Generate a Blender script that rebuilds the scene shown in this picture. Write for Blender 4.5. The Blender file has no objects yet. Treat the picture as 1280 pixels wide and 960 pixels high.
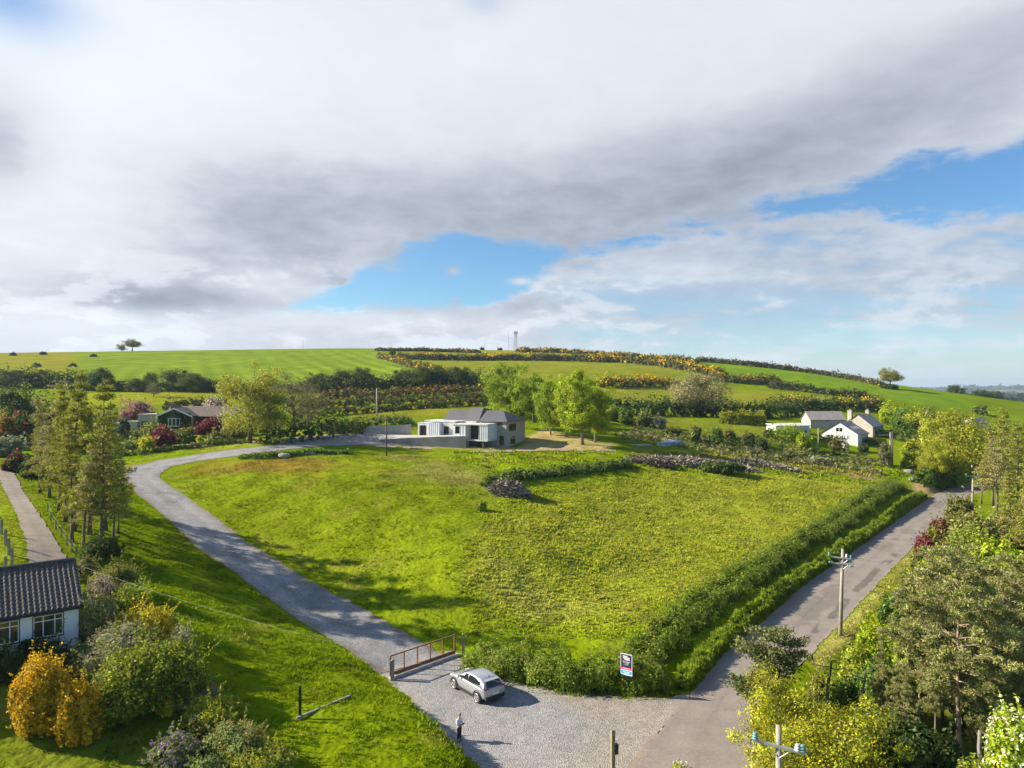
import bpy, bmesh, math, random
import numpy as np
from mathutils import Vector, Matrix
random.seed(7)
scene = bpy.context.scene
C = scene.collection
R = math.radians
F = 870.0
CZ = 22.6
PITCH = math.atan(7.0/F)
# ------------------------------------------------------------------ camera
cam = bpy.data.objects.new('camera', bpy.data.cameras.new('camera'))
C.objects.link(cam)
cam.location = (0, 0, CZ)
cam.rotation_euler = (R(90)+PITCH, 0, 0)
cam.data.sensor_width = 36
cam.data.lens = F/1280*36
cam.data.clip_start = 0.5
cam.data.clip_end = 40000
scene.camera = cam

def dirv(u, v):
    a = u-640.0; b = 480.0-v
    return (a, F*math.cos(PITCH)-b*math.sin(PITCH), F*math.sin(PITCH)+b*math.cos(PITCH))
def PY(u, v, Y):
    d = dirv(u, v); t = Y/d[1]
    return (d[0]*t, Y, CZ+d[2]*t)
def PZ(u, v, z):
    d = dirv(u, v); t = (z-CZ)/d[2]
    return (d[0]*t, d[1]*t, z)

# ------------------------------------------------------------------ noise
def _hash(i, j, s):
    n = (i*374761393 + j*668265263 + s*1442695041) & 0xffffffff
    n = ((n ^ (n >> 13))*1274126177) & 0xffffffff
    return ((n ^ (n >> 16)) & 0xffff)/65535.0
def vn(x, y, sc, s=0):
    x = np.asarray(x, float)/sc; y = np.asarray(y, float)/sc
    i = np.floor(x).astype(np.int64); j = np.floor(y).astype(np.int64)
    fx = x-i; fy = y-j
    fx = fx*fx*(3-2*fx); fy = fy*fy*(3-2*fy)
    a = _hash(i, j, s)*(1-fx)+_hash(i+1, j, s)*fx
    b = _hash(i, j+1, s)*(1-fx)+_hash(i+1, j+1, s)*fx
    return a*(1-fy)+b*fy
def fbm(x, y, sc, s=0, o=3):
    t = 0; w = 0; a = 1
    for k in range(o):
        t = t+a*vn(x, y, sc, s+k*17); w += a; a *= .5; sc *= .5
    return t/w
def sstep(a, b, x):
    t = np.clip((x-a)/(b-a), 0, 1)
    return t*t*(3-2*t)

# ------------------------------------------------------------------ terrain
ctrl = []
def cz(*l):
    for u, v, z in l: ctrl.append(PZ(u, v, z))
def cy(*l):
    for u, v, Y in l: ctrl.append(PY(u, v, Y))
# entrance, road
cz((700, 940, 0), (640, 860, 0), (790, 900, 0), (580, 850, 0), (880, 860, 0), (830, 940, 0), (960, 800, 0),
   (1060, 720, 0), (1130, 660, 0), (1175, 620, 0), (960, 940, 0), (640, 1250, 0), (900, 1250, 0), (300, 1250, .8), (-100, 1250, 2))
# gate and drive
cz((487, 848, .1), (568, 818, .1), (400, 760, 1.5), (470, 790, .9), (280, 690, 4.5), (220, 640, 7), (175, 600, 9.3), (200, 580, 10.3),
   (300, 568, 11.2), (380, 556, 11.8), (450, 550, 12))
# new house and pole
cz((560, 558, 10.7), (650, 557, 10.7), (740, 560, 10.3), (483, 570, 10.2))
# field
cz((640, 790, .6), (600, 720, 3.5), (560, 660, 6.3), (500, 610, 8.8), (400, 620, 8.3), (300, 600, 9.3), (640, 610, 8), (640, 580, 9.7),
   (760, 720, 2), (760, 640, 5), (780, 585, 8.2), (900, 640, 3), (900, 700, 1.3), (1000, 600, 5), (1000, 640, 2.2), (1100, 600, 2.5),
   (1000, 680, 1.1), (850, 770, 1.0), (940, 735, 1.0))
# rough ground right, white house
cz((860, 570, 8.5), (950, 570, 7), (1050, 570, 6), (1115, 583, 4.5), (1050, 549, 9), (980, 545, 10.5), (1150, 540, 10), (1030, 532, 12))
# left
cz((70, 700, 7.5), (30, 640, 9.5), (10, 590, 11.5), (100, 800, 5.4), (0, 830, 5.0), (0, 690, 8.5), (30, 940, 3), (150, 940, 2.7), (-150, 860, 5.2),
   (220, 950, 2.4), (300, 800, 3.2), (200, 700, 6), (130, 690, 7.2), (440, 870, 2.5), (370, 890, 2.7), (480, 900, 2.5), (450, 955, 2.5), (505, 885, 2.2), (545, 950, 2.1), (-150, 660, 9.5))
cz((240, 548, 12.2), (160, 560, 11.4), (200, 573, 10.7), (30, 560, 12.2), (100, 562, 11.4), (-150, 580, 12.5))
# hill
cy((240, 530, 175), (0, 520, 190), (130, 498, 225), (250, 493, 245), (0, 500, 230), (-300, 500, 230), (0, 470, 300), (0, 440, 520), (-300, 440, 520),
   (200, 485, 278), (200, 439, 540), (100, 460, 390), (440, 485, 278), (440, 437, 560), (300, 460, 400), (500, 503, 226), (560, 512, 195),
   (620, 503, 215), (540, 488, 258), (700, 512, 205), (600, 480, 290), (560, 455, 430), (620, 447, 520), (640, 437.5, 650), (720, 440, 600), (800, 446, 570),
   (860, 449, 545), (960, 458, 500), (1050, 473, 445), (1113, 486, 400), (1180, 498, 375), (1222, 512, 355), (800, 502, 270), (760, 475, 330),
   (900, 490, 330), (1000, 502, 300), (860, 520, 230), (950, 521, 240), (720, 490, 275), (1100, 510, 300), (1180, 525, 290), (1250, 550, 280))
# behind the ridge
cy((0, 446, 750), (300, 446, 780), (-400, 446, 740), (640, 445, 880), (860, 462, 800), (1050, 490, 700), (1180, 508, 640), (1300, 515, 620), (1500, 530, 500))
# low right
cz((1150, 800, -.4), (1250, 900, -1), (1250, 700, -.4), (1250, 640, 0), (1050, 900, -.1), (1080, 800, 0), (1130, 730, 0), (1400, 640, -.5), (1500, 900, -1))
ctrl += [(-160, 20, 6), (-160, 80, 11), (-60, -80, 2), (80, -80, -1), (160, 20, -3), (220, 120, -2), (-260, 160, 15), (300, 250, -2), (-500, 300, 30), (480, 420, 0)]
ctrl = np.array(ctrl)
def _phi(d2):
    return d2*np.log(d2+1e-9)
S = 100.0
def _fit():
    p = ctrl[:, :2]/S; n = len(p)
    d2 = ((p[:, None]-p[None])**2).sum(-1)
    K = _phi(d2)+np.eye(n)*2e-4
    P = np.c_[np.ones(n), p]
    A = np.zeros((n+3, n+3)); A[:n, :n] = K; A[:n, n:] = P; A[n:, :n] = P.T
    return np.linalg.solve(A, np.r_[ctrl[:, 2], 0, 0, 0]), p
_w, _p = _fit()
def tps(x, y):
    x = np.asarray(x, float); y = np.asarray(y, float)
    sh = x.shape; q = np.c_[x.ravel(), y.ravel()]/S
    out = np.empty(len(q)); n = len(_p)
    for k in range(0, len(q), 20000):
        c = q[k:k+20000]
        d2 = ((c[:, None]-_p[None])**2).sum(-1)
        out[k:k+20000] = _phi(d2)@_w[:n]+_w[n]+c@_w[n+1:]
    return out.reshape(sh)
def farz(x, y):
    d = np.hypot(x, y)
    z = -14+30*(fbm(x, y, 2600, 5, 4)-.5)
    z = z+sstep(4500, 9500, d)*(62+60*(fbm(x, y, 3800, 9, 3)-.5))
    return z
def sdpoly(poly, x, y):
    """signed distance to a polygon, negative inside"""
    P = np.array(poly)[:, :2]; x = np.asarray(x, float); y = np.asarray(y, float)
    d = np.full(x.shape, 1e18); ins = np.zeros(x.shape, bool)
    for a, b in zip(P, np.roll(P, -1, 0)):
        ex, ey = b-a; wx = x-a[0]; wy = y-a[1]
        t = np.clip((wx*ex+wy*ey)/(ex*ex+ey*ey+1e-12), 0, 1)
        d = np.minimum(d, (wx-ex*t)**2+(wy-ey*t)**2)
        c = ((a[1] > y) != (b[1] > y))
        with np.errstate(divide='ignore', invalid='ignore'):
            xi = a[0]+(y-a[1])*ex/(ey if abs(ey) > 1e-12 else 1e-12)
        ins ^= (c & (x < xi))
    d = np.sqrt(d)
    return np.where(ins, -d, d)
ROADL = [PZ(u, v, 0) for u, v in [(470, 1500), (640, 1150), (770, 975), (790, 950), (850, 882), (905, 818), (960, 772), (1001, 735), (1080, 680), (1125, 648), (1160, 624), (1183, 609), (1215, 603), (1260, 601)]]
ROADR = [PZ(u, v, 0) for u, v in [(900, 1500), (980, 1150), (965, 985), (945, 940), (938, 905), (956, 866), (1005, 826), (1060, 770), (1137, 688), (1170, 657), (1198, 630), (1218, 618), (1240, 612), (1275, 609)]]
ROADP = ROADL+ROADR[::-1]
APRON = [PZ(u, v, 0) for u, v in [(478, 843), (503, 866), (522, 890), (546, 914), (572, 936), (592, 954), (612, 985), (560, 1150), (640, 1150), (770, 975), (790, 950), (850, 882), (858, 872), (830, 874), (780, 872),
                                  (740, 869), (690, 862), (640, 853), (602, 838), (575, 826), (566, 812), (520, 828)]]
def h(x, y):
    x = np.asarray(x, float); y = np.asarray(y, float)
    z = tps(np.clip(x, -900, 900), np.clip(y, -150, 1000))
    d = np.hypot(x, y)
    w = sstep(620, 950, d)
    z = z*(1-w)+farz(x, y)*w
    dd = np.minimum(sdpoly(ROADP, x, y), sdpoly(APRON, x, y))
    k = sstep(0.0, 1.7, dd)
    return z*k
def hz(x, y): return float(h(np.array([x]), np.array([y]))[0])
_ts = 26*1.0022**np.arange(0, 2000)
def W(u, v):
    """the point of the ground seen along a direction"""
    d = dirv(u, v)
    x = d[0]/d[1]*_ts; z = CZ+d[2]/d[1]*_ts
    g = h(x, _ts) - z
    k = int(np.argmax(g > 0)) if (g > 0).any() else len(_ts)-1
    if k > 0:
        a, b = -g[k-1], g[k]; f = a/(a+b) if a+b > 0 else 0
        t = _ts[k-1]+(_ts[k]-_ts[k-1])*f
    else: t = _ts[0]
    X = d[0]/d[1]*t
    return (X, t, hz(X, t))
def at(u, Y, v=480):
    d = dirv(u, v); X = d[0]/d[1]*Y
    return (X, Y, hz(X, Y))
def height(p, v):
    """height above ground point p of the direction row v"""
    return PY(640, v, p[1])[2]-p[2]

# ------------------------------------------------------------------ materials
def new_mat(name):
    m = bpy.data.materials.new(name); m.use_nodes = True
    nt = m.node_tree; nt.nodes.clear()
    out = nt.nodes.new('ShaderNodeOutputMaterial')
    return m, nt, out
def hexlin(r, g, b): 
    f = lambda c: ((c/255+.055)/1.055)**2.4 if c > 10 else c/255/12.92
    return (f(r), f(g), f(b))
def mat(name, col, rough=.6, metal=0, var=.15, nscale=3.0, bump=0, bscale=30, spec=.4, coat=0, col2=None):
    m, nt, out = new_mat(name); N = nt.nodes.new; L = nt.links.new
    b = N('ShaderNodeBsdfPrincipled'); L(b.outputs[0], out.inputs[0])
    b.inputs['Roughness'].default_value = rough; b.inputs['Metallic'].default_value = metal
    b.inputs['Specular IOR Level'].default_value = spec
    b.inputs['Coat Weight'].default_value = coat
    tc = N('ShaderNodeTexCoord'); no = N('ShaderNodeTexNoise'); no.inputs['Scale'].default_value = nscale; no.inputs['Detail'].default_value = 5
    L(tc.outputs['Object'], no.inputs['Vector'])
    rp = N('ShaderNodeMix'); rp.data_type = 'RGBA'
    c2 = col2 or tuple(c*(1-var) for c in col); c1 = col if col2 else tuple(min(1, c*(1+var)) for c in col)
    rp.inputs[6].default_value = (*c1, 1); rp.inputs[7].default_value = (*c2, 1)
    mr = N('ShaderNodeMapRange'); mr.inputs['From Min'].default_value = .35; mr.inputs['From Max'].default_value = .65
    L(no.outputs['Fac'], mr.inputs['Value']); L(mr.outputs[0], rp.inputs[0])
    L(rp.outputs[2], b.inputs['Base Color'])
    if bump:
        n2 = N('ShaderNodeTexNoise'); n2.inputs['Scale'].default_value = bscale; n2.inputs['Detail'].default_value = 4
        L(tc.outputs['Object'], n2.inputs['Vector'])
        bp = N('ShaderNodeBump'); bp.inputs['Strength'].default_value = bump; bp.inputs['Distance'].default_value = .05
        L(n2.outputs['Fac'], bp.inputs['Height']); L(bp.outputs[0], b.inputs['Normal'])
    return m
def leafmat(name, transl=.35, var=.35, nscale=1.2, gloss=.03, gain=1.0):
    m, nt, out = new_mat(name); N = nt.nodes.new; L = nt.links.new
    at_ = N('ShaderNodeAttribute'); at_.attribute_name = 'Col'
    tc = N('ShaderNodeTexCoord'); no = N('ShaderNodeTexNoise'); no.inputs['Scale'].default_value = nscale; no.inputs['Detail'].default_value = 3
    L(tc.outputs['Object'], no.inputs['Vector'])
    mr = N('ShaderNodeMapRange'); mr.inputs['From Min'].default_value = .3; mr.inputs['From Max'].default_value = .7
    mr.inputs['To Min'].default_value = gain*(1-var); mr.inputs['To Max'].default_value = gain*(1+var)
    L(no.outputs['Fac'], mr.inputs['Value'])
    vm = N('ShaderNodeVectorMath'); vm.operation = 'SCALE'; L(at_.outputs['Color'], vm.inputs[0]); L(mr.outputs[0], vm.inputs['Scale'])
    d = N('ShaderNodeBsdfDiffuse'); t = N('ShaderNodeBsdfTranslucent')
    L(vm.outputs[0], d.inputs[0]); L(vm.outputs[0], t.inputs[0])
    mx = N('ShaderNodeMixShader'); mx.inputs[0].default_value = transl; L(d.outputs[0], mx.inputs[1]); L(t.outputs[0], mx.inputs[2])
    g = N('ShaderNodeBsdfGlossy'); g.inputs['Roughness'].default_value = .45; g.inputs['Color'].default_value = (1, 1, 1, 1)
    m2 = N('ShaderNodeMixShader'); m2.inputs[0].default_value = gloss; L(mx.outputs[0], m2.inputs[1]); L(g.outputs[0], m2.inputs[2])
    L(m2.outputs[0], out.inputs[0])
    return m
M = {}
M['leaf'] = leafmat('leaf', .42, .3, gloss=.008, gain=1.72)
M['needle'] = leafmat('needle', .25, .3, gloss=.006, gain=2.05)
M['blade'] = leafmat('grass blade', .25, .2, .3, .0)
def _upnormals(m, k):
    # flat blades shaded with normals bent skyward, so they render brighter
    nt = m.node_tree; g = nt.nodes.new('ShaderNodeNewGeometry'); v = nt.nodes.new('ShaderNodeMix'); v.data_type = 'VECTOR'
    v.inputs[0].default_value = k; nt.links.new(g.outputs['Normal'], v.inputs[4]); v.inputs[5].default_value = (0, 0, 1)
    n = nt.nodes.new('ShaderNodeVectorMath'); n.operation = 'NORMALIZE'; nt.links.new(v.outputs[1], n.inputs[0])
    for x in nt.nodes:
        if x.type in ('BSDF_DIFFUSE',): nt.links.new(n.outputs[0], x.inputs['Normal'])
_upnormals(M['blade'], .75)
M['twig'] = leafmat('cut twigs', .0, .25, gloss=0, gain=1.0)
M['bark'] = mat('bark', (.13, .10, .075), .9, var=.35, nscale=4, bump=.6, bscale=12)
M['bark_grey'] = mat('grey bark', (.22, .20, .17), .9, var=.3, nscale=4, bump=.5, bscale=12)
M['bark_pine'] = mat('pine bark', (.26, .19, .135), .9, var=.35, nscale=3, bump=.6, bscale=12)
M['pole'] = mat('weathered pole wood', (.30, .27, .22), .85, var=.2, nscale=2, bump=.3)
M['polestain'] = mat('dark pole wood', (.10, .085, .07), .85, var=.2, nscale=2)
M['conc'] = mat('concrete', (.42, .40, .36), .85, var=.15, nscale=2, bump=.2)
M['white'] = mat('white render', (.78, .78, .76), .8, var=.04, nscale=1.5, bump=.15, bscale=60)
M['upvc'] = mat('white window frame', (.8, .8, .8), .4, var=.03)
M['glass'] = mat('window glass', (.018, .022, .025), .06, var=.3, nscale=.8, spec=.7)
M['dark'] = mat('dark trim', (.025, .025, .027), .6, var=.2)
M['slate'] = mat('slate roof', (.10, .10, .11), .6, var=.25, nscale=6, bump=.4, bscale=14)
M['block'] = mat('bare concrete block', (.35, .325, .30), .9, var=.18, nscale=2.5, bump=.3, bscale=8)
M['steel'] = mat('galvanised steel', (.45, .46, .47), .45, metal=.6, var=.1)
M['insul'] = mat('blue green insulator', (.13, .29, .31), .25, var=.15)
M['insulw'] = mat('pale grey insulator', (.5, .5, .55), .3, var=.1)
M['rust'] = mat('rusted red steel', (.20, .10, .058), .75, var=.3, nscale=8)
M['cable'] = mat('cable', (.2, .2, .2), .5)
M['glass_painted_garden'] = mat('glass with painted garden reflection', (.10, .095, .045), .08, nscale=1.1, col2=(.03, .035, .025), spec=.7)  # garden reflection put into the pane colour as two mottled tones
# ------------------------------------------------------------------ mesh builder
class MB:
    def __init__(s): s.v = []; s.f = []; s.c = []; s.n = 0
    def add(s, V, Fc, col=(1, 1, 1)):
        V = np.asarray(V, float).reshape(-1, 3); k = len(V)
        s.v.append(V)
        col = np.asarray(col, float)
        s.c.append(np.broadcast_to(col, (k, 3)) if col.ndim == 1 else col)
        for f in Fc if isinstance(Fc, list) else [Fc]:
            f = np.asarray(f, np.int64)
            if f.ndim == 1: f = f[None]
            s.f.append(f+s.n)
        s.n += k
    def quads(s, P, N, size, col, asp=.55, rng=None):
        n = len(P)
        N = N/(np.linalg.norm(N, axis=1, keepdims=True)+1e-9)
        t = np.cross(N, rng.normal(size=(n, 3))); t /= np.linalg.norm(t, axis=1, keepdims=True)+1e-9
        b = np.cross(N, t)
        sz = np.broadcast_to(np.asarray(size, float), (n,))[:, None]
        a = np.broadcast_to(np.asarray(asp, float), (n,))[:, None]
        j = lambda: rng.uniform(.7, 1.25, (n, 1))
        V = np.stack([P-t*sz*j(), P-b*sz*a*j()+N*sz*.12, P+t*sz*j(), P+b*sz*a*j()+N*sz*.12], 1).reshape(-1, 3)
        Cc = np.repeat(np.broadcast_to(np.asarray(col, float), (n, 3)), 4, 0)
        s.add(V, np.arange(4*n).reshape(n, 4), Cc)
    def needles(s, P, D, length, width, col, rng):
        n = len(P)
        D = D/(np.linalg.norm(D, axis=1, keepdims=True)+1e-9)
        b = np.cross(D, rng.normal(size=(n, 3))); b /= np.linalg.norm(b, axis=1, keepdims=True)+1e-9
        l = np.broadcast_to(np.asarray(length, float), (n,))[:, None]; w = np.broadcast_to(np.asarray(width, float), (n,))[:, None]
        V = np.stack([P-b*w*.5, P+D*l*.5-b*w, P+D*l, P+D*l*.5+b*w], 1).reshape(-1, 3)
        s.add(V, np.arange(4*n).reshape(n, 4), np.repeat(np.broadcast_to(np.asarray(col, float), (n, 3)), 4, 0))
    def tube(s, pts, rad, sides=6, col=(1, 1, 1), cap=True):
        pts = np.asarray(pts, float); n = len(pts)
        rad = np.broadcast_to(np.asarray(rad, float), (n,))
        V = []
        for i in range(n):
            d = pts[min(i+1, n-1)]-pts[max(i-1, 0)]; d /= np.linalg.norm(d)+1e-9
            a = np.cross(d, (0, 0, 1) if abs(d[2]) < .9 else (1, 0, 0)); a /= np.linalg.norm(a); b = np.cross(d, a)
            th = np.arange(sides)*2*math.pi/sides
            V.append(pts[i]+rad[i]*(np.cos(th)[:, None]*a+np.sin(th)[:, None]*b))
        V = np.concatenate(V)
        f = [[i*sides+k, i*sides+(k+1) % sides, (i+1)*sides+(k+1) % sides, (i+1)*sides+k] for i in range(n-1) for k in range(sides)]
        fc = [np.array(f)]
        if cap: fc += [np.arange(sides)[None, ::-1], (np.arange(sides)+(n-1)*sides)[None]]
        s.add(V, fc, col)
    def box(s, c, d, M_=None):
        x, y, z = np.array(d)/2
        V = np.array([[-x, -y, -z], [x, -y, -z], [x, y, -z], [-x, y, -z], [-x, -y, z], [x, -y, z], [x, y, z], [-x, y, z]])
        if M_ is not None: V = V@np.array(M_).T
        s.add(V+np.array(c), np.array([[3, 2, 1, 0], [4, 5, 6, 7], [0, 1, 5, 4], [1, 2, 6, 5], [2, 3, 7, 6], [3, 0, 4, 7]]))
    def obox(s, o, ax, n, s0, s1, z0, z1, d0, d1):
        """box in a wall's own frame: along the wall, up, and out of it"""
        o = np.array(o); ax = np.array(ax); n = np.array(n); up = np.array((0, 0, 1.))
        V = [o+ax*a+up*z+n*d for d in (d0, d1) for z in (z0, z1) for a in (s0, s1)]
        s.add(V, np.array([[0, 1, 3, 2], [5, 4, 6, 7], [4, 5, 1, 0], [2, 3, 7, 6], [4, 0, 2, 6], [1, 5, 7, 3]]))
    def poly(s, pts): s.add(pts, np.arange(len(pts))[None])
    def prism(s, pts, vec):
        """closed solid: polygon pushed along vec"""
        P = np.asarray(pts, float); n = len(P); V = np.r_[P, P+np.array(vec)]
        s.add(V, [np.arange(n)[None, ::-1], (np.arange(n)+n)[None], np.array([[i, (i+1) % n, (i+1) % n+n, i+n] for i in range(n)])])
    def wall(s, o, ax, n, L, H, ops=(), dep=.12):
        o = np.array(o, float); ax = np.array(ax, float); n = np.array(n, float); up = np.array((0, 0, 1.))
        xs = sorted({0, L, *[a for q in ops for a in (q[0], q[1])]}); zs = sorted({0, H, *[a for q in ops for a in (q[2], q[3])]})
        pt = lambda a, z, d=0: o+ax*a+up*z-n*d
        for i in range(len(xs)-1):
            for j in range(len(zs)-1):
                cx = (xs[i]+xs[i+1])/2; cz_ = (zs[j]+zs[j+1])/2
                if any(q[0] < cx < q[1] and q[2] < cz_ < q[3] for q in ops): continue
                s.poly([pt(xs[i], zs[j]), pt(xs[i+1], zs[j]), pt(xs[i+1], zs[j+1]), pt(xs[i], zs[j+1])])
        for a, b, c, d in [q[:4] for q in ops]:
            for e, f_ in (((a, c), (b, c)), ((b, c), (b, d)), ((b, d), (a, d)), ((a, d), (a, c))):
                s.poly([pt(*e), pt(*e, dep), pt(*f_, dep), pt(*f_)])
    def mesh(s, name):
        V = np.concatenate(s.v); Cc = np.concatenate(s.c)
        me = bpy.data.meshes.new(name)
        me.vertices.add(len(V)); me.vertices.foreach_set('co', V.ravel().astype(np.float32))
        tot = np.concatenate([np.full(len(f), f.shape[1]) for f in s.f]); idx = np.concatenate([f.ravel() for f in s.f])
        me.loops.add(len(idx)); me.loops.foreach_set('vertex_index', idx.astype(np.int32))
        me.polygons.add(len(tot)); st = np.r_[0, np.cumsum(tot)[:-1]]
        me.polygons.foreach_set('loop_start', st.astype(np.int32)); me.polygons.foreach_set('loop_total', tot.astype(np.int32))
        me.update(calc_edges=True)
        at_ = me.attributes.new('Col', 'FLOAT_COLOR', 'POINT')
        at_.data.foreach_set('color', np.c_[Cc, np.ones(len(Cc))].ravel().astype(np.float32))
        return me
    def build(s, name, m, parent=None, smooth=False, loc=None):
        me = s.mesh(name)
        return link(name, me, m, parent, smooth, loc)
def link(name, me, m, parent=None, smooth=False, loc=None):
    o = bpy.data.objects.new(name, me); C.objects.link(o)
    if m is not None:
        me.materials.clear(); me.materials.append(M[m] if isinstance(m, str) else m)
    me.polygons.foreach_set('use_smooth', np.full(len(me.polygons), bool(smooth)))
    if parent: o.parent = parent
    if loc is not None: o.location = loc
    return o
def tag(o, label=None, cat=None, group=None, kind=None):
    if label: o['label'] = label
    if cat: o['category'] = cat
    if group: o['group'] = group
    if kind: o['kind'] = kind
    return o
def empty(name, loc, rz=0, label=None, cat=None, group=None, sc=1):
    o = bpy.data.objects.new(name, None); C.objects.link(o); o.location = loc; o.rotation_euler = (0, 0, rz); o.scale = (sc,)*3
    o.empty_display_size = .2
    return tag(o, label, cat, group)
def copy_tree(o, parent=None):
    c = o.copy(); C.objects.link(c); c.parent = parent
    for ch in list(o.children): copy_tree(ch, c)
    return c

# ------------------------------------------------------------------ plants
def pick(pal, n, rng, var=.22):
    """colours drawn from a palette of (colour, weight)"""
    w = np.array([p[1] for p in pal], float); w /= w.sum()
    c = np.array([p[0] for p in pal])[rng.choice(len(pal), n, p=w)]
    return np.clip(c*rng.lognormal(0, var, (n, 1))*rng.normal(1, .06, (n, 3)), .003, .9)
def sph(n, rng):
    d = rng.normal(size=(n, 3)); return d/np.linalg.norm(d, axis=1, keepdims=True)
def bush_mesh(seed, rx, ry, hgt, nl, n, leaf, pal, upright=0., asp=.55, jag=.35, pal2=None, f2=0, skirt=.15, rough=1.0, per=.17, shoots=1, body=.72):
    """a shrub of uneven lobes, leaf by leaf; pal2: colour of a share f2 of the outermost sprigs"""
    rng = np.random.default_rng(seed); mb = MB()
    lob = [((0, 0, hgt*.45), (rx*body, ry*body, hgt*(.5 if body > .6 else .42)))]
    for k in range(nl):
        a = rng.uniform(0, 2*math.pi); r = math.sqrt(rng.uniform(.05, 1))
        zz = rng.uniform(.2, .8)*hgt*(1-.45*r*r)
        q = rng.uniform(.28, .5)*(1-.2*r)
        c = (rx*.72*r*math.cos(a), ry*.72*r*math.sin(a), zz)
        vz = q*hgt*(.62+upright*1.0)
        lob.append((c, (rx*q*(1-.45*upright), ry*q*(1-.45*upright), min(vz, max(.16*hgt, hgt*(1.06-.34*r*r)*rng.uniform(.84, 1.08)-zz)))))
    area = np.array([l[1][0]*l[1][2]+l[1][1]*l[1][2]+l[1][0]*l[1][1] for l in lob]); cnt = (n*area/area.sum()).astype(int)+6
    PP = []; NN = []
    for (c, r), m in zip(lob, cnt):
        d = sph(m, rng); rr = 1-np.abs(rng.normal(0, .13, (m, 1)))+rng.normal(0, .05*rough, (m, 1))
        rr *= 1+jag*(vn(d[:, 0]*3+seed, d[:, 1]*3+d[:, 2]*2.3, .8, seed)[:, None]-.5)
        p = np.array(c)+d*rr*np.array(r); PP.append(p); NN.append(d/np.array(r)*min(r))
    P = np.concatenate(PP); Nn = np.concatenate(NN)
    keep = P[:, 2] > rng.uniform(-.02, skirt*hgt, len(P))*.6
    for c, r in lob:
        keep &= (((P-np.array(c))/np.array(r))**2).sum(1) > .45
    P = P[keep]; Nn = Nn[keep]; m = len(P)
    col = pick(pal, m, rng)
    # tufts share a tone
    tone = .78+.5*vn(P[:, 0]*1+P[:, 2]*.7, P[:, 1]+P[:, 2]*.9, max(.25, rx*per), seed+3)
    col *= tone[:, None]
    if pal2:
        hh = vn(P[:, 0]+P[:, 2], P[:, 1]-P[:, 2], max(.2, rx*.15), seed+9)
        s2 = (rng.uniform(size=m) < f2*2*hh)
        col[s2] = pick(pal2, int(s2.sum()), rng)
    # stray shoots break the outline
    ks = max(3, int(6*(nl**.7))); si = rng.integers(0, m, ks); sd = Nn[si]/(np.linalg.norm(Nn[si], axis=1, keepdims=True)+1e-9)+np.array((0, 0, .7))+rng.normal(0, .35, (ks, 3))
    q = rng.uniform(size=m) < .16*shoots; w_ = rng.integers(0, ks, int(q.sum())); u_ = rng.uniform(0, 1, len(w_))[:, None]
    P[q] = P[si][w_]*np.array((1, 1, 1))+sd[w_]*u_*min(rx, hgt)*.30+rng.normal(0, leaf*1.1, (len(w_), 3))*(1.15-u_)
    nv = Nn*1.0+rng.normal(0, .6*rough, (m, 3))+np.array((0, 0, .25+upright*.1))
    mb.quads(P, nv, leaf*rng.uniform(.6, 1.35, m), col, asp, rng)
    # inner sprays and stems
    k = max(30, n//6); li = rng.choice(len(lob), k); d = sph(k, rng)
    P2 = np.array([lob[i][0] for i in li])+d*np.array([lob[i][1] for i in li])*rng.uniform(.35, .78, (k, 1))
    P2[:, 2] = np.maximum(P2[:, 2], .05)
    mb.quads(P2, d+rng.normal(0, .4, (k, 3)), leaf*2.6, pick(pal, k, rng, .15), .8, rng)
    return mb.mesh('foliage')
def shrub(name, u, vb, wpx, vt, pal, label, cat='shrub', n=2600, leaf=.13, nl=9, seed=None, group=None, Y=None, deep=1.0, hscale=1.0, **k):
    p = W(u, vb) if Y is None else at(u, Y)
    px = p[1]/F
    rx = wpx*px/2
    if Y is None:
        # the rows a plant covers come from its height and its depth seen from above
        sl = (CZ-p[2])/p[1]
        H = max(.5, (vb-vt)*px-rx*deep*sl*.9)*hscale
        p = at(u, p[1]+rx*deep*.75)
    else: H = max(.5, height(p, vt))*hscale
    seed = seed if seed is not None else int(u*13+vt*7) % 9973
    me = bush_mesh(seed, rx, rx*deep, H, nl, n, leaf, pal, **k)
    o = link(name, me, 'leaf', loc=p)
    return tag(o, label, cat, group)
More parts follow.
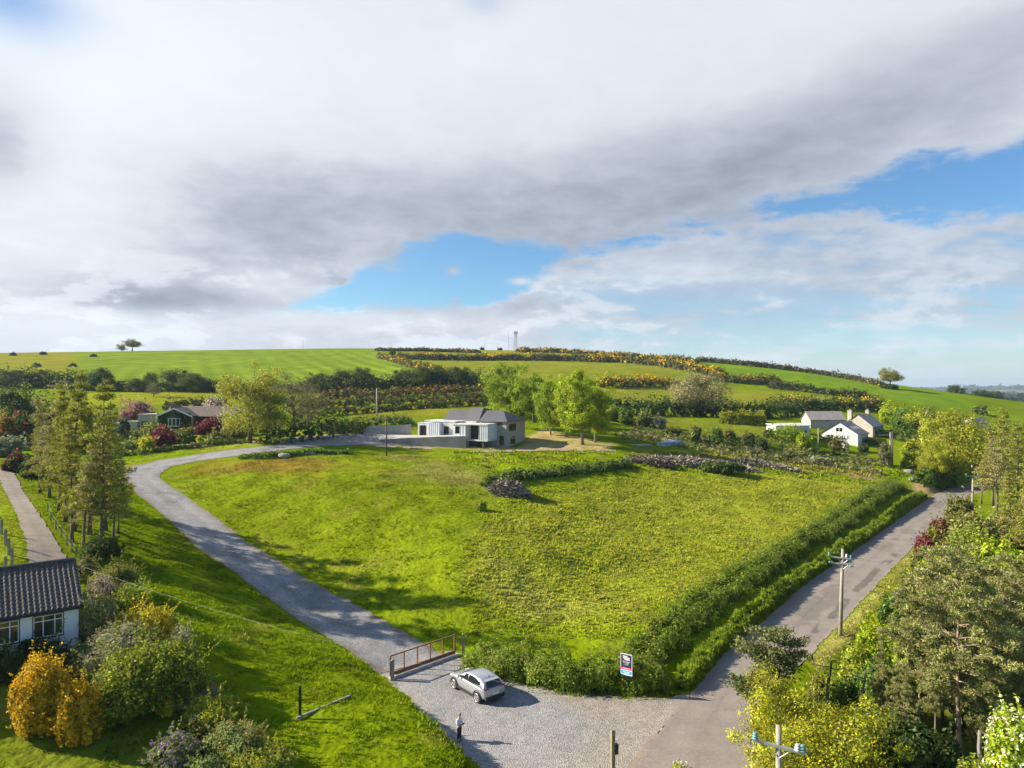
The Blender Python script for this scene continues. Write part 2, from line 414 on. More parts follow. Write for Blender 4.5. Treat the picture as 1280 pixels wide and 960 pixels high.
def hedge(name, pts, wid, hgt, dens, leaf, pal, label, cat='hedge', pal2=None, f2=0, seed=1, hvar=.35, group=None, mat_='leaf', nper=4., asp=.55, kind=None, blades=0, rag=1.0):
    """a hedge of leaves along a line on the ground; points are (x, y)"""
    rng = np.random.default_rng(seed); mb = MB()
    P = np.array([p[:2] for p in pts], float)
    seg = np.linalg.norm(np.diff(P, axis=0), axis=1); cum = np.r_[0, np.cumsum(seg)]; L = cum[-1]
    n = int(L*(wid*.8+2*hgt)*dens)
    def frame(t):
        x = np.interp(t, cum, P[:, 0]); y = np.interp(t, cum, P[:, 1])
        e = .5; tx = np.interp(t+e, cum, P[:, 0])-np.interp(t-e, cum, P[:, 0]); ty = np.interp(t+e, cum, P[:, 1])-np.interp(t-e, cum, P[:, 1])
        l = np.hypot(tx, ty)+1e-9; return x, y, tx/l, ty/l
    def pts_(n, shrink):
        t = rng.uniform(0, L, n); x, y, tx, ty = frame(t)
        th = rng.uniform(-.1, math.pi+.1, n); ct = np.cos(th); st = np.sin(th)
        hh = hgt*(1-hvar+2*hvar*fbm(t, t*.3+seed*7, nper, seed, 3)); ww = wid*.5*(.7+.6*vn(t+seed*31, ct*1.5, nper*.6, seed+5))
        e = .5
        q = np.abs(ct)**e*np.sign(ct); z = np.sign(st)*np.abs(st)**.6
        rr = shrink*(1-np.abs(rng.normal(0, .1, n)))*(1.0+.75*rag*(vn(t*1.3, th*2, .9, seed+8)-.5)+.4*rag*(vn(t*4, th*3, .8, seed+18)-.5))
        endf = np.minimum(1, np.minimum(t, L-t)/(wid*.5)+.35); hh = hh*endf
        off = q*ww*rr
        X = x-ty*off; Yy = y+tx*off
        Z = np.maximum(z, 0)*hh*rr+rng.uniform(0, .1*hgt, n)
        nn = np.c_[-ty*ct, tx*ct, np.maximum(st, .05)+.2]
        return X, Yy, Z, nn, t
    X, Yy, Z, nn, t = pts_(n, 1.0)
    G = h(X, Yy); X0, Y0 = P.mean(0); z0 = hz(X0, Y0)
    q = rng.uniform(size=n) < .10; sl = vn(X*3, Yy*3, 1.1, seed+4)**2; Z = Z+np.where(q & (Z > hgt*.45), sl*rng.uniform(0, 1, n)*hgt*.55, 0)
    col = pick(pal, n, rng)*(.75+.5*fbm(X+Z*.7, Yy+Z, max(.5, hgt*.45), seed+2, 2))[:, None]
    if pal2:
        hh = vn(X+Z, Yy, max(.6, hgt*.9), seed+9)
        s2 = rng.uniform(size=n) < f2*2.2*sstep(.35, .8, hh)*(.35+.65*np.clip(Z/(hgt*.8), 0, 1))
        col[s2] = pick(pal2, int(s2.sum()), rng)
    if blades: mb.needles(np.c_[X-X0, Yy-Y0, G+Z-z0-.1], nn*.5+rng.normal(0, .35, (n, 3))+np.array((0, 0, .9)), blades*rng.uniform(.5, 1.3, n), blades*.14, col, rng)
    else: mb.quads(np.c_[X-X0, Yy-Y0, G+Z-z0], nn+rng.normal(0, .55, (n, 3)), leaf*rng.uniform(.6, 1.35, n), col, asp, rng)
    k = n//5; X, Yy, Z, nn, t = pts_(k, .68); G = h(X, Yy)
    mb.quads(np.c_[X-X0, Yy-Y0, G+Z-z0], nn+rng.normal(0, .3, (k, 3)), leaf*2.4, pick(pal, k, rng, .15), .8, rng)
    o = mb.build(name, mat_, loc=(X0, Y0, z0))
    return tag(o, label, cat, group, kind)
def limb(mb, a, b, r0, r1, rng, n=4, wob=.06, sides=5, sag=0):
    a = np.array(a, float); b = np.array(b, float); L = np.linalg.norm(b-a)
    t = np.linspace(0, 1, n+1)[:, None]
    p = a+(b-a)*t+rng.normal(0, wob*L, (n+1, 3))*np.sin(t*math.pi)+np.array((0, 0, 1.))*sag*L*np.sin(t*math.pi)
    mb.tube(p, np.linspace(r0, r1, n+1), sides)
    return p
def broadleaf(seed, H, rad, base=.25, n=5000, leaf=.3, pal=None, limbs=16, clus=3, spread=.16, bare=.0, top=1.0, tr=None, flat=1.0, stems=1, fill=.9, tone_=.25):
    """trunk with limbs; leaf clusters sit round the twig ends, so the outline stays open and uneven"""
    rng = np.random.default_rng(seed); tb = MB(); cb = MB()
    tr = tr or H*.022
    cents = []
    for s_ in range(stems):
        ox, oy = (0, 0) if stems == 1 else rng.normal(0, rad*.12, 2)
        tt = np.linspace(0, 1, 7)
        lean = rng.normal(0, .05*H, 2)+np.array((ox, oy))*1.5
        tp = np.c_[ox+lean[0]*tt**1.5+np.r_[0, rng.normal(0, .012*H, 6)], oy+lean[1]*tt**1.5+np.r_[0, rng.normal(0, .012*H, 6)], tt*H*.86]
        tb.tube(tp, tr*(1-.86*tt)*(1+.5*np.exp(-tt*18)), 8)
        for i in range(limbs//stems):
            f = base*.85+(.92-base)*(i+.5)/(limbs//stems)*rng.uniform(.85, 1.1)
            f = min(f, .97)
            a = i*2.4+rng.normal(0, .5); k = max(0., (f-base)/(1-base))
            prof = math.sqrt(max(.05, 1-(2*k**.85-.85)**2/1.6)) * (1 if k < .75 else 1-.9*(k-.75)/.25*.6)
            r = rad*prof*rng.uniform(.62, 1.1)
            st = np.array([np.interp(f*.86*.8, tt*.86, tp[:, 0]), np.interp(f*.86*.8, tt*.86, tp[:, 1]), f*H*.72])
            en = st+np.array([math.cos(a)*r, math.sin(a)*r*flat, H*(.1+.12*k)*rng.uniform(.5, 1.4)])
            en[2] = min(en[2], H*.98)
            pl = limb(tb, st, en, tr*(.55-.4*k), tr*.08, rng, 4, .06, 5, sag=.05)
            for c_ in range(clus):
                q = pl[rng.integers(2, 5)]
                e2 = q+rng.normal(0, .27*rad, 3)*np.array([1, 1, .7])+np.array([0, 0, .1*rad])
                limb(tb, q, e2, tr*.1, tr*.03, rng, 2, .05, 4)
                cents.append(e2)
            cents.append(en)
        cents.append(tp[-1]+np.array([0, 0, H*.07]))
    cents = np.array(cents); cents[:, 2] = np.clip(cents[:, 2], H*base*.9, H*.97)
    k = len(cents); wgt = rng.uniform(.4, 1.6, k); wgt[rng.uniform(size=k) < bare] *= .12; wgt /= wgt.sum()
    ci = rng.choice(k, n, p=wgt)
    sr = rad*spread*rng.uniform(.6, 1.4, k)
    off = np.clip(rng.normal(size=(n, 3)), -1.7, 1.7)*np.array([1, 1, .72]); off *= sr[ci][:, None]
    P = cents[ci]+off; P[:, 2] = np.maximum(P[:, 2], H*base*.65)
    ctone = rng.uniform(1-tone_, 1+tone_, k)
    col = pick(pal, n, rng)*ctone[ci][:, None]
    cc = np.array([0, 0, H*(base+1)/2]); ow = (P-cc)/np.array([rad, rad, H*.4])
    nv = off/sr[ci][:, None]*.6+ow*.5+rng.normal(0, .6, (n, 3))+np.array([0, 0, .3])
    cb.quads(P, nv, leaf*rng.uniform(.55, 1.4, n), col, .6, rng)
    return tb.mesh('trunk'), cb.mesh('crown')
def pine(seed, H, rad, base=.35, n=9000, nl=.3, nw=.05, pal=None, whorls=14, per=5, droop=-.06, tr=None, prof='round', lean=.02, up=.25, gap=.0, clump=.4):
    rng = np.random.default_rng(seed); tb = MB(); cb = MB(); tr = tr or H*.014
    tt = np.linspace(0, 1, 9); ln = rng.normal(0, lean*H, 2)
    tp = np.c_[ln[0]*tt**2+np.r_[0, rng.normal(0, .004*H, 8)], ln[1]*tt**2+np.r_[0, rng.normal(0, .004*H, 8)], tt*H]
    tb.tube(tp, tr*(1-.93*tt)*(1+.4*np.exp(-tt*20)), 7)
    PP = []; DD = []; W_ = []
    for i in range(whorls):
        k = (i+rng.uniform(0, .8))/whorls; f = base+(.98-base)*k
        if prof == 'round': r = rad*(.55+.6*math.sin(math.pi*min(1, k*.85+.12)))*(1-.25*k)
        else: r = rad*(1.05-k*.92)*(.75+.25*min(1, k*6))
        for j in range(per):
            if rng.uniform() < gap: continue
            a = j*2*math.pi/per+i*1.1+rng.normal(0, .35); rr = r*rng.uniform(.5, 1.15)
            st = np.array([np.interp(f, tt, tp[:, 0]), np.interp(f, tt, tp[:, 1]), f*H])
            en = st+np.array([math.cos(a)*rr, math.sin(a)*rr, rr*(droop+up*k+rng.normal(0, .12))])
            pl = limb(tb, st, en, tr*(.34-.2*k), tr*.05, rng, 4, .05, 4, sag=.06)
            m = max(2, int(rr/rad*7))
            for q in range(m):
                g = rng.uniform(.35, 1.02); b = st+(en-st)*g+np.array([0, 0, .06*rr*math.sin(g*3.1)])
                sd = np.array([-math.sin(a), math.cos(a), 0])*rng.normal(0, .22*rr)*(1.15-g)+np.array([math.cos(a), math.sin(a), 0])*rng.uniform(0, .12)*rr
                e2 = b+sd+np.array([0, 0, rng.normal(.03, .05)*rr])
                tb.tube([b, e2], [tr*.05, tr*.025], 3, cap=False)
                PP.append(e2); DD.append(sd+np.array([math.cos(a), math.sin(a), .5])*.15*rr); W_.append(.5+rng.uniform())
    PP.append(tp[-1]); DD.append(np.array([0, 0, 1.])); W_.append(1)
    PP = np.array(PP); DD = np.array(DD); DD /= np.linalg.norm(DD, axis=1, keepdims=True)+1e-9; W_ = np.array(W_); W_ /= W_.sum()
    ci = rng.choice(len(PP), n, p=W_)
    P = PP[ci]+rng.normal(0, clump, (n, 3))*np.array([1, 1, .5])
    D = DD[ci]*.6+rng.normal(0, .75, (n, 3))+np.array([0, 0, .35])
    tone = rng.uniform(.75, 1.25, len(PP))
    cb.needles(P, D, nl*rng.uniform(.6, 1.3, n), nw*rng.uniform(.7, 1.4, n), pick(pal, n, rng)*tone[ci][:, None], rng)
    return tb.mesh('trunk'), cb.mesh('crown')
def tree(name, p, meshes, H, H0, label, cat='tree', group=None, rz=None, bark='bark', leafm='leaf', wide=1.0):
    e = empty(name, p, rz if rz is not None else random.uniform(0, 6.28), label, cat, group)
    e.scale = (H/H0*wide, H/H0*wide, H/H0)
    link('trunk', meshes[0], bark, e, True); link('crown', meshes[1], leafm, e)
    return e
# ------------------------------------------------------------------ ground colour, by place
def PW(pix): return [W(u, v) for u, v in pix]
G_LUSH = np.array((.105, .142, .0035)); G_FIELD = np.array((.130, .165, .007)); G_YEL = np.array((.215, .245, .022)); G_DRY = np.array((.27, .22, .06))
G_SOIL = np.array((.24, .165, .10)); G_OLIVE = np.array((.115, .112, .022))
REG = [  # polygon in directions from the camera, colour, edge softness (m), amount
    ([(170, 605), (200, 597), (420, 562), (790, 566), (1140, 600), (1140, 615), (850, 800), (590, 800), (520, 800), (300, 670)], G_FIELD, 2, 1),
    ([(650, 630), (820, 590), (1100, 602), (1030, 650), (880, 750), (800, 790), (640, 790), (570, 700), (590, 650)], G_YEL*.93, 3.5, .9),
    ([(600, 700), (680, 730), (760, 750), (800, 780), (640, 785)], np.array((.27, .25, .07)), 4, .6),
    ([(250, 578), (380, 570), (470, 585), (400, 592), (280, 590)], np.array((.19, .115, .028)), 4, .75),
    ([(490, 570), (620, 590), (600, 610), (520, 592)], np.array((.19, .165, .06)), 5, .7),
    ([(440, 545), (560, 566), (640, 563), (760, 566), (770, 555), (720, 545), (680, 535), (660, 545), (650, 558), (460, 553)], np.array((.30, .225, .13)), 1.0, .9),
    ([(505, 557), (580, 562), (630, 561), (645, 566), (580, 568), (500, 563)], G_LUSH*1.1, 1, .95),
    ([(560, 567), (790, 567), (780, 585), (620, 600), (540, 572)], G_LUSH*1.25, 4, .8),
    ([(790, 560), (1000, 568), (1110, 590), (1100, 600), (1000, 588), (820, 580)], G_DRY*.8, 3, .6),
    ([(900, 545), (1100, 555), (1110, 570), (900, 562)], G_LUSH*1.2, 4, .7),
    ([(1060, 590), (1100, 594), (1095, 600), (1060, 598)], G_SOIL, 1.5, .9),
    ([(140, 600), (190, 570), (350, 556), (340, 548), (150, 575), (125, 590)], G_YEL*.85, 2, .9),
    ([(130, 600), (150, 583), (190, 578), (160, 590), (158, 600)], np.array((.26, .20, .09)), 1.5, .8),
    ([(150, 560), (200, 552), (320, 548), (325, 556), (200, 561)], np.array((.33, .25, .17)), 1, .8),
    ([(0, 560), (60, 560), (150, 700), (135, 720), (90, 700), (0, 590)], G_FIELD*.95, 2, .6),
    ([(0, 600), (40, 700), (0, 720), (-60, 720), (-60, 600)], G_YEL*.9, 2, .8),
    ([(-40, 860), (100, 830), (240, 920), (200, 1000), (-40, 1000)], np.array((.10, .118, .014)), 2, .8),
    ([(1138, 604), (1182, 604), (1176, 614), (1158, 622), (1142, 614)], np.array((.30, .21, .13)), .8, .95),
    # hill fields
    ([(-400, 437), (112, 437), (90, 470), (60, 475), (-400, 475)], np.array((0.168, 0.163, 0.017)), 3, 1),
    ([(112, 436), (480, 434), (560, 468), (400, 490), (90, 474)], np.array((0.106, 0.156, 0.012)), 3, 1),
    ([(100, 492), (290, 488), (320, 500), (100, 512)], np.array((0.168, 0.183, 0.012)), 2, 1),
    ([(320, 488), (430, 488), (440, 494), (320, 500)], np.array((0.168, 0.183, 0.012)), 2, 1),
    ([(500, 452), (700, 449), (860, 462), (830, 473), (600, 480), (540, 465)], np.array((0.151, 0.159, 0.018)), 3, 1),
    ([(480, 436), (700, 438), (830, 447), (700, 447), (500, 446)], np.array((0.157, 0.177, 0.018)), 3, 1),
    ([(745, 484), (850, 482), (1050, 496), (1000, 505), (750, 508)], np.array((0.168, 0.175, 0.020)), 3, 1),
    ([(820, 446), (1220, 505), (1222, 516), (1100, 498), (900, 470), (830, 452)], np.array((0.112, 0.177, 0.011)), 3, 1),
    ([(900, 505), (1250, 512), (1250, 545), (900, 530)], G_LUSH*1.05, 4, .8),
    ([(430, 508), (640, 506), (620, 515), (440, 530)], np.array((0.146, 0.147, 0.015)), 2, .9),
    ([(770, 508), (1000, 512), (960, 528), (780, 522)], G_LUSH, 3, .8),
    ([(780, 522), (960, 528), (1000, 550), (780, 556)], np.array((0.123, 0.136, 0.015)), 3, .8),
    # under the wood and beside the road
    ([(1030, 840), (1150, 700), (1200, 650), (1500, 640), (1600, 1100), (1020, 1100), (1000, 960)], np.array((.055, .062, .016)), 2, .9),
    ([(1010, 826), (1060, 772), (1140, 690), (1190, 640), (1200, 648), (1150, 690), (1075, 780), (1025, 840)], np.array((.26, .24, .07)), .3, .95),
]
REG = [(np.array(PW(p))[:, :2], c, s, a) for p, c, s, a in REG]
STRIPE = REG[19][0]
def gcol(x, y):
    x = np.asarray(x, float); y = np.asarray(y, float); d = np.hypot(x, y)
    n1 = fbm(x, y, 9, 1, 4); n2 = fbm(x, y, 2.2, 2, 3)
    c = np.empty(x.shape+(3,)); c[:] = G_LUSH*1.12
    far = sstep(700, 1500, d)[..., None]
    fm = vn(x*.8+y*.35, y*.7-x*.3, 330, 3)[..., None]; fm2 = vn(x, y, 190, 8)[..., None]
    farc = np.where(fm2 > .62, np.array((.03, .045, .02)), np.where(fm > .5, np.array((.10, .13, .035)), np.array((.14, .135, .055))))
    c = c*(1-far)+farc*far
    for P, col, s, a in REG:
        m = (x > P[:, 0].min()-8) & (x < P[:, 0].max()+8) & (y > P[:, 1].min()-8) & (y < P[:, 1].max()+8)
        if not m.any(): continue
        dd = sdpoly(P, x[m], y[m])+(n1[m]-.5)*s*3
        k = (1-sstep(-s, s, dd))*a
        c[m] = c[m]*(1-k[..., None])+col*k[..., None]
        if P is STRIPE:
            xx = x[m]+.47*y[m]; st = sstep(.70, 1, np.abs(np.sin(xx*math.pi/12.5)))*(.1+1.2*fbm(x[m], y[m], 22, 4, 3))
            c[m] = c[m]*(1+.62*(st*k)[..., None]*np.array((1.3, 1, 1.9)))
    c = c*np.array((1.22, 1.25, 1.0))*(.74+.52*n1)[..., None]*(.80+.4*n2)[..., None]
    # tired yellow tufts among the green
    t = sstep(.60, .76, fbm(x, y, 4.2, 21, 3))[..., None]*(.45*(1-sstep(170, 300, d)))[..., None]
    c = c*(1-t)+np.array((.215, .205, .03))*t
    return np.clip(c, 0, 1)
def strip_pts(Lp, Rp, n, m):
    def res(P, n):
        P = np.array(P)[:, :2]; s = np.r_[0, np.cumsum(np.linalg.norm(np.diff(P, axis=0), axis=1))]; t = np.linspace(0, s[-1], n)
        return np.c_[np.interp(t, s, P[:, 0]), np.interp(t, s, P[:, 1])]
    def smooth(P, k):
        for _ in range(k):
            P[1:-1] = (P[:-2]+2*P[1:-1]+P[2:])/4
        return P
    A = smooth(res(Lp, n), 6); B = smooth(res(Rp, n), 6)
    t = np.linspace(0, 1, m)[None, :, None]
    return A[:, None]*(1-t)+B[:, None]*t
DRL = PW([(473, 843), (438, 816), (398, 791), (358, 766), (304, 724), (246, 685), (195, 636), (170, 617), (158, 604), (157, 594), (165, 583), (200, 575), (260, 566), (340, 557), (400, 548), (460, 541)])
DRR = PW([(562, 819), (522, 801), (480, 776), (438, 752), (368, 715), (304, 674), (240, 626), (210, 606), (200, 598), (201, 591), (215, 583), (250, 576), (310, 569), (360, 562), (420, 556.5), (500, 556.5)])
YARD = PW([(345, 556), (360, 547), (400, 544), (470, 541), (520, 545), (560, 549), (575, 553), (540, 556), (470, 556), (400, 558)])
LDL = PW([(-12, 585), (0, 600), (20, 640), (33, 680), (36, 705), (36, 730)])
LDR = PW([(12, 585), (22, 600), (46, 640), (72, 680), (86, 704), (100, 730)])
DRP = [tuple(p) for p in DRL]+[tuple(p) for p in DRR[::-1]]
LDP = [tuple(p) for p in LDL]+[tuple(p) for p in LDR[::-1]]
# ------------------------------------------------------------------ the ground sheet
def axis(lo, hi, step, grow, ends):
    a = list(np.arange(lo, hi+step, step)); d = step
    x = a[-1]
    while x < ends[1]: d *= grow; x += d; a.append(x)
    d = step; x = a[0]; b = []
    while x > ends[0]: d *= grow; x -= d; b.append(x)
    return np.array(b[::-1]+a)
gx = axis(-75, 110, .6, 1.035, (-16000, 16000)); gy = axis(28, 175, .5, 1.03, (-400, 16000))
GX, GY = np.meshgrid(gx, gy)
GZ = h(GX, GY)
dR = np.minimum(np.minimum(sdpoly(ROADP, GX, GY), sdpoly(APRON, GX, GY)), np.minimum(np.minimum(sdpoly(DRP, GX, GY), sdpoly(LDP, GX, GY)), sdpoly(YARD, GX, GY)))
near = 1-sstep(120, 260, np.hypot(GX, GY))
lump = (fbm(GX, GY, 1.6, 11, 3)-.5)*.35+(fbm(GX, GY, 5, 12, 2)-.5)*.5
GZ2 = GZ+lump*near*sstep(.3, 2.5, dR)
GZ2 = GZ2-.18*(1-sstep(-1.1, -.35, dR))
ny, nx = GX.shape
ii = (np.arange(ny-1)[:, None]*nx+np.arange(nx-1)[None]).ravel()
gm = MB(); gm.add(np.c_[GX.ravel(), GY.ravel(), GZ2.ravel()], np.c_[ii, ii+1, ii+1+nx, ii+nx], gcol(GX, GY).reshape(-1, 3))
m, nt, out = new_mat('turf'); N = nt.nodes.new; L = nt.links.new
b = N('ShaderNodeBsdfDiffuse'); L(b.outputs[0], out.inputs[0])
at_ = N('ShaderNodeAttribute'); at_.attribute_name = 'Col'; tc = N('ShaderNodeTexCoord')
n1 = N('ShaderNodeTexNoise'); n1.inputs['Scale'].default_value = 1.4; n1.inputs['Detail'].default_value = 8; n1.inputs['Roughness'].default_value = .7; L(tc.outputs['Object'], n1.inputs['Vector'])
mr = N('ShaderNodeMapRange'); mr.inputs['From Min'].default_value = .3; mr.inputs['From Max'].default_value = .7; mr.inputs['To Min'].default_value = .7; mr.inputs['To Max'].default_value = 1.3; L(n1.outputs['Fac'], mr.inputs['Value'])
vm = N('ShaderNodeVectorMath'); vm.operation = 'SCALE'; L(at_.outputs['Color'], vm.inputs[0]); L(mr.outputs[0], vm.inputs['Scale']); L(vm.outputs[0], b.inputs['Color'])
n2 = N('ShaderNodeTexNoise'); n2.inputs['Scale'].default_value = 2.2; n2.inputs['Detail'].default_value = 7; L(tc.outputs['Object'], n2.inputs['Vector'])
bp = N('ShaderNodeBump'); bp.inputs['Strength'].default_value = .55; bp.inputs['Distance'].default_value = .35; L(n2.outputs['Fac'], bp.inputs['Height']); L(bp.outputs[0], b.inputs['Normal'])
M['turf'] = m
tag(gm.build('ground', 'turf', smooth=True), kind='structure')
# ------------------------------------------------------------------ road, drives
def roadmat(name, base, col2, sc, fleck, bump, patch=None):
    m, nt, out = new_mat(name); N = nt.nodes.new; L = nt.links.new
    b = N('ShaderNodeBsdfPrincipled'); b.inputs['Roughness'].default_value = .85; b.inputs['Specular IOR Level'].default_value = .25; L(b.outputs[0], out.inputs[0])
    tc = N('ShaderNodeTexCoord')
    def noise(s, d=5, r=.6):
        n = N('ShaderNodeTexNoise'); n.inputs['Scale'].default_value = s; n.inputs['Detail'].default_value = d; n.inputs['Roughness'].default_value = r; L(tc.outputs['Object'], n.inputs['Vector']); return n
    def rng_(o, a, b_, c=0, d=1):
        r = N('ShaderNodeMapRange'); r.inputs['From Min'].default_value = a; r.inputs['From Max'].default_value = b_; r.inputs['To Min'].default_value = c; r.inputs['To Max'].default_value = d; L(o, r.inputs['Value']); return r.outputs[0]
    def mix(f, a, b_):
        x = N('ShaderNodeMix'); x.data_type = 'RGBA'; L(f, x.inputs[0])
        for i, q in ((6, a), (7, b_)):
            if isinstance(q, tuple): x.inputs[i].default_value = (*q, 1)
            else: L(q, x.inputs[i])
        return x.outputs[2]
    at_ = N('ShaderNodeAttribute'); at_.attribute_name = 'Col'
    c = mix(rng_(noise(sc).outputs['Fac'], .38, .62), base, col2)
    v = N('ShaderNodeTexVoronoi'); v.inputs['Scale'].default_value = fleck; L(tc.outputs['Object'], v.inputs['Vector'])
    hs = N('ShaderNodeSeparateColor'); L(v.outputs['Color'], hs.inputs[0])
    vm = N('ShaderNodeVectorMath'); vm.operation = 'SCALE'; L(c, vm.inputs[0]); L(rng_(hs.outputs[0], 0, 1, 1-.38*bump, 1+.38*bump), vm.inputs['Scale'])
    mu = N('ShaderNodeVectorMath'); mu.operation = 'MULTIPLY'; L(vm.outputs[0], mu.inputs[0]); L(at_.outputs['Color'], mu.inputs[1])
    L(mu.outputs[0], b.inputs['Base Color'])
    bp = N('ShaderNodeBump'); bp.inputs['Strength'].default_value = bump*.8; bp.inputs['Distance'].default_value = .06; L(v.outputs['Distance'], bp.inputs['Height'])
    b2 = N('ShaderNodeBump'); b2.inputs['Strength'].default_value = bump*.5; b2.inputs['Distance'].default_value = .12; L(noise(1.7, 6).outputs['Fac'], b2.inputs['Height']); L(bp.outputs[0], b2.inputs['Normal']); L(b2.outputs[0], b.inputs['Normal'])
    return m
M['tarmac'] = roadmat('worn tarmac', (.240, .208, .182), (.205, .178, .158), .5, 14, .35)
M['gravel'] = roadmat('grey gravel', (.27, .265, .262), (.225, .22, .217), .7, 10, .75)
M['oldconc'] = roadmat('worn concrete drive', (.31, .268, .222), (.255, .218, .18), .6, 9, .4)
def grid_obj(name, P, zoff, m, colf=None, ragged=0, tint=None):
    n, k = P.shape[:2]
    if ragged:
        for e, f in ((0, 1), (-1, -2)):
            d = P[:, e]-P[:, f]; d /= np.linalg.norm(d, axis=1, keepdims=True)+1e-9
            P[:, e] += d*((vn(P[:, e, 0], P[:, e, 1], .5, 4)-.5)*3*ragged)[:, None]+d*((vn(P[:, e, 0], P[:, e, 1], 3, 6)-.5)*1.0*ragged)[:, None]
    X = P[..., 0]; Y = P[..., 1]
    i = (np.arange(n-1)[:, None]*k+np.arange(k-1)[None]).ravel()
    mb = MB(); mb.add(np.c_[X.ravel(), Y.ravel(), (h(X, Y)+zoff).ravel()], np.c_[i, i+k, i+k+1, i+1][:, ::-1], colf(P).reshape(-1, 3) if colf is not None else (1, 1, 1))
    o = mb.build(name, m, smooth=True); return tag(o, kind='structure')
RP = strip_pts(ROADL, ROADR, 1000, 61)
def rcol(P):
    n, k = P.shape[:2]; t = np.linspace(0, 1, k)[None]; x, y = P[..., 0], P[..., 1]
    s = np.arange(n)[:, None]*.42*np.ones((1, k))
    c = np.ones((n, k, 3))
    # darker repairs along the right wheel track, pale dusty edges, a long seam
    w_ = t+.05*(vn(s, t*20, 3, 7)-.5)+.06*(vn(s, 0*t, 15, 8)-.5)
    rep = sstep(.72, .74, w_)*(1-sstep(.84, .88, w_))*sstep(.40, .50, fbm(s, t*30, 6, 3, 3))*sstep(.38, .5, vn(s, t*0, 22, 5))*(s < 300)*(s > 80)
    rep = np.maximum(rep, .5*sstep(.60, .68, fbm(s, t*22, 11, 33, 4))*sstep(.2, .3, t)*(1-sstep(.7, .8, t)))
    crk = np.exp(-(np.abs(fbm(x, y, 5, 44, 4)-.5)/.006)**2)*.22*sstep(.45, .6, vn(x, y, 9, 45)); trk = .06*(np.exp(-((t-.27)/.10)**2)+np.exp(-((t-.68)/.10)**2))
    seam = np.exp(-((t-.47-.02*np.sin(s/30))/.022)**2)*.10*(vn(s, t, 20, 4) > .3)
    edge = sstep(.86, 1, np.abs(t-.5)*2+.12*(vn(s, t*10, 9, 2)-.5))
    c *= (1-.42*rep-seam-crk+trk)[..., None]
    c = c*(1-.6*edge[..., None])+np.array((1.35, 1.24, 1.05))*.6*edge[..., None]
    c *= (.92+.16*fbm(x*.5, y, 6, 4, 3))[..., None]
    return c
grid_obj('road', RP.copy(), .03, 'tarmac', rcol, .10)
# forecourt of gravel
xs = np.arange(-16, 20, .16); ys = np.arange(26, 62, .16); AX, AY = np.meshgrid(xs, ys)
rdd = sdpoly(ROADP, AX, AY); ad = sdpoly(APRON, AX, AY)+(vn(AX, AY, .7, 5)-.5)*.8*sstep(1.5, 3, rdd)-.5*(1-sstep(.3, 1.5, rdd)); k = len(xs)
def snap():
    mb = MB(); ok = ad < .15
    ii = np.array([(j*k+i, j*k+i+1, (j+1)*k+i+1, (j+1)*k+i) for j in range(len(ys)-1) for i in range(k-1) if ok[j, i] and ok[j, i+1] and ok[j+1, i] and ok[j+1, i+1]])
    # tan dust by the road and the hedge, grey elsewhere
    dr = sdpoly(ROADP, AX, AY); tan_ = np.clip((1-sstep(.5, 6.5, dr+(fbm(AX, AY, 3, 3)-.5)*5)), 0, 1)*.85
    nearh = sdpoly(PW([(690, 860), (840, 866), (840, 895), (740, 895)]), AX, AY); tan_ = np.maximum(tan_, .9*(1-sstep(-.5, 2, nearh+(fbm(AX, AY, 2, 8)-.5)*3)))
    tan_ = np.maximum(tan_, .6*sstep(.6, .75, fbm(AX, AY, 4, 31, 3)))
    tan_ = np.maximum(tan_, .8*sstep(-1.2, 0, ad)*.6)
    c = np.array((1., 1, 1))*(1-tan_[..., None])+np.array((1.17, 1.03, .87))*tan_[..., None]
    c *= (.86+.28*fbm(AX, AY, 5, 13, 3))[..., None]
    used = np.unique(ii); mp = -np.ones(AX.size, int); mp[used] = np.arange(len(used))
    mb.add(np.c_[AX.ravel(), AY.ravel(), (h(AX, AY)+.022).ravel()][used], mp[ii], c.reshape(-1, 3)[used])
    return tag(mb.build('gravel_forecourt', 'gravel', smooth=True), kind='structure')
snap()
DP = strip_pts(DRL, DRR, 330, 15)
def dcol(P):
    n, k = P.shape[:2]; t = np.linspace(0, 1, k)[None]; x, y = P[..., 0], P[..., 1]; s = np.arange(n)[:, None]*np.ones((1, k))
    e = sstep(.72, 1, np.abs(t-.5)*2+.35*(fbm(x, y, 2, 4, 2)-.5))*.75
    c = np.ones((n, k, 3))*(1-e[..., None])+np.array((.85, .66, .42))*e[..., None]
    tr = (np.exp(-((t-.3+.03*np.sin(s/23))/.08)**2)+np.exp(-((t-.7+.03*np.sin(s/23))/.08)**2))*.16*(.4+.9*vn(s, t*2, 18, 5))
    g_ = np.exp(-((t-.5)/.07)**2)*sstep(.5, .68, fbm(x, y, 2.5, 51, 3))*.45; c = c*(1-g_[..., None])+np.array((.62, .62, .30))*g_[..., None]
    pd = sstep(.66, .72, fbm(x, y, 3.2, 61, 3))*.22; c = c*(1-pd[..., None])
    return c*(.95+tr)[..., None]*(.86+.28*fbm(x, y, 4, 9, 3))[..., None]
grid_obj('gravel_drive', DP.copy(), .05, 'gravel', dcol, .13)
YP = strip_pts([YARD[0], YARD[1], YARD[2], YARD[3], YARD[4], YARD[5], YARD[6]], [YARD[0], YARD[9], YARD[8], YARD[8], YARD[7], YARD[7], YARD[6]], 40, 8)
grid_obj('gravel_yard', YP.copy(), .09, 'gravel', lambda P: np.ones(P.shape[:2]+(3,))*np.array((.95, .9, .84))*(.8+.4*fbm(P[..., 0], P[..., 1], 4, 2, 3))[..., None], .3)
LP_ = strip_pts(LDL, LDR, 150, 9)
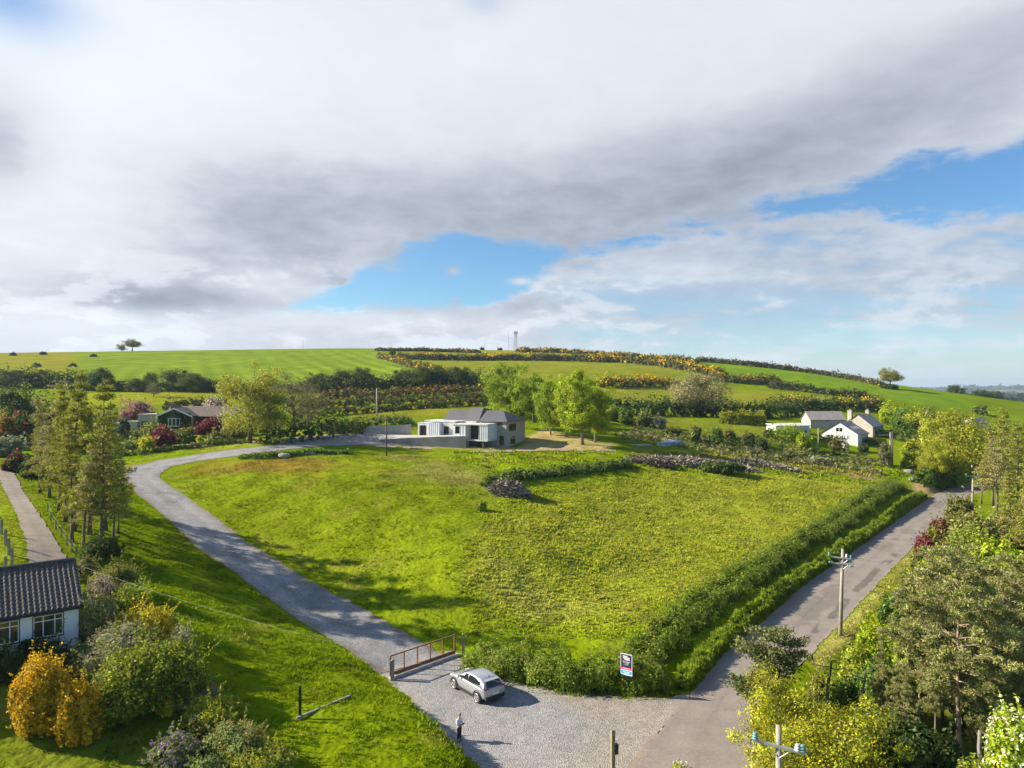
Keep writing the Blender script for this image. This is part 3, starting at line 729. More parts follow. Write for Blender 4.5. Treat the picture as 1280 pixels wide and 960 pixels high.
def lcol(P):
    n, k = P.shape[:2]; s = np.arange(n)[:, None]*np.ones((1, k)); x, y = P[..., 0], P[..., 1]; t = np.linspace(0, 1, k)[None]
    c = np.ones((n, k, 3))*(.82+.36*fbm(x, y, 3, 6, 3))[..., None]
    c *= (1-.22*((s % 14) < 1))[..., None]
    return c*(1-.12*np.exp(-((t-.5)/.12)**2))[..., None]
grid_obj('concrete_driveway', LP_.copy(), .06, 'oldconc', lcol, .09)
tp_ = PW([(470, 556.5), (520, 557.5), (560, 560.5), (620, 563.5), (660, 561), (720, 561), (770, 563)]); tb_ = PW([(470, 559), (520, 560.5), (560, 563.5), (620, 566), (665, 564), (720, 564), (770, 565)])
grid_obj('dirt_track', strip_pts(tp_, tb_, 120, 5), .06, roadmat('dry dirt', (.36, .28, .19), (.28, .215, .14), .8, 8, .5), None, .4)

# ------------------------------------------------------------------ grass
def grass(name, poly, dens, hgt, wid, nb, seed, colmul=1.6, dry=0., clumpy=.5):
    rng = np.random.default_rng(seed); P = np.array(PW(poly))[:, :2]
    lo = P.min(0); hi = P.max(0); n = int((hi-lo).prod()*dens)
    x = rng.uniform(lo[0], hi[0], n); y = rng.uniform(lo[1], hi[1], n)
    ok = (sdpoly(P, x, y) < (vn(x, y, 2, 3)-.5)*2)
    x = x[ok]; y = y[ok]
    d = np.minimum(np.minimum(sdpoly(ROADP, x, y), sdpoly(APRON, x, y)), np.minimum(np.minimum(sdpoly(DRP, x, y), sdpoly(LDP, x, y)), sdpoly(YARD, x, y)))
    ok = (d > rng.uniform(-.25, .35, len(x))) & (fbm(x, y, 1.7, seed+2, 2) > clumpy*rng.uniform(.6, 1.25, len(x)))
    x = x[ok]; y = y[ok]; n = len(x)
    lum = (fbm(x, y, 1.6, 11, 3)-.5)*.35+(fbm(x, y, 5, 12, 2)-.5)*.5
    dd = np.minimum(np.minimum(sdpoly(ROADP, x, y), sdpoly(APRON, x, y)), sdpoly(DRP, x, y))
    z = h(x, y)+lum*(1-sstep(120, 260, np.hypot(x, y)))*sstep(.3, 2.5, dd)-.03
    c = gcol(x, y)*colmul
    s = (.55+.9*fbm(x, y, 2.4, seed, 3))*rng.uniform(.7, 1.3, n)
    if dry:
        q = rng.uniform(size=n) < dry*2*sstep(.4, .7, fbm(x, y, 3, seed+5, 3)); c[q] = np.array((.32, .27, .075))*rng.uniform(.7, 1.3, (int(q.sum()), 1))
    V = []; Cc = []
    for k in range(nb):
        a = rng.uniform(0, 6.283, n); l = rng.uniform(.25, .9, n)*hgt*s; hh = hgt*s*rng.uniform(.6, 1.2, n); w = wid*(.6+.6*s)
        bx = x+rng.normal(0, hgt*.35, n); by = y+rng.normal(0, hgt*.35, n)
        ca, sa = np.cos(a), np.sin(a)
        V.append(np.stack([np.c_[bx-sa*w, by+ca*w, z], np.c_[bx+sa*w, by-ca*w, z], np.c_[bx+ca*l+sa*w*.25, by+sa*l-ca*w*.25, z+hh]], 1))
        Cc.append(np.repeat((c*rng.lognormal(.06, .2, (n, 1)))[:, None], 3, 1))
    V = np.concatenate(V).reshape(-1, 3); Cc = np.concatenate(Cc).reshape(-1, 3)
    mb = MB(); mb.add(V, np.arange(len(V)).reshape(-1, 3), np.clip(Cc, 0, .6))
    return tag(mb.build(name, 'blade'), kind='stuff')
grass('grass', [(140, 600), (200, 640), (330, 750), (480, 850), (520, 885), (600, 960), (640, 1060), (120, 1060), (150, 900), (260, 860), (250, 800), (180, 740), (140, 690), (110, 640)], 22, .20, .03, 5, 3, 1.5, .03)
grass('grass', [(20, 590), (60, 600), (150, 690), (130, 730), (90, 730)], 9, .2, .05, 4, 4)
grass('grass', [(-60, 600), (10, 600), (36, 700), (30, 740), (-60, 740)], 9, .14, .05, 4, 5)
grass('grass', [(-60, 840), (110, 830), (260, 920), (230, 1060), (-60, 1060)], 14, .08, .035, 4, 6)
grass('grass', [(200, 600), (430, 562), (600, 572), (640, 600), (600, 660), (580, 720), (600, 800), (560, 815), (440, 752), (300, 670)], 10, .17, .045, 5, 7, 1.6, .03)
grass('grass', [(600, 640), (660, 610), (800, 585), (1000, 600), (1140, 605), (1040, 660), (900, 750), (820, 800), (600, 800), (570, 720)], 15, .20, .05, 6, 8, 2.15, .12, .22)
grass('grass', [(560, 566), (800, 566), (1000, 566), (1130, 585), (1130, 602), (1000, 598), (800, 586), (640, 600), (560, 574)], 3, .4, .10, 5, 9, 1.6, .10)
grass('grass', [(1015, 828), (1062, 772), (1140, 690), (1160, 690), (1080, 790), (1035, 850)], 18, .20, .03, 5, 10, 1.5, .35, .3)
grass('grass', [(640, 848), (700, 858), (840, 862), (862, 872), (800, 880), (700, 870), (640, 860)], 25, .22, .035, 5, 12, 1.1, .3, .3)
grass('grass', [(140, 585), (200, 570), (350, 552), (340, 545), (150, 565)], 4, .2, .07, 4, 13)

# ------------------------------------------------------------------ sky and sun
SUN_AZ = math.atan2(-3.14, .36); EL = R(28)
sun = bpy.data.objects.new('sun', bpy.data.lights.new('sun', 'SUN')); C.objects.link(sun)
sd = Vector((math.sin(SUN_AZ)*math.cos(EL), math.cos(SUN_AZ)*math.cos(EL), math.sin(EL)))
sun.rotation_euler = sd.to_track_quat('Z', 'Y').to_euler(); sun.location = (0, 0, 60)
sun.data.energy = 5.0; sun.data.angle = R(.53); sun.data.color = (1, .89, .71)
w = bpy.data.worlds.new('World'); scene.world = w; w.use_nodes = True
nt = w.node_tree; nt.nodes.clear(); N = nt.nodes.new; L = nt.links.new
class E:
    def __init__(s, o): s.o = o
    def _m(s, op, a, b=None, c=None):
        n = N('ShaderNodeMath'); n.operation = op
        for i, q in enumerate((a, b, c)):
            if q is None: continue
            if isinstance(q, E): L(q.o, n.inputs[i])
            else: n.inputs[i].default_value = q
        return E(n.outputs[0])
    def __add__(s, o): return s._m('ADD', s, o)
    __radd__ = __add__
    def __sub__(s, o): return s._m('SUBTRACT', s, o)
    def __rsub__(s, o): return s._m('SUBTRACT', o, s)
    def __mul__(s, o): return s._m('MULTIPLY', s, o)
    __rmul__ = __mul__
    def __truediv__(s, o): return s._m('DIVIDE', s, o)
    def f(s, op, b=None): return s._m(op, s, b)
    def ss(s, a, b, lo=0, hi=1):
        n = N('ShaderNodeMapRange'); n.interpolation_type = 'SMOOTHSTEP'
        L(s.o, n.inputs['Value']); n.inputs['From Min'].default_value = a; n.inputs['From Max'].default_value = b; n.inputs['To Min'].default_value = lo; n.inputs['To Max'].default_value = hi
        return E(n.outputs[0])
tc = N('ShaderNodeTexCoord'); sx = N('ShaderNodeSeparateXYZ'); L(tc.outputs['Generated'], sx.inputs[0])
X, Y_, Z = (E(sx.outputs[i]) for i in range(3))
az = X._m('ARCTAN2', X, Y_); el = Z.f('ARCSINE')
A = lambda u: math.atan((u-640)/F)
B = lambda v, u=640: math.atan((487-v)/F*math.cos(A(u)))
def comb(a, b, c):
    n = N('ShaderNodeCombineXYZ')
    for i, q in enumerate((a, b, c)):
        if isinstance(q, E): L(q.o, n.inputs[i])
        else: n.inputs[i].default_value = q
    return n.outputs[0]
def noise(vec, sc, det=5, rough=.55, dist=0, off=None):
    n = N('ShaderNodeTexNoise'); n.inputs['Scale'].default_value = sc; n.inputs['Detail'].default_value = det; n.inputs['Roughness'].default_value = rough; n.inputs['Distortion'].default_value = dist
    L(vec, n.inputs['Vector']); return E(n.outputs['Fac'])
den = Z.f('MAXIMUM', 0.0)+.10
deck = comb(X/den, Y_/den, 0.)          # the cloud deck, seen in perspective
deckx = comb(X/den*.55, Y_/den*1.5, 3.7)
lowv = comb(az*4.0, el*10.0, 1.3)
def curve(x, lo, hi, pts):
    """y(x) through points; returns y"""
    ys_ = [p[1] for p in pts]; a, b = min(ys_)-1e-3, max(ys_)+1e-3
    n = N('ShaderNodeFloatCurve'); c = n.mapping.curves[0]
    P = [((p[0]-lo)/(hi-lo), (p[1]-a)/(b-a)) for p in pts]
    c.points[0].location = P[0]; c.points[1].location = P[-1]
    for p in P[1:-1]: c.points.new(*p)
    n.mapping.update()
    t = x.ss(0, 1) if False else (x-lo)/(hi-lo)
    L(t.o, n.inputs['Value']); return E(n.outputs[0])*(b-a)+a
def gau(u, v, ru, rv, rot=0):
    a0, b0 = A(u), B(v, u); sa, sb = ru/F, rv/F
    da = az-a0; db = el-b0; c, s_ = math.cos(rot), math.sin(rot)
    p = (da*c+db*s_)/sa; q = (db*c-da*s_)/sb
    return ((p*p+q*q)*-1.).f('EXPONENT') if False else E.f((p*p+q*q)*-1., 'EXPONENT')
n_big = noise(deck, .9, 7, .55, .3); n_mid = noise(deck, 2.2, 7, .6, .4); n_str = noise(deckx, 1.2, 7, .6, .3); n_low = noise(lowv, 1.6, 7, .58, .4); n_fine = noise(lowv, 4.5, 6, .6, .3)
pt = lambda u, v: (A(u), B(v, u))
top = curve(az, -.7, .7, [(-.7, .02), pt(150, 405), pt(330, 388), pt(372, 372), pt(430, 352), pt(470, 326), pt(560, 292), pt(640, 298), pt(720, 300), pt(900, 262), pt(1040, 230), pt(1160, 192), pt(1280, 174), (.7, .34)])
bot = curve(az, -.7, .7, [(-.7, .03), pt(150, 405), pt(330, 392), pt(372, 390), pt(560, 390), pt(600, 388), pt(650, 366), pt(690, 338), pt(760, 314), pt(950, 276), pt(1050, 271), pt(1120, 273), pt(1280, 274), (.7, .235)])
n_tiny = noise(lowv, 11, 5, .6, .2)
wrp = (n_mid-.5)*.03+(n_low-.5)*.05+(n_fine-.5)*.035+(n_tiny-.5)*.02
blue = (top-el+wrp*1.0).ss(-.005, .017)*(el-bot+wrp*1.3).ss(-.006, .017)
blue = blue*(1.0-gau(490, 332, 22, 10)*.5*n_fine.ss(.4, .55))*(1.0-gau(566, 338, 9, 5)*.95)*(1.0-gau(652, 351, 14, 5)*.9)
corner = gau(5, -5, 60, 28)*.75+gau(605, 0, 30, 14)*.25
# thin streaky cloud under the gap to the right
thin = (bot-el).ss(-.002, .01)*az.ss(A(640), A(760))
hol = (n_str*.40+n_low*.30+n_fine*.3+(el-.1)*.6).ss(.44, .55)
hol = hol.f('MAXIMUM', gau(860, 335, 210, 34, -.1)*1.05).f('MINIMUM', 1.0)
cov = (1.0-blue)*(1.0-corner)
cov = cov*(1.0-thin*(1.0-(.34+hol*.58)))
# unseen sky overhead and behind is cleared of cloud to weaken fill light
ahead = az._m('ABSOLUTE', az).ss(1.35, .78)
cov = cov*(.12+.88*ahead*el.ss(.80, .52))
# brightness of the cloud
up = el.ss(.16, .46)
g = .66+up*.20+el.ss(.13, .03)*.12
g = g+gau(110, 110, 190, 110)*.22+gau(20, 290, 110, 80)*.26+gau(150, 200, 120, 110)*.06+gau(430, 60, 330, 70)*.07+gau(330, 150, 150, 60)*.08
g = g-gau(290, 240, 150, 70)*.15-gau(620, 250, 260, 50, .05)*.10-gau(1020, 165, 330, 60, .22)*.20-gau(-5, 175, 40, 55)*.30-gau(170, 375, 100, 24)*.24-gau(430, 350, 60, 10)*.10
g = g+gau(350, 355, 70, 20)*.17+gau(120, 405, 110, 16)*.20+gau(420, 400, 230, 14)*.15+gau(760, 345, 120, 20)*.10
g = g+(n_big-.5)*.16*(.4+up)+(n_mid-.5)*.09*(.3+up)+(n_low-.5)*.30*(1.0-up*.6)+(n_fine-.5)*.26*(1.0-up*.7)
g = (g-.80)*1.3+.81
puf = (n_low*.7+n_fine*.3).ss(.49, .545)*el.ss(.02, .05)*el.ss(.20, .10)
g = g-puf*0.0+puf*.20*(1.0-thin*.5)
g = g.f('MAXIMUM', .26)
g = g.f('MINIMUM', .80)+(g-.80).f('MAXIMUM', 0.0).f('MINIMUM', .5)*.45
cc = N('ShaderNodeCombineColor'); 
SK = 10.0*.435
wr = g.ss(.30, .9)
L((g*SK*(wr*.11+.80)).o, cc.inputs[0]); L((g*SK*(wr*.07+.90)).o, cc.inputs[1]); L((g*SK*(1.10-wr*.05)).o, cc.inputs[2])
sky = N('ShaderNodeTexSky'); sky.sky_type = 'NISHITA'; sky.sun_disc = False; sky.sun_elevation = EL; sky.sun_rotation = SUN_AZ % (2*math.pi)
sky.air_density = 1.0; sky.dust_density = .4; sky.ozone_density = 2.0
hs = N('ShaderNodeHueSaturation'); hs.inputs['Saturation'].default_value = 1.15; hs.inputs['Value'].default_value = .86; L(sky.outputs[0], hs.inputs['Color'])
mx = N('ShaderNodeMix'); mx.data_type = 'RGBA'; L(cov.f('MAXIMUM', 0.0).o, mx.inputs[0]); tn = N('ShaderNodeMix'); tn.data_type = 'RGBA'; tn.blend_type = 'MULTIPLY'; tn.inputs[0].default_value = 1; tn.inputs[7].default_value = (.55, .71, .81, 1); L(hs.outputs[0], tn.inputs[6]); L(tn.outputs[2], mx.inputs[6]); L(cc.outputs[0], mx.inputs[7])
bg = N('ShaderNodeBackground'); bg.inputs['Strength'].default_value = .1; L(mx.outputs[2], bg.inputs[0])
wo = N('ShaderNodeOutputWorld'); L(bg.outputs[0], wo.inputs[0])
w.cycles.sampling_method = 'MANUAL'; w.cycles.sample_map_resolution = 512
vs = scene.view_settings; vs.view_transform = 'Standard'; vs.look = 'None'; vs.gamma = 1; vs.use_curve_mapping = False; vs.exposure = 1.22
scene.display_settings.display_device = 'sRGB'
cy_ = scene.cycles; cy_.use_denoising = True; cy_.max_bounces = 6; cy_.diffuse_bounces = 3; cy_.glossy_bounces = 2; cy_.transmission_bounces = 3; cy_.volume_bounces = 0; cy_.transparent_max_bounces = 4
cy_.use_adaptive_sampling = True; cy_.adaptive_threshold = .015; cy_.sample_clamp_indirect = 6; cy_.caustics_reflective = False; cy_.caustics_refractive = False
scene.render.use_persistent_data = False
# ------------------------------------------------------------------ haze
hb = MB(); hb.box((0, 7000, 55), (44000, 30000, 230))
m, nt, out = new_mat('haze'); N = nt.nodes.new
pv = N('ShaderNodeVolumePrincipled'); pv.inputs['Color'].default_value = (.62, .79, 1, 1); pv.inputs['Density'].default_value = .00009; pv.inputs['Anisotropy'].default_value = .2
nt.links.new(pv.outputs[0], out.inputs['Volume'])
hz_o = hb.build('haze', m); tag(hz_o, kind='stuff')
# ------------------------------------------------------------------ buildings
M['wood'] = mat('grey fence wood', (.25, .23, .19), .9, var=.2)
UP = np.array((0, 0, 1.))
M['tile'] = mat('grey brown roof tile', (.125, .10, .09), .85, nscale=7, col2=(.07, .06, .058), bump=.3, bscale=25)
M['tile2'] = mat('brown roof tile', (.135, .108, .092), .85, nscale=2, var=.2, bump=.4, bscale=8)
M['barnroof'] = mat('grey fibre roof', (.23, .21, .20), .8, var=.15, nscale=1)
M['cream'] = mat('cream plaster', (.42, .375, .32), .85, var=.12, nscale=.8, bump=.2)
M['coldwhite'] = mat('white sheet metal', (.55, .59, .62), .45, var=.06, nscale=1)
M['primer'] = mat('grey retaining wall', (.26, .25, .25), .9, nscale=.5, col2=(.19, .185, .18), bump=.2)
M['ivy_wall'] = mat('brick behind ivy', (.10, .08, .06), .9, var=.3, nscale=4)
M['brickbrown'] = mat('brown brick', (.24, .15, .10), .9, var=.2, nscale=3)
M['timber'] = mat('golden timber', (.38, .22, .07), .7, var=.15)
M['lead'] = mat('membrane roof', (.55, .54, .52), .7, var=.12, nscale=.7)
def window(par, o, ax, n, a, b, c, d, bars=(.5,), trans=None, fr='upvc', label=None, sill='conc', rec=.07, fw=.06, outer=None, pane='glass'):
    o, ax, n = (np.array(q, float) for q in (o, ax, n))
    f = MB(); e0, e1 = -rec, -rec+.05
    f.obox(o, ax, n, a, a+fw, c, d, e0, e1); f.obox(o, ax, n, b-fw, b, c, d, e0, e1)
    f.obox(o, ax, n, a+fw, b-fw, c, c+fw, e0, e1); f.obox(o, ax, n, a+fw, b-fw, d-fw, d, e0, e1)
    for k in bars: x = a+(b-a)*k; f.obox(o, ax, n, x-fw/2, x+fw/2, c+fw, d-fw, e0, e1-.006)
    if trans: z = c+(d-c)*trans; f.obox(o, ax, n, a+fw, b-fw, z-fw/2, z+fw/2, e0, e1-.012)
    w_ = f.build('window', fr, par)
    if label: w_['label'] = label
    g = MB(); g.obox(o, ax, n, a+fw*.5, b-fw*.5, c+fw*.5, d-fw*.5, -rec-.015, -rec+.012); g.build('pane', pane, w_)
    if sill: s_ = MB(); s_.obox(o, ax, n, a-.06, b+.06, c-.07, c-.002, -rec, .07); s_.build('sill', sill, w_)
    if outer:
        s_ = MB(); t = .05
        for q in ((a-t, a, c, d+t), (b, b+t, c, d+t), (a, b, d, d+t)): s_.obox(o, ax, n, *q, -.02, .022)
        s_.build('surround', outer, w_)
    return w_
def gable_roof(L, D, z, rise, over=.35, end=.3, th=.14):
    """slabs of a ridge roof along x"""
    mb = MB(); hd = D/2+over; sl = rise/(D/2); ze = z-over*sl
    for s in (-1, 1):
        pr = [(-L/2-end, s*hd, ze), (-L/2-end, 0, z+rise), (-L/2-end, 0, z+rise+th), (-L/2-end, s*hd, ze+th)]
        if s > 0: pr = pr[::-1]
        mb.prism(pr, (L+2*end, 0, 0))
    return mb
def gables(mb, L, D, z, rise):
    for s in (-1, 1):
        p = [(s*L/2, -D/2, z), (s*L/2, D/2, z), (s*L/2, 0, z+rise)]; mb.poly(p if s > 0 else p[::-1])
X1, Y1 = np.array((1., 0, 0)), np.array((0, 1., 0))
def shell(mb, L, D, H, front=(), right=(), left=(), base=-1.2):
    mb.wall((-L/2, -D/2, 0), X1, -Y1, L, H, front); mb.wall((L/2, -D/2, 0), Y1, X1, D, H, right)
    mb.wall((L/2, D/2, 0), -X1, Y1, L, H); mb.wall((-L/2, D/2, 0), -Y1, -X1, D, H, left)
    mb.box((0, 0, base/2-.003), (L, D, -base))

M['dullsteel'] = mat('dull steel', (.22, .24, .27), .6, metal=.3)
# --- the white bungalow in the near corner, pantiled
ang = math.atan2(.62, .783)
cor = np.array((-29.2, 47.0)); Lb, Db, Hb = 12.0, 7.6, 2.95
axd = np.array((.783, .62)); nd = np.array((.62, -.783))
cen = cor-axd*Lb/2-nd*Db/2; zb = 5.35
B1 = empty('bungalow', (cen[0], cen[1], zb), ang, 'white rendered bungalow with brown pantile roof and three-light windows above a dark hedge', 'house')
ops = [(Lb-2.52, Lb-.88, 1.0, 2.42), (Lb-5.0, Lb-3.28, 1.0, 2.42), (Lb-8.6, Lb-6.9, 1.0, 2.42)]
wm = MB(); shell(wm, Lb, Db, Hb, ops); gables(wm, Lb, Db, Hb, 2.0)
wm.obox((-Lb/2, -Db/2, 0), X1, -Y1, 0, Lb, -1, .25, .002, .03)
wm.build('wall', 'white', B1)
for q in ops: window(B1, (-Lb/2, -Db/2, 0), X1, -Y1, *q, bars=(.33, .72), trans=.74, sill='dark', outer='dark', pane='glass_painted_garden')
M['room_shade'] = mat('painted room shade', (.05, .05, .045), .9)  # darkness of the rooms put into the colour of solid blocks
im = MB(); im.box((0, 0, 1.4), (Lb-.5, Db-.5, 2.6)); im.build('room_shade', 'room_shade', B1)
# pantile roof: every course and every roll is in the mesh
def pantile(L, D, z, rise, over=.45, end=.25, tw=.30, cl=.36):
    mb = MB(); hd = D/2+over; sl = rise/(D/2); ze = z-over*sl; ns = math.hypot(hd, hd*sl)
    nc = int(ns/cl); nt_ = int((L+2*end)/tw); sub = 6
    xs_ = np.linspace(-L/2-end, L/2+end, nt_*sub+1); ph = (np.arange(nt_*sub+1) % sub)/sub
    prof = .055*np.clip(np.sin(ph*2*math.pi), -.35, 1)
    for s in (-1, 1):
        rows = []
        for c in range(nc):
            for e, dz in ((0, .045), (1, 0.)):
                t = (c+e)/nc; y = s*hd*(1-t); zz = ze+(z+rise-ze)*t+dz+.10
                rows.append(np.c_[xs_, np.full_like(xs_, y), zz+prof])
        V = np.array(rows); n, k = V.shape[:2]
        i = (np.arange(n-1)[:, None]*k+np.arange(k-1)[None]).ravel(); fq = np.c_[i, i+1, i+1+k, i+k]
        rg = np.random.default_rng(4); tone = np.repeat(rg.uniform(.75, 1.25, (nc, nt_+1)), sub, 1)[:, :k]
        col = np.repeat(tone, 2, 0)[..., None]*np.ones(3)
        mb.add(V.reshape(-1, 3), fq if s < 0 else fq[:, ::-1], col.reshape(-1, 3))
    return mb
rf = pantile(Lb, Db, Hb, 2.0).build('roof', 'tile', B1)
u_ = gable_roof(Lb, Db, Hb, 2.0, .42, .22, .07); u_.build('roof_deck', 'dark', rf)
rd = MB(); 
for k in range(28): x = -Lb/2-.25+k*.445; rd.tube([(x, 0, Hb+2.16), (x+.43, 0, Hb+2.16)], [.13, .115], 8)
rd.build('ridge_tiles', 'tile', rf)
gt = MB(); ze = Hb-.45*2.0/(Db/2)
gt.tube([(-Lb/2-.25, -Db/2-.5, ze+.04), (Lb/2+.25, -Db/2-.5, ze+.04)], .07, 8); gt.box((0, -Db/2-.40, ze-.02), (Lb+.5, .06, .2))
gt.build('gutter', 'dark', B1)

# --- the unfinished house on the terrace
hp = PY(633, 557, 146.0); HA = R(-24)
N1 = empty('unfinished_house', hp, HA, 'half-built house of white box wings, bare block and slate roofs above the green field', 'house')
# local frame: x along the front, right end at 0; y back
wb = MB()
fr_ops = [(4.6, 5.6, .05, 2.0), ]
Lm, Dm, Hm = 6.2, 10.0, 4.9
wb.wall((-Lm, 0, 0), X1, -Y1, Lm, Hm, fr_ops, .15)
en = [(1.2, 5.0, 2.9, 4.45), (2.0, 4.6, .15, 1.75)]
wb.wall((0, 0, 0), Y1, X1, Dm, Hm, en, .2)
wb.wall((0, Dm, 0), -X1, Y1, Lm, Hm); wb.wall((-Lm, Dm, 0), -Y1, -X1, Dm, Hm)
wb.box((-Lm/2, Dm/2, -.753), (Lm, Dm, 1.5))
wb.build('block_wall', 'block', N1)
M['brownstrip'] = mat('brown membrane', (.13, .07, .05), .8)
fb_ = MB(); fb_.obox((-Lm, 0, 0), X1, -Y1, 3.0, 5.2, 4.2, 4.86, .003, .03); fb_.build('cavity_strip', 'brownstrip', N1)
window(N1, (-Lm, 0, 0), X1, -Y1, *fr_ops[0], bars=(), fr='dark', sill=None, label='dark door opening in the bare block front')
window(N1, (0, 0, 0), Y1, X1, *en[0], bars=(.4,), fr='dark', sill=None)
window(N1, (0, 0, 0), Y1, X1, *en[1], bars=(.5,), fr='dark', sill=None)
rb = MB(); zt = Hm+2.1
ze_ = Hm+.004; x0_, x1_, y0_, y1_, rx_ = -Lm-.12, .3, -.38, Dm+.38, -2.3
hv = [(x0_, y0_, ze_), (x1_, y0_, ze_), (x1_, y1_, ze_), (x0_, y1_, ze_), (x0_, y0_, ze_+.16), (x1_, y0_, ze_+.16), (x1_, y1_, ze_+.16), (x0_, y1_, ze_+.16), (x0_, 3.6, zt+.2), (rx_, 3.6, zt+.2)]
rb.add(hv, [np.array([[3, 2, 1, 0], [0, 1, 5, 4], [1, 2, 6, 5], [2, 3, 7, 6], [3, 0, 4, 7], [4, 5, 9, 8], [6, 7, 8, 9]]), np.array([[5, 6, 9], [7, 4, 8]])])
rb.build('slate_roof', 'slate', N1)
# middle bay with its own taller hipped roof
mb_ = MB(); mb_.box((-9.3, 5.2, 2.45), (3.0, 6.5, 4.9)); mb_.build('stair_bay', 'block', N1)
r2 = MB(); r2.prism([(-7.6, 1.6, 4.3), (-7.6, 4.6, 7.7), (-7.6, 8.5, 7.3), (-7.6, 9, 4.6)], (-3.3, 0, 0))
r2.build('slate_roof', 'slate', N1, ); 
r3 = MB(); r3.prism([(-10.95, 3.4, 5.0), (-10.95, 6.2, 7.05), (-10.95, 9.5, 7.0), (-10.95, 10, 5.0)], (-6.2, 0, 0)); r3.build('slate_roof', 'slate', N1)
# white flat-roofed wings, deck level with the yard
zt_ = 1.55
ww = MB()
def wbox(a, b, y0, y1, z0, z1): ww.box(((a+b)/2, (y0+y1)/2, (z0+z1)/2), (b-a, y1-y0, z1-z0))
wl = [(-22.5, -17.6, .6, 7), ]
# left box: two piers and a lintel round an opening filled by a dark block
ww.wall((-20.9, -1.2, zt_), X1, -Y1, 2.9, 2.75, [(.35, 2.2, 0, 2.35)], .5)
ww.wall((-20.9, 6, zt_), -Y1, -X1, 7.2, 2.75); 
wbox(-20.95, -17.95, -1.25, 6, zt_+2.753, zt_+2.95)
ww.wall((-15.2, -.4, zt_), X1, -Y1, 3.3, 3.1, [(.25, 1.65, 0, 2.2)], .25)
ww.wall((-11.9, -1.6, zt_), X1, -Y1, 4.1, 2.7, [(.5, 3.2, .75, 2.3)], .3)
ww.wall((-11.9, -.4, zt_), -Y1, -X1, 1.2, 2.7)
wbox(-18.0, -7.8, 1.2, 6.5, zt_-.3, zt_+3.3)
wbox(-18.3, -11.9, -.5, 1.2, zt_+3.1, zt_+3.32); wbox(-12.0, -7.6, -1.9, 1.2, zt_+2.703, zt_+2.98)
M['bareboard'] = mat('weathered white board', (.60, .60, .60), .8, nscale=.9, col2=(.42, .43, .44))
ww.build('white_wing', 'bareboard', N1)
dk = MB(); dk.box((-19.6, 1.5, zt_+1.2), (2.4, 4.2, 2.35)); dk.build('shade_block', 'room_shade', N1)
fl = MB(); fl.box((-15.5, 3.4, zt_+3.36), (9.5, 5.8, .1)); fl.build('flat_roof', 'lead', N1)
window(N1, (-15.2, -.4, zt_), X1, -Y1, .25, 1.65, 0, 2.2, bars=(.5,), fr='dark', sill=None, rec=.2)
window(N1, (-11.9, -1.6, zt_), X1, -Y1, .5, 3.2, .75, 2.3, bars=(), fr='dark', sill=None, rec=.25)
def seamed(name, x0, x1, y0, y1, z0, z1, parent):
    s_ = MB(); s_.box(((x0+x1)/2, (y0+y1)/2, (z0+z1)/2), (x1-x0, y1-y0, z1-z0))
    k = max(2, int((x1-x0)/.45))
    for i in range(k+1): s_.box((x0+(x1-x0)*i/k, y0-.03, (z0+z1)/2), (.05, .06, z1-z0))
    k = max(2, int((y1-y0)/.45))
    for i in range(1, k+1):
        s_.box((x1+.03, y0+(y1-y0)*i/k, (z0+z1)/2), (.06, .05, z1-z0)); s_.box((x0-.03, y0+(y1-y0)*i/k, (z0+z1)/2), (.06, .05, z1-z0))
    return s_.build(name, 'coldwhite', parent)
seamed('metal_panel', -17.9, -15.3, -1.5, .4, zt_, zt_+2.95, N1)
rv = MB(); rv.box((-7.5, -1.2, zt_+1.3), (.9, .8, 2.6)); rv.build('brown_reveal', 'brickbrown', N1)
# cantilevered box on two legs
bx = MB(); x0, x1, y0, y1, z0, z1 = -8.6, -2.2, -4.6, -.02, 1.1, 4.65
bx.box(((x0+x1)/2, (y0+y1)/2, z0+.125), (x1-x0, y1-y0, .25)); bx.box(((x0+x1)/2, (y0+y1)/2, z1-.125), (x1-x0+.2, y1-y0+.2, .25))
bx.build('box_floor_and_roof', 'lead', N1)
seamed('metal_panel', x0, -7.3, y0+.05, y1, z0+.253, z1-.253, N1); seamed('metal_panel', -4.1, x1, y0+.05, y1, z0+.253, z1-.253, N1)
ri = MB(); ri.box((-5.7, -1.2, (z0+z1)/2), (3.1, 2.0, z1-z0-.52)); ri.build('shade_block', 'room_shade', N1)  # dark block stands in for the shade inside the box
rw = MB(); rw.box((-4.22, -3.3, z0+.8), (.2, 2.0, 1.0)); rw.build('inner_partition', 'white', N1)
for x in (-6.9, -3.4):
    lg = MB(); lg.box((x, -4.1, z0/2-.6), (.22, .22, z0+1.2)); lg.build('leg', 'conc', N1)
un = MB(); un.box((-5.4, -.6, .3), (5.6, .4, 1.6)); un.build('undercroft_wall', 'primer', N1)
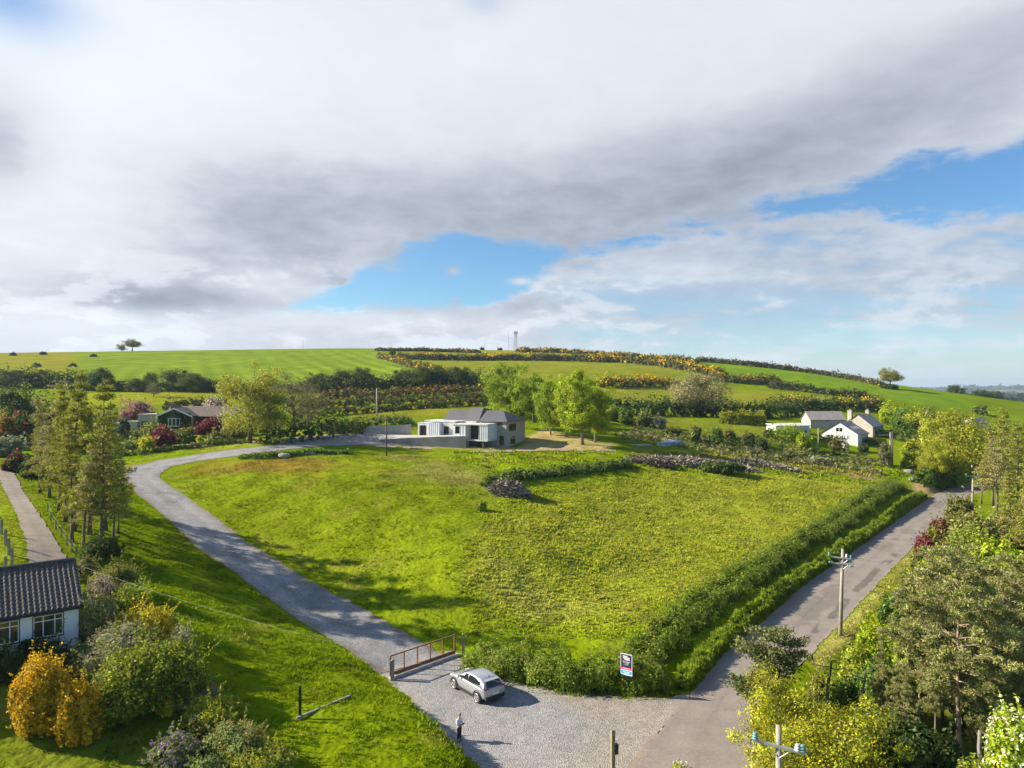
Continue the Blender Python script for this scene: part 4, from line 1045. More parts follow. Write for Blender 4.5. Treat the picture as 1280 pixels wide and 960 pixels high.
# retaining walls
def wallthing(name, pts, hgts, th, m, label, cat='wall'):
    P = [np.array(p) for p in pts]; o = P[0].copy(); mb = MB()
    for a, b, ha, hb in zip(P[:-1], P[1:], hgts[:-1], hgts[1:]):
        d = (b-a)[:2]; d = d/np.linalg.norm(d); n = np.array((d[1], -d[0], 0))*th/2
        q = [a-n-UP*.8, b-n-UP*.8, b+n-UP*.8, a+n-UP*.8, a-n+UP*ha, b-n+UP*hb, b+n+UP*hb, a+n+UP*ha]
        mb.add(np.array(q)-o, np.array([[3, 2, 1, 0], [4, 5, 6, 7], [0, 1, 5, 4], [1, 2, 6, 5], [2, 3, 7, 6], [3, 0, 4, 7]]))
    ob = mb.build(name, m, loc=o); return tag(ob, label, cat)
g = lambda u, v, Y: np.array(PY(u, v, Y))
def base_top(l):   # (u, v top, v base, Y)
    return [g(u, vb, Y) for u, vt, vb, Y in l], [PY(u, vt, Y)[2]-PY(u, vb, Y)[2] for u, vt, vb, Y in l]
p_, hh_ = base_top([(475, 549.5, 556.5, 146), (510, 547.5, 558.5, 145), (545, 546, 559, 144), (583, 545, 559.5, 143)])
wallthing('retaining_wall', p_, hh_, .35, 'primer', 'long dark grey retaining wall below the deck of the half-built house')
p_, hh_ = base_top([(452, 539, 544, 156), (461, 533, 544, 156), (490, 532, 544, 157), (514, 530.5, 544, 157)])
wallthing('boundary_wall', p_, hh_, .25, 'block', 'bare concrete block wall between the yard and the white wings')
# terrace fill between
tf = MB(); q = [PY(475, 549.3, 146.2), PY(583, 544.6, 143.4), PY(583, 543, 150), PY(514, 543.5, 157), PY(470, 543.5, 156)]
tf.prism([np.array(x)-np.array((0, 0, 2.6)) for x in q], (0, 0, 2.55)); tag(tf.build('terrace', 'conc'), kind='structure')

# --- ivy bungalow in the garden on the left
gp = at(226, 158); zg = PY(226, 541, 158)[2]
I1 = empty('ivy_bungalow', (gp[0], 158, zg), R(-2), 'low brown-roofed bungalow with ivy-covered gable behind maroon bushes', 'house')
gm_ = MB(); sc = 158/F
gw = 7.6
gops = [(2.3, 5.0, 1.6, 3.4)]
gm_.wall((-gw/2, -2.6, 0), X1, -Y1, gw, 3.9, gops); gm_.poly([(-gw/2, -2.6, 3.9), (gw/2, -2.6, 3.9), (0, -2.6, 5.5)])
gm_.wall((gw/2, -2.6, 0), Y1, X1, 2.6, 3.9); gm_.wall((-gw/2, 0, 0), -Y1, -X1, 2.6, 3.9)
mops = [(3.0, 5.9, 2.0, 3.7)]
gm_.wall((gw/2, 0, 0), X1, -Y1, 8.4, 3.9, mops); gm_.wall((gw/2+8.4, 0, 0), Y1, X1, 7, 3.9)
gm_.wall((-gw/2, 7, 0), -Y1, -X1, 7, 3.9)
gm_.box((4.2, 2.2, -.8), (16, 9.6, 1.59))
gm_.build('wall', 'ivy_wall', I1)
window(I1, (-gw/2, -2.6, 0), X1, -Y1, *gops[0], bars=(.33, .66), sill='upvc', fw=.12, rec=.02)
window(I1, (gw/2, 0, 0), X1, -Y1, *mops[0], bars=(.33, .66), sill='upvc', fw=.12, rec=.02)
rr = MB(); L2 = gw+8.9; rr.prism([(-gw/2-.3, -.45, 3.75), (-gw/2-.3, 3.5, 6.0), (-gw/2-.3, 7.4, 3.75)], (L2, 0, 0)); rr.build('roof', 'tile2', I1)
rg_ = MB()
for s in (-1, 1):
    rg_.prism([(s*(gw/2+.35), -2.95, 3.76), (0, -2.95, 5.55), (0, -2.95, 5.75), (s*(gw/2+.35), -2.95, 3.93)][::s], (0, 5.4, 0))
rg_.build('gable_roof', 'tile2', I1)
bb = MB()
for s in (-1, 1):
    bb.prism([(s*(gw/2+.38), -3.03, 3.62), (0, -3.03, 5.42), (0, -3.03, 5.72), (s*(gw/2+.38), -3.03, 3.95)][::s], (0, .06, 0))
bb.build('bargeboard', 'upvc', I1)
pp = MB(); pp.box((gw/2+.25, -2.7, 1.85), (.3, .3, 3.8)); pp.build('porch_post', 'timber', I1)
ch = MB(); ch.box((-gw/2+.5, 3.0, 5.3), (.9, .9, 2.4)); ch.box((-gw/2+.5, 3.0, 6.55), (1.05, 1.05, .12)); ch.build('chimney', 'brickbrown', I1)
rng_i = np.random.default_rng(5)
iv = MB()
def ivy(o, ax, n, a, b, c, d, k, hol=()):
    s_ = rng_i.uniform(a, b, k); z_ = rng_i.uniform(c, d, k); ok = np.ones(k, bool)
    for q in hol: ok &= ~((s_ > q[0]-.1) & (s_ < q[1]+.1) & (z_ > q[2]-.1) & (z_ < q[3]+.1))
    ok &= vn(s_, z_, 1.1, 5) > .28
    s_, z_ = s_[ok], z_[ok]; P = np.array(o)+np.outer(s_, ax)+np.outer(z_, UP)+np.outer(rng_i.uniform(.03, .28, len(s_)), n)
    iv.quads(P, np.array(n)+rng_i.normal(0, .5, P.shape), .2, pick([((.025, .05, .012), 3), ((.05, .07, .015), 1)], len(P), rng_i), .7, rng_i)
ivy((-gw/2, -2.6, 0), X1, -Y1, 0, gw, 0, 4.6, 1500, gops); ivy((gw/2, 0, 0), X1, -Y1, 0, 2.8, 0, 3.8, 500); ivy((gw/2, 0, 0), X1, -Y1, 6.0, 8.4, 0, 3.8, 500)
iv.build('ivy', 'leaf', I1)
ex = empty('flat_roofed_annexe', (gp[0]-6.9, 158.5, zg), R(-2), 'cream flat-roofed annexe with railing at the left end of the ivy bungalow', 'annexe')
em = MB(); em.wall((-3.1, 0, 0), X1, -Y1, 6.2, 4.2, [(.9, 5.2, 1.7, 2.6)]); em.wall((-3.1, 5, 0), -Y1, -X1, 5, 4.2); em.wall((3.1, 0, 0), Y1, X1, 5, 4.2); em.box((0, 2.5, 4.1), (6.4, 5.2, .24)); em.box((-5.2, 1.2, 1.3), (4.4, 3, 2.6)); em.box((0, 2.5, -.6), (6.2, 5, 1.19)); em.box((0, 2.5, 1.5), (5.8, 4, 2.8))
em.build('wall', 'cream', ex)
er = MB()
for k in range(14): er.box((-2.9+k*.44, -.5, 2.0), (.05, .05, 1.0))
er.box((0, -.5, 2.5), (6, .06, .06)); er.box((0, -.3, 1.42), (6.2, .6, .12)); er.build('railing', 'dark', ex)
# --- white gabled house on the right
def house(name, u, vb, Y, rz, L, D, H, rise, wallm, roofm, label, gable_ops=(), front_ops=(), chim=(), over=.3):
    p = W(u, vb); e = empty(name, p, rz, label, 'house'); e.scale = (1, 1, .92)
    mb = MB(); shell(mb, L, D, H, front_ops, (), gable_ops, -1.6); gables(mb, L, D, H, rise); mb.build('wall', wallm, e)
    rf_ = gable_roof(L, D, H, rise, over, .25).build('roof', roofm, e)
    for q in gable_ops:
        if q[3] < H: window(e, (-L/2, D/2, 0), -Y1, -X1, *q, bars=(.5,), fr='upvc', sill=None, fw=.1)
    for q in front_ops: window(e, (-L/2, -D/2, 0), X1, -Y1, *q, bars=(.5,), fr='upvc', sill=None, fw=.1)
    for (x, y, w_, z0, z1) in chim:
        c = MB(); c.box((x, y, (z0+z1)/2), (w_, w_, z1-z0)); c.box((x, y, z1+.06), (w_+.16, w_+.16, .12))
        for k in (-.2, .2): c.tube([(x+k, y, z1+.1), (x+k, y, z1+.5)], .1, 6)
        c.build('chimney', wallm, rf_)
    return e, rf_
M['shinyslate'] = mat('dark glossy slate', (.045, .048, .06), .35, var=.3, nscale=4, spec=.6)
# gable end looks at the camera: ridge runs away from it
WH, wr_ = house('white_house', 1056, 549.5, 195, R(46), 8.4, 9.4, 2.0, 3.3, 'bareboard', 'shinyslate', 'white gable-fronted house with dark slate roof behind a clipped hedge',
           gable_ops=[(1.4, 3.2, .65, 1.65), (5.3, 6.2, .25, 1.65), (6.6, 7.4, .25, 1.65)])
def attic(e, L, D, a, b, c, d):
    w_ = MB(); o = np.array((-L/2, D/2, 0)); w_.obox(o, -Y1, -X1, a, b, c, d, .003, .05); k = w_.build('attic_window', 'upvc', e)
    for q in ((a+.1, (a+b)/2-.05), ((a+b)/2+.05, b-.1)):
        g_ = MB(); g_.obox(o, -Y1, -X1, *q, c+.1, d-.1, .045, .062); g_.build('pane', 'glass', k)
attic(WH, 8.4, 9.4, 3.75, 5.6, 2.5, 3.8)
for x in (-1.5, .6, 2.4):
    s_ = MB(); yy = -2.6; zz = 2.0+3.3*(1-2.6/4.7)+.24
    Mx = Matrix.Rotation(math.atan2(3.3, 4.7), 3, 'X'); s_.box((x, yy, zz-.05), (.9, 1.3, .1), Mx); s_.build('skylight', 'steel', wr_)
H2, _r = house('rendered_house', 1079, 540, 212, R(44), 8.4, 8.0, 2.1, 3.5, 'cream', 'shinyslate', 'beige rendered house with two chimneys behind the white gable-fronted house',
           chim=[(-3.8, 2.2, 1.1, 2.0, 6.7), (3.4, 0, .9, 5.0, 6.7)])
BN, _r = house('stone_barn', 1029, 533, 222, R(-1), 10.0, 6.5, 2.3, 2.4, 'cream', 'barnroof', 'long beige barn with plain grey roof standing left of the chimneys', front_ops=[(4.3, 5.6, 1.5, 2.2)])
SH = empty('flat_shed', PY(985, 543, 186), R(14), 'long low pale shed with flat roof behind a bright green hedge', 'shed')
sm = MB(); sm.box((0, 0, .3), (10.2, 4.2, 4.0)); sm.build('wall', 'coldwhite', SH); sr = MB(); sr.prism([(-5.3, -2.3, 2.31), (-5.3, 2.3, 2.75), (-5.3, 2.3, 2.9), (-5.3, -2.3, 2.46)], (10.6, 0, 0)); sr.build('roof', 'lead', SH)
dr_ = MB(); dr_.obox((-5.1, -2.1, -.9), X1, -Y1, 8.2, 9.3, .1, 2.1, .003, .04); dr_.build('door', 'dark', SH)
FS, _r = house('grey_roofed_cottage', 1220, 533, 250, R(10), 8, 6, 2.0, 2.2, 'block', 'slate', 'grey-roofed cottage half lost among trees beyond the road end')

# ------------------------------------------------------------------ entrance gate
def rot_to(a, b): return math.atan2(b[1]-a[1], b[0]-a[0])
ga = np.array(PZ(487, 848, .05)); gb = np.array(PZ(569, 818.5, .05)); GL = float(np.linalg.norm(gb-ga)); gr = rot_to(ga, gb)
GT = empty('sliding_gate', ga, gr, 'long rust-red steel frame gate with open bays standing across the gravel drive', 'gate')
for nme, z, hh in (('top_rail', 1.72, .09), ('bottom_rail', .30, .24)):
    b_ = MB(); b_.box((GL/2, 0, z), (GL, .09, hh)); b_.build(nme, 'rust', GT)
for k in range(6):
    b_ = MB(); x = .06+k*(GL-.12)/5; b_.box((x, 0, 1.045), (.09 if 0 < k < 5 else .15, .082, 1.25)); b_.build('upright', 'rust', GT)
tk = MB(); tk.box((GL/2+.1, -.15, .03), (GL+.3, .5, .1)); tag(tk.build('gate_track', 'conc', loc=ga), 'pale concrete ground strip under the rust-red gate', 'gate track').rotation_euler = (0, 0, gr)
M['pinkboard'] = mat('pink-brown board', (.50, .32, .23), .8, var=.15)
tk = MB(); tk.box((GL/2+.3, .28, .10), (GL-.6, .32, .16)); tag(tk.build('timber_baulk', 'pinkboard', loc=ga), 'pinkish timber baulk lying along the inside of the rust-red gate', 'timber').rotation_euler = (0, 0, gr)
def post(name, p, w_, hgt, m, label, cat='post', group=None, cap=True):
    b_ = MB(); b_.box((0, 0, hgt/2-.2), (w_, w_, hgt+.4))
    if cap: b_.prism([(-w_/2, -w_/2, hgt), (w_/2, -w_/2, hgt), (0, -w_/2, hgt+w_*.35)], (0, w_, 0))
    o = b_.build(name, m, loc=p); return tag(o, label, cat, group)
post('gate_post', PZ(490.5, 850, .05), .26, 1.5, 'pole', 'pale grey timber post at the near end of the rust-red gate')
post('gate_post', PZ(579, 819, .1), .22, 1.75, 'pole', 'pale grey timber post beside the hedge at the far end of the gate')
# dark post and the concrete beam behind it
dp = W(375, 894)
post('steel_post', dp, .14, 1.75, 'dark', 'slim black post standing alone in the grass by a concrete beam')
a_ = np.array(W(371, 897)); b2_ = np.array(W(438, 869)); cbm = MB(); d_ = b2_-a_
nrm = np.array((-d_[1], d_[0], 0)); nrm /= np.linalg.norm(nrm)
cbm.prism([-nrm*.06-UP*.1, nrm*.06-UP*.1, nrm*.06+UP*.03, -nrm*.06+UP*.03], d_)
tag(cbm.build('concrete_beam', 'wood', loc=a_), 'narrow concrete beam lying in the grass bank beside the black post', 'beam')
# post with the black box at the roadside
np_ = PZ(766, 975, 0)
RPo = empty('roadside_post', np_, R(20), 'tall mossy timber post with a black box at the corner of road and forecourt', 'post')
M['mossy'] = mat('mossy timber', (.27, .24, .13), .9, nscale=5, col2=(.17, .17, .09))
b_ = MB(); b_.box((0, 0, 1.35), (.22, .2, 3.1)); b_.build('shaft', 'mossy', RPo)
b_ = MB(); b_.box((.2, -.02, 1.75), (.2, .25, .5)); b_.box((.2, -.02, 2.03), (.24, .29, .05)); b_.build('junction_box', 'dark', RPo)

# ------------------------------------------------------------------ sign
sp_ = PZ(783, 869, .05)
SG = empty('estate_sign', sp_, R(-33), 'navy, red and blue agency board on a post in front of the hedge', 'sign')
M['navy'] = mat('navy sign paint', (.018, .025, .085), .5, var=.05); M['signred'] = mat('red sign paint', (.62, .03, .08), .5, var=.05); M['signblue'] = mat('sky blue sign paint', (.06, .38, .70), .5, var=.05)
b_ = MB(); b_.box((0, .06, 1.1), (.09, .09, 2.9)); b_.build('post', 'dark', SG)
b_ = MB(); b_.box((0, 0, 2.45), (1.0, .03, 1.7)); bd = b_.build('board', 'upvc', SG); SG.scale = (.92, .92, .92)
def plate(n, m, x, z, w_, hh, d=.004): q = MB(); q.box((x, -.015-d/2, z), (w_, d, hh)); return q.build(n, m, bd)
plate('navy_panel', 'navy', 0, 2.74, .92, 1.02); plate('red_band', 'signred', 0, 2.13, .92, .20); plate('blue_panel', 'signblue', 0, 1.83, .92, .30)
q = MB()
for x0, x1, z, hh in ((-.30, .12, 3.10, .10), (-.28, .32, 2.97, .13), (-.18, .30, 2.84, .09), (-.34, .34, 2.68, .035), (-.28, .26, 2.60, .035), (-.2, .22, 2.52, .03), (-.16, .18, 2.43, .03), (-.3, .3, 2.13, .05), (-.28, .30, 1.86, .06), (-.2, .22, 1.76, .04)):
    x = x0
    while x < x1-.02:
        l = min(random.uniform(.04, .1), x1-x); q.box((x+l/2, -.021, z), (l-.012, .004, hh)); x += l+.008
q.build('lettering', 'upvc', bd)

# ------------------------------------------------------------------ poles
def power_pole(p, H, r, rz, label, arms, ins, m='pole', lean=0, group='wooden electricity poles', single=False):
    e = empty('power_pole', p, rz, label, 'power pole', group)
    s_ = MB(); s_.tube([(lean*0, 0, -.6), (lean*.5, 0, H*.5), (lean, 0, H)], [r*1.25, r*1.08, r*.85], 10); s_.build('shaft', m, e, True)
    for (z, l, off, tilt) in arms:
        c = MB(); Mx = Matrix.Rotation(tilt, 3, 'Y'); c.box((lean+off, -.16, z), (l, .10, .12), Mx)
        for s in (-1, 1): c.tube([(lean, -.14, z-.5), (lean+s*l*.26, -.16, z-.04)], .022, 5)
        c.build('crossarm', 'steel', e)
    for (x, z, kind) in ins:
        c = MB(); m_ = 'insul' if kind != 'w' else 'insulw'
        if kind == 'h':
            c.tube([(x, -.16, z), (x+.36, -.16, z-.04)], .04, 6)
            for k in range(3): c.tube([(x+.08+k*.11, -.16, z-.01), (x+.10+k*.11, -.16, z-.01), (x+.14+k*.11, -.16, z-.015)], [.06, .14, .06], 10)
        else:
            c.tube([(x, -.16, z), (x, -.16, z+.12)], .03, 6)
            for k in range(3): c.tube([(x, -.16, z+.06+k*.1), (x, -.16, z+.09+k*.1), (x, -.16, z+.15+k*.1)], [.06, .16-.02*k, .06], 10)
        c.build('insulator', m_, e, True)
    return e
p = at(1049, 64)
PO1 = power_pole(p, PY(1054, 686, 64)[2]-p[2], .15, R(-22), 'tall grey wooden pole with two crossarms of insulators beside the road', [(7.15, 1.9, 0, .06), (6.65, 1.9, 0, -.04)], [(-.9, 7.25, 'v'), (.55, 7.2, 'w'), (.9, 7.1, 'v'), (-.95, 6.7, 'h'), (.75, 6.5, 'h')], lean=.25)
p = at(1214, 122)
power_pole(p, PY(1217, 598, 122)[2]-p[2], .16, R(-10), 'grey wooden pole rising from bushes near the far end of the road', [(7.4, 2.2, 0, 0)], [(-.95, 7.5, 'v'), (.95, 7.45, 'v'), (0, 8.9, 'w')], lean=.2)
p = (PY(972, 500, 30)[0], 30, -.6)
PO3 = power_pole(p, PY(972, 907, 30)[2]+.6, .14, R(-20), 'near wooden pole with tilted crossarm and blue-green insulators above golden foliage', [(7.95, 2.1, 0, .10)], [(-.95, 8.05, 'v'), (.75, 7.85, 'w'), (.95, 7.85, 'v')])
b_ = MB(); b_.obox((.1, -.2, 0), X1, -Y1, .55, 1.35, 7.2, 7.3, 0, .1)
p = W(483, 570); power_pole(p, height(p, 518), .13, 0, 'dark slim pole with no crossarm at the top edge of the field', [], [], 'polestain', group=None)
p = at(471, 185); power_pole(p, height(p, 485), .16, 0, 'pale grey pole in front of the dark gorse banks', [], [], 'conc', group=None)
p = W(1113, 583); power_pole(p, height(p, 540), .17, 0, 'paler pole of a close pair at the edge of the rough ground', [], [], 'pole', group='close pair of poles'); 
p = (p[0]+.75, p[1]+.5, hz(p[0]+.75, p[1]+.5)); power_pole(p, height(p, 539), .15, R(5), 'darker pole of a close pair, with a crossarm, at the edge of the rough ground', [(7.3, 3.6, -1.6, 0)], [], 'polestain', group='close pair of poles')
p = W(1023, 566); power_pole(p, height(p, 535), .13, 0, 'thin weathered pole in scrub in front of the white house', [], [], 'pole', group=None)
p = at(823, 235); power_pole(p, height(p, 500), .16, 0, 'pale pole with small crossarm near the bare willow', [(6.5, 1.6, 0, 0)], [], 'conc', group=None)
# service cable down to the bungalow
ca = np.array(PY(948, 914, 30)); cb_ = np.array((cor[0]-nd[0]*Db/2, cor[1]-nd[1]*Db/2, zb+Hb+1.9))
t = np.linspace(0, 1, 40)[:, None]; cp = ca+(cb_-ca)*t-UP*(.9*4*t*(1-t))
c = MB(); c.tube(cp-ca, .0045, 4); tag(c.build('service_cable', 'cable', loc=ca), 'thin pale cable sagging from the near pole to the bungalow', 'cable')

# ------------------------------------------------------------------ masts on the ridge
def mast(u, vt, Y, wbot, wtop, label, name='lattice_tower', heads=False, sec=8, cat='mast'):
    p = at(u, Y); H = height(p, vt); e = empty(name, p, .4, label, cat); mb = MB()
    for i in range(sec):
        z0, z1 = H*i/sec, H*(i+1)/sec; a = wbot+(wtop-wbot)*i/sec; b = wbot+(wtop-wbot)*(i+1)/sec; r = .075
        cs = [(-1, -1), (1, -1), (1, 1), (-1, 1)]
        for k in range(4):
            q, w2 = cs[k], cs[(k+1) % 4]
            mb.tube([(q[0]*a, q[1]*a, z0), (q[0]*b, q[1]*b, z1)], r, 4); mb.tube([(q[0]*a, q[1]*a, z0), (w2[0]*b, w2[1]*b, z1)], r*.7, 4); mb.tube([(w2[0]*a, w2[1]*a, z0), (q[0]*b, q[1]*b, z1)], r*.7, 4)
    mb.build('lattice', 'dullsteel', e)
    if heads:
        hd = MB()
        for k in range(6):
            a = k*math.pi/3; hd.box((math.cos(a)*wtop*2.1, math.sin(a)*wtop*2.1, H*.97), (.5, .5, H*.15))
        hd.tube([(0, 0, H*.90), (0, 0, H*.92)], wtop*2.2, 10); hd.tube([(0, 0, H*.80), (0, 0, H*.815)], wtop*1.9, 10); hd.build('antenna_ring', 'dullsteel', e)
    return e

mast(644.5, 415, 640, 1.3, .75, 'grey lattice telecom tower with antenna head on the hill crest', heads=True, sec=6)
def thinmast(u, vt, Y, r, label, arms=0):
    p = at(u, Y); H = height(p, vt); mb = MB(); mb.tube([(0, 0, -1), (0, 0, H)], [r, r*.6], 6)
    for k in range(arms): mb.box((0, 0, H*(.97-.12*k)), (H*.25, r*1.5, r*1.5))
    return tag(mb.build('radio_mast', 'dullsteel', loc=p), label, 'mast')
thinmast(635.5, 413, 650, .16, 'tall thin mast just left of the telecom tower')
thinmast(672.5, 431, 630, .16, 'short pole mast right of the telecom tower', 1)
thinmast(683.5, 433, 625, .2, 'shortest stubby mast right of the telecom tower', 1)
thinmast(378.5, 424, 570, .22, 'lone pole on the skyline above the striped hill field')
tb2 = at(315, 900)
# ------------------------------------------------------------------ fences
fp = [(2, 668), (7, 681), (11, 693), (15, 706), (7, 717)]
fl_ = ['farthest of the grey posts along the concrete driveway', 'second grey post from the far end along the concrete driveway', 'middle grey post along the concrete driveway',
      'thick grey post nearest the end of the concrete driveway', 'grey post set back just above the bungalow roof']
for (u, v), l in zip(fp, fl_): post('fence_post', W(u, v), .16, 1.35, 'wood', l, 'fence post', 'grey posts left of the concrete driveway')
fr2 = PW([(60, 640), (64, 652), (70, 662), (77, 672), (84, 682), (90, 690), (95, 697)])
FN = empty('wire_fence', fr2[0], 0, 'low fence of small grey posts and wire under the tall pines', 'fence')
for q in fr2:
    b_ = MB(); b_.box((q[0]-fr2[0][0], q[1]-fr2[0][1], q[2]-fr2[0][2]+.5), (.10, .10, 1.1)); b_.build('fence_post', 'wood', FN)
wq = MB()
for z in (.45, .95): wq.tube([(q[0]-fr2[0][0], q[1]-fr2[0][1], q[2]-fr2[0][2]+z) for q in fr2], .008, 4)
wq.build('wire', 'wood', FN)
# pale palings at the right edge of the road
for k, (u, v) in enumerate([(943, 945), (949, 951), (955, 957), (961, 962), (968, 966), (976, 969), (985, 971)]):
    p = PZ(u, v, -.05); b_ = MB(); b_.tube([(0, 0, -.2), (0, 0, .95), (0, 0, 1.0)], [.13, .12, .05], 8)
    tag(b_.build('paling', 'white' if k in (4, 6) else 'cream', loc=p, smooth=False), ['pale stub at the far end of the row by the road', 'second pale stub from the far end by the road', 'third pale stub from the far end by the road', 'fourth pale stub from the far end by the road',
         'white stub left of the near pole', 'cream stub just right of the near pole', 'white stub at the near end of the row'][k], 'bollard', 'pale stubs along the road edge')
# ------------------------------------------------------------------ car
M['carpaint'] = mat('silver car paint', (.40, .42, .46), .3, metal=.55, var=.02, coat=.6)
M['cargl'] = mat('tinted car glass', (.012, .016, .02), .05, spec=.8, var=.1)
M['clad'] = mat('black plastic cladding', (.022, .022, .024), .6)
M['tyre'] = mat('tyre rubber', (.018, .018, .018), .85)
M['rim'] = mat('alloy rim', (.42, .42, .44), .35, metal=.7)
M['taillight'] = mat('red tail light', (.35, .01, .015), .25, var=.1); M['headl'] = mat('headlight lens', (.6, .63, .66), .15)
M['plate'] = mat('number plate', (.75, .75, .7), .5)
def loft(secs, close=True):
    mb = MB(); n = len(secs[0]); V = np.concatenate([np.array(s) for s in secs])
    f = [[i*n+k, i*n+(k+1) % n, (i+1)*n+(k+1) % n, (i+1)*n+k] for i in range(len(secs)-1) for k in range(n)]
    fc = [np.array(f)]
    if close: fc += [np.arange(n)[None, ::-1], (np.arange(n)+(len(secs)-1)*n)[None]]
    mb.add(V, fc); return mb
rw_ = np.array(PZ(601, 879, .02)); fw_ = np.array(PZ(568, 858.5, .02))
rear, front = rw_, fw_
cd = (front-rear)[:2]; cd /= np.linalg.norm(cd); crz = math.atan2(cd[1], cd[0])
# near wheels lie on the left flank: the car's middle is to the right of them
cl_ = (front+rear)/2; side = np.array((cd[1], -cd[0])); cc_ = np.array((cl_[0]+side[0]*.82, cl_[1]+side[1]*.82, .02))
CAR = empty('car', cc_, crz, 'silver crossover parked on the gravel in front of the hedge', 'car', sc=1.13)
xs_ = [2.12, 2.02, 1.75, 1.30, .95, .3, -.4, -1.1, -1.6, -1.95, -2.08, -2.12]
hood = [.62, .72, .86, .95, 1.0, 1.0, 1.01, 1.03, 1.06, 1.06, .98, .85]
wid = [.55, .74, .86, .90, .90, .90, .90, .91, .90, .85, .78, .66]
bot = [.36, .28, .24, .22, .22, .22, .22, .22, .24, .30, .36, .45]
secs = []
for x, t, w_, b in zip(xs_, hood, wid, bot):
    m_ = (t+b)/2
    half = [(0, b), (w_*.82, b), (w_*.97, b+.10), (w_, b+(t-b)*.5), (w_*.985, b+(t-b)*.72), (w_*.93, t-.05), (w_*.80, t), (w_*.4, t+.025)]
    ring = [(x, y, z) for y, z in half]+[(x, 0, t+.03)]+[(x, -y, z) for y, z in half[:0:-1]]
    secs.append(ring)
ob = loft(secs).build('body', 'carpaint', CAR, True)
sb_ = ob.modifiers.new('smooth', 'SUBSURF'); sb_.levels = 2; sb_.render_levels = 2
# cabin shell with roof
def cabin(off, zlo):
    st = [(1.02, .72, 1.0), (.62, .74, 1.24), (.22, .70, 1.42), (-.2, .66, 1.50), (-.8, .64, 1.51), (-1.3, .61, 1.47), (-1.75, .58, 1.38), (-1.90, .60, 1.20), (-2.02, .66, 1.02)]
    r = []
    for x, w_, z in st:
        lo = zlo; q = min(1, max(.02, (z-lo)/.5)); wb_ = .845
        wt = wb_-(wb_-w_)*q**1.0*.9
        half = [(wb_+off, lo), (wb_-(wb_-wt)*.5+off, lo+(z-lo)*.5), (wt+off, z-.05), (wt*.8, z-.005+off), (wt*.35, z+.012+off)]
        r.append([(x, y, zz) for y, zz in half]+[(x, -y, zz) for y, zz in half[::-1]])
    return r
ob = loft(cabin(0, .98)).build('cabin', 'carpaint', CAR, True)
def patch(name, m, grid, parent=CAR):
    P = np.array(grid, float); n, k = P.shape[:2]; mb = MB(); i = (np.arange(n-1)[:, None]*k+np.arange(k-1)[None]).ravel()
    mb.add(P.reshape(-1, 3), np.c_[i, i+1, i+k+1, i+k]); o = mb.build(name, m, parent)
    s_ = o.modifiers.new('t', 'SOLIDIFY'); s_.thickness = .02; s_.offset = 0; return o
for s in (1, -1):
    f_ = lambda x, z: (x, s*(.855-(z-.98)*.36), z)
    patch('side_window', 'cargl', [[f_(.78, 1.03), f_(.35, 1.03), f_(-.18, 1.04)], [f_(.45, 1.22), f_(.28, 1.22), f_(-.18, 1.23)], [f_(.12, 1.37), f_(.1, 1.37), f_(-.18, 1.41)]])
    patch('side_window', 'cargl', [[f_(-.24, 1.04), f_(-.8, 1.06), f_(-1.42, 1.12)], [f_(-.24, 1.23), f_(-.8, 1.25), f_(-1.5, 1.22)], [f_(-.24, 1.41), f_(-.8, 1.42), f_(-1.42, 1.33)]])
    l = MB(); l.box((-1.98, s*.60, .98), (.16, .36, .10)); l.build('taillight', 'taillight', CAR)
    l = MB(); l.box((1.93, s*.62, .72), (.2, .26, .09)); l.build('headlight', 'headl', CAR)
    mi = MB(); mi.tube([(.68, s*.86, 1.03), (.66, s*1.0, 1.06), (.64, s*1.06, 1.06)], [.04, .09, .05], 8); mi.build('mirror', 'carpaint', CAR, True)
    b_ = MB(); b_.box((0, s*.905, .30), (2.2, .04, .16)); b_.build('sill_cladding', 'clad', CAR)
    for x in (1.32, -1.36):
        w_ = MB(); w_.tube([(x, s*.70, .345), (x, s*.93, .345)], .345, 24); wh = w_.build('wheel', 'tyre', CAR, False)
        r_ = MB(); r_.tube([(x, s*.90, .345), (x, s*.937, .345)], .06, 10)
        for k in range(5):
            a = k*2*math.pi/5; ca_, sa_ = math.cos(a), math.sin(a)
            r_.prism([(x-sa_*.045, s*.931, .345+ca_*.045), (x+sa_*.045+ca_*.0, s*.931, .345-ca_*.045), (x+ca_*.24+sa_*.06, s*.931, .345+sa_*.24-ca_*.06), (x+ca_*.24-sa_*.06, s*.931, .345+sa_*.24+ca_*.06)], (0, s*.012, 0))
        th = np.linspace(0, 2*math.pi, 25); 
        r_.tube([(x+math.cos(a)*.25, s*.934, .345+math.sin(a)*.25) for a in th], .022, 6); r_.build('rim', 'rim', wh)
        ar = MB(); th = np.linspace(-.15, math.pi+.15, 15); ar.tube([(x+math.cos(a)*.40, s*.895, .36+math.sin(a)*.40) for a in th], .045, 6); ar.build('wheel_arch', 'clad', CAR)
g_ = lambda x, y, z: (x, y, z)
patch('windscreen', 'cargl', [[g_(.98, y*.66, 1.045) for y in (-1, 0, 1)], [g_(.62, y*.63, 1.265) for y in (-1, 0, 1)], [g_(.27, y*.58, 1.435) for y in (-1, 0, 1)]])
patch('rear_window', 'cargl', [[g_(-1.78, y*.50, 1.385) for y in (-1, 0, 1)], [g_(-1.93, y*.54, 1.22) for y in (-1, 0, 1)], [g_(-2.045, y*.60, 1.06) for y in (-1, 0, 1)]])
b_ = MB(); b_.box((-2.03, 0, .42), (.22, 1.45, .22)); b_.build('rear_bumper', 'clad', CAR)
b_ = MB(); b_.box((-2.135, 0, .66), (.03, .52, .12)); b_.build('number_plate', 'plate', CAR)
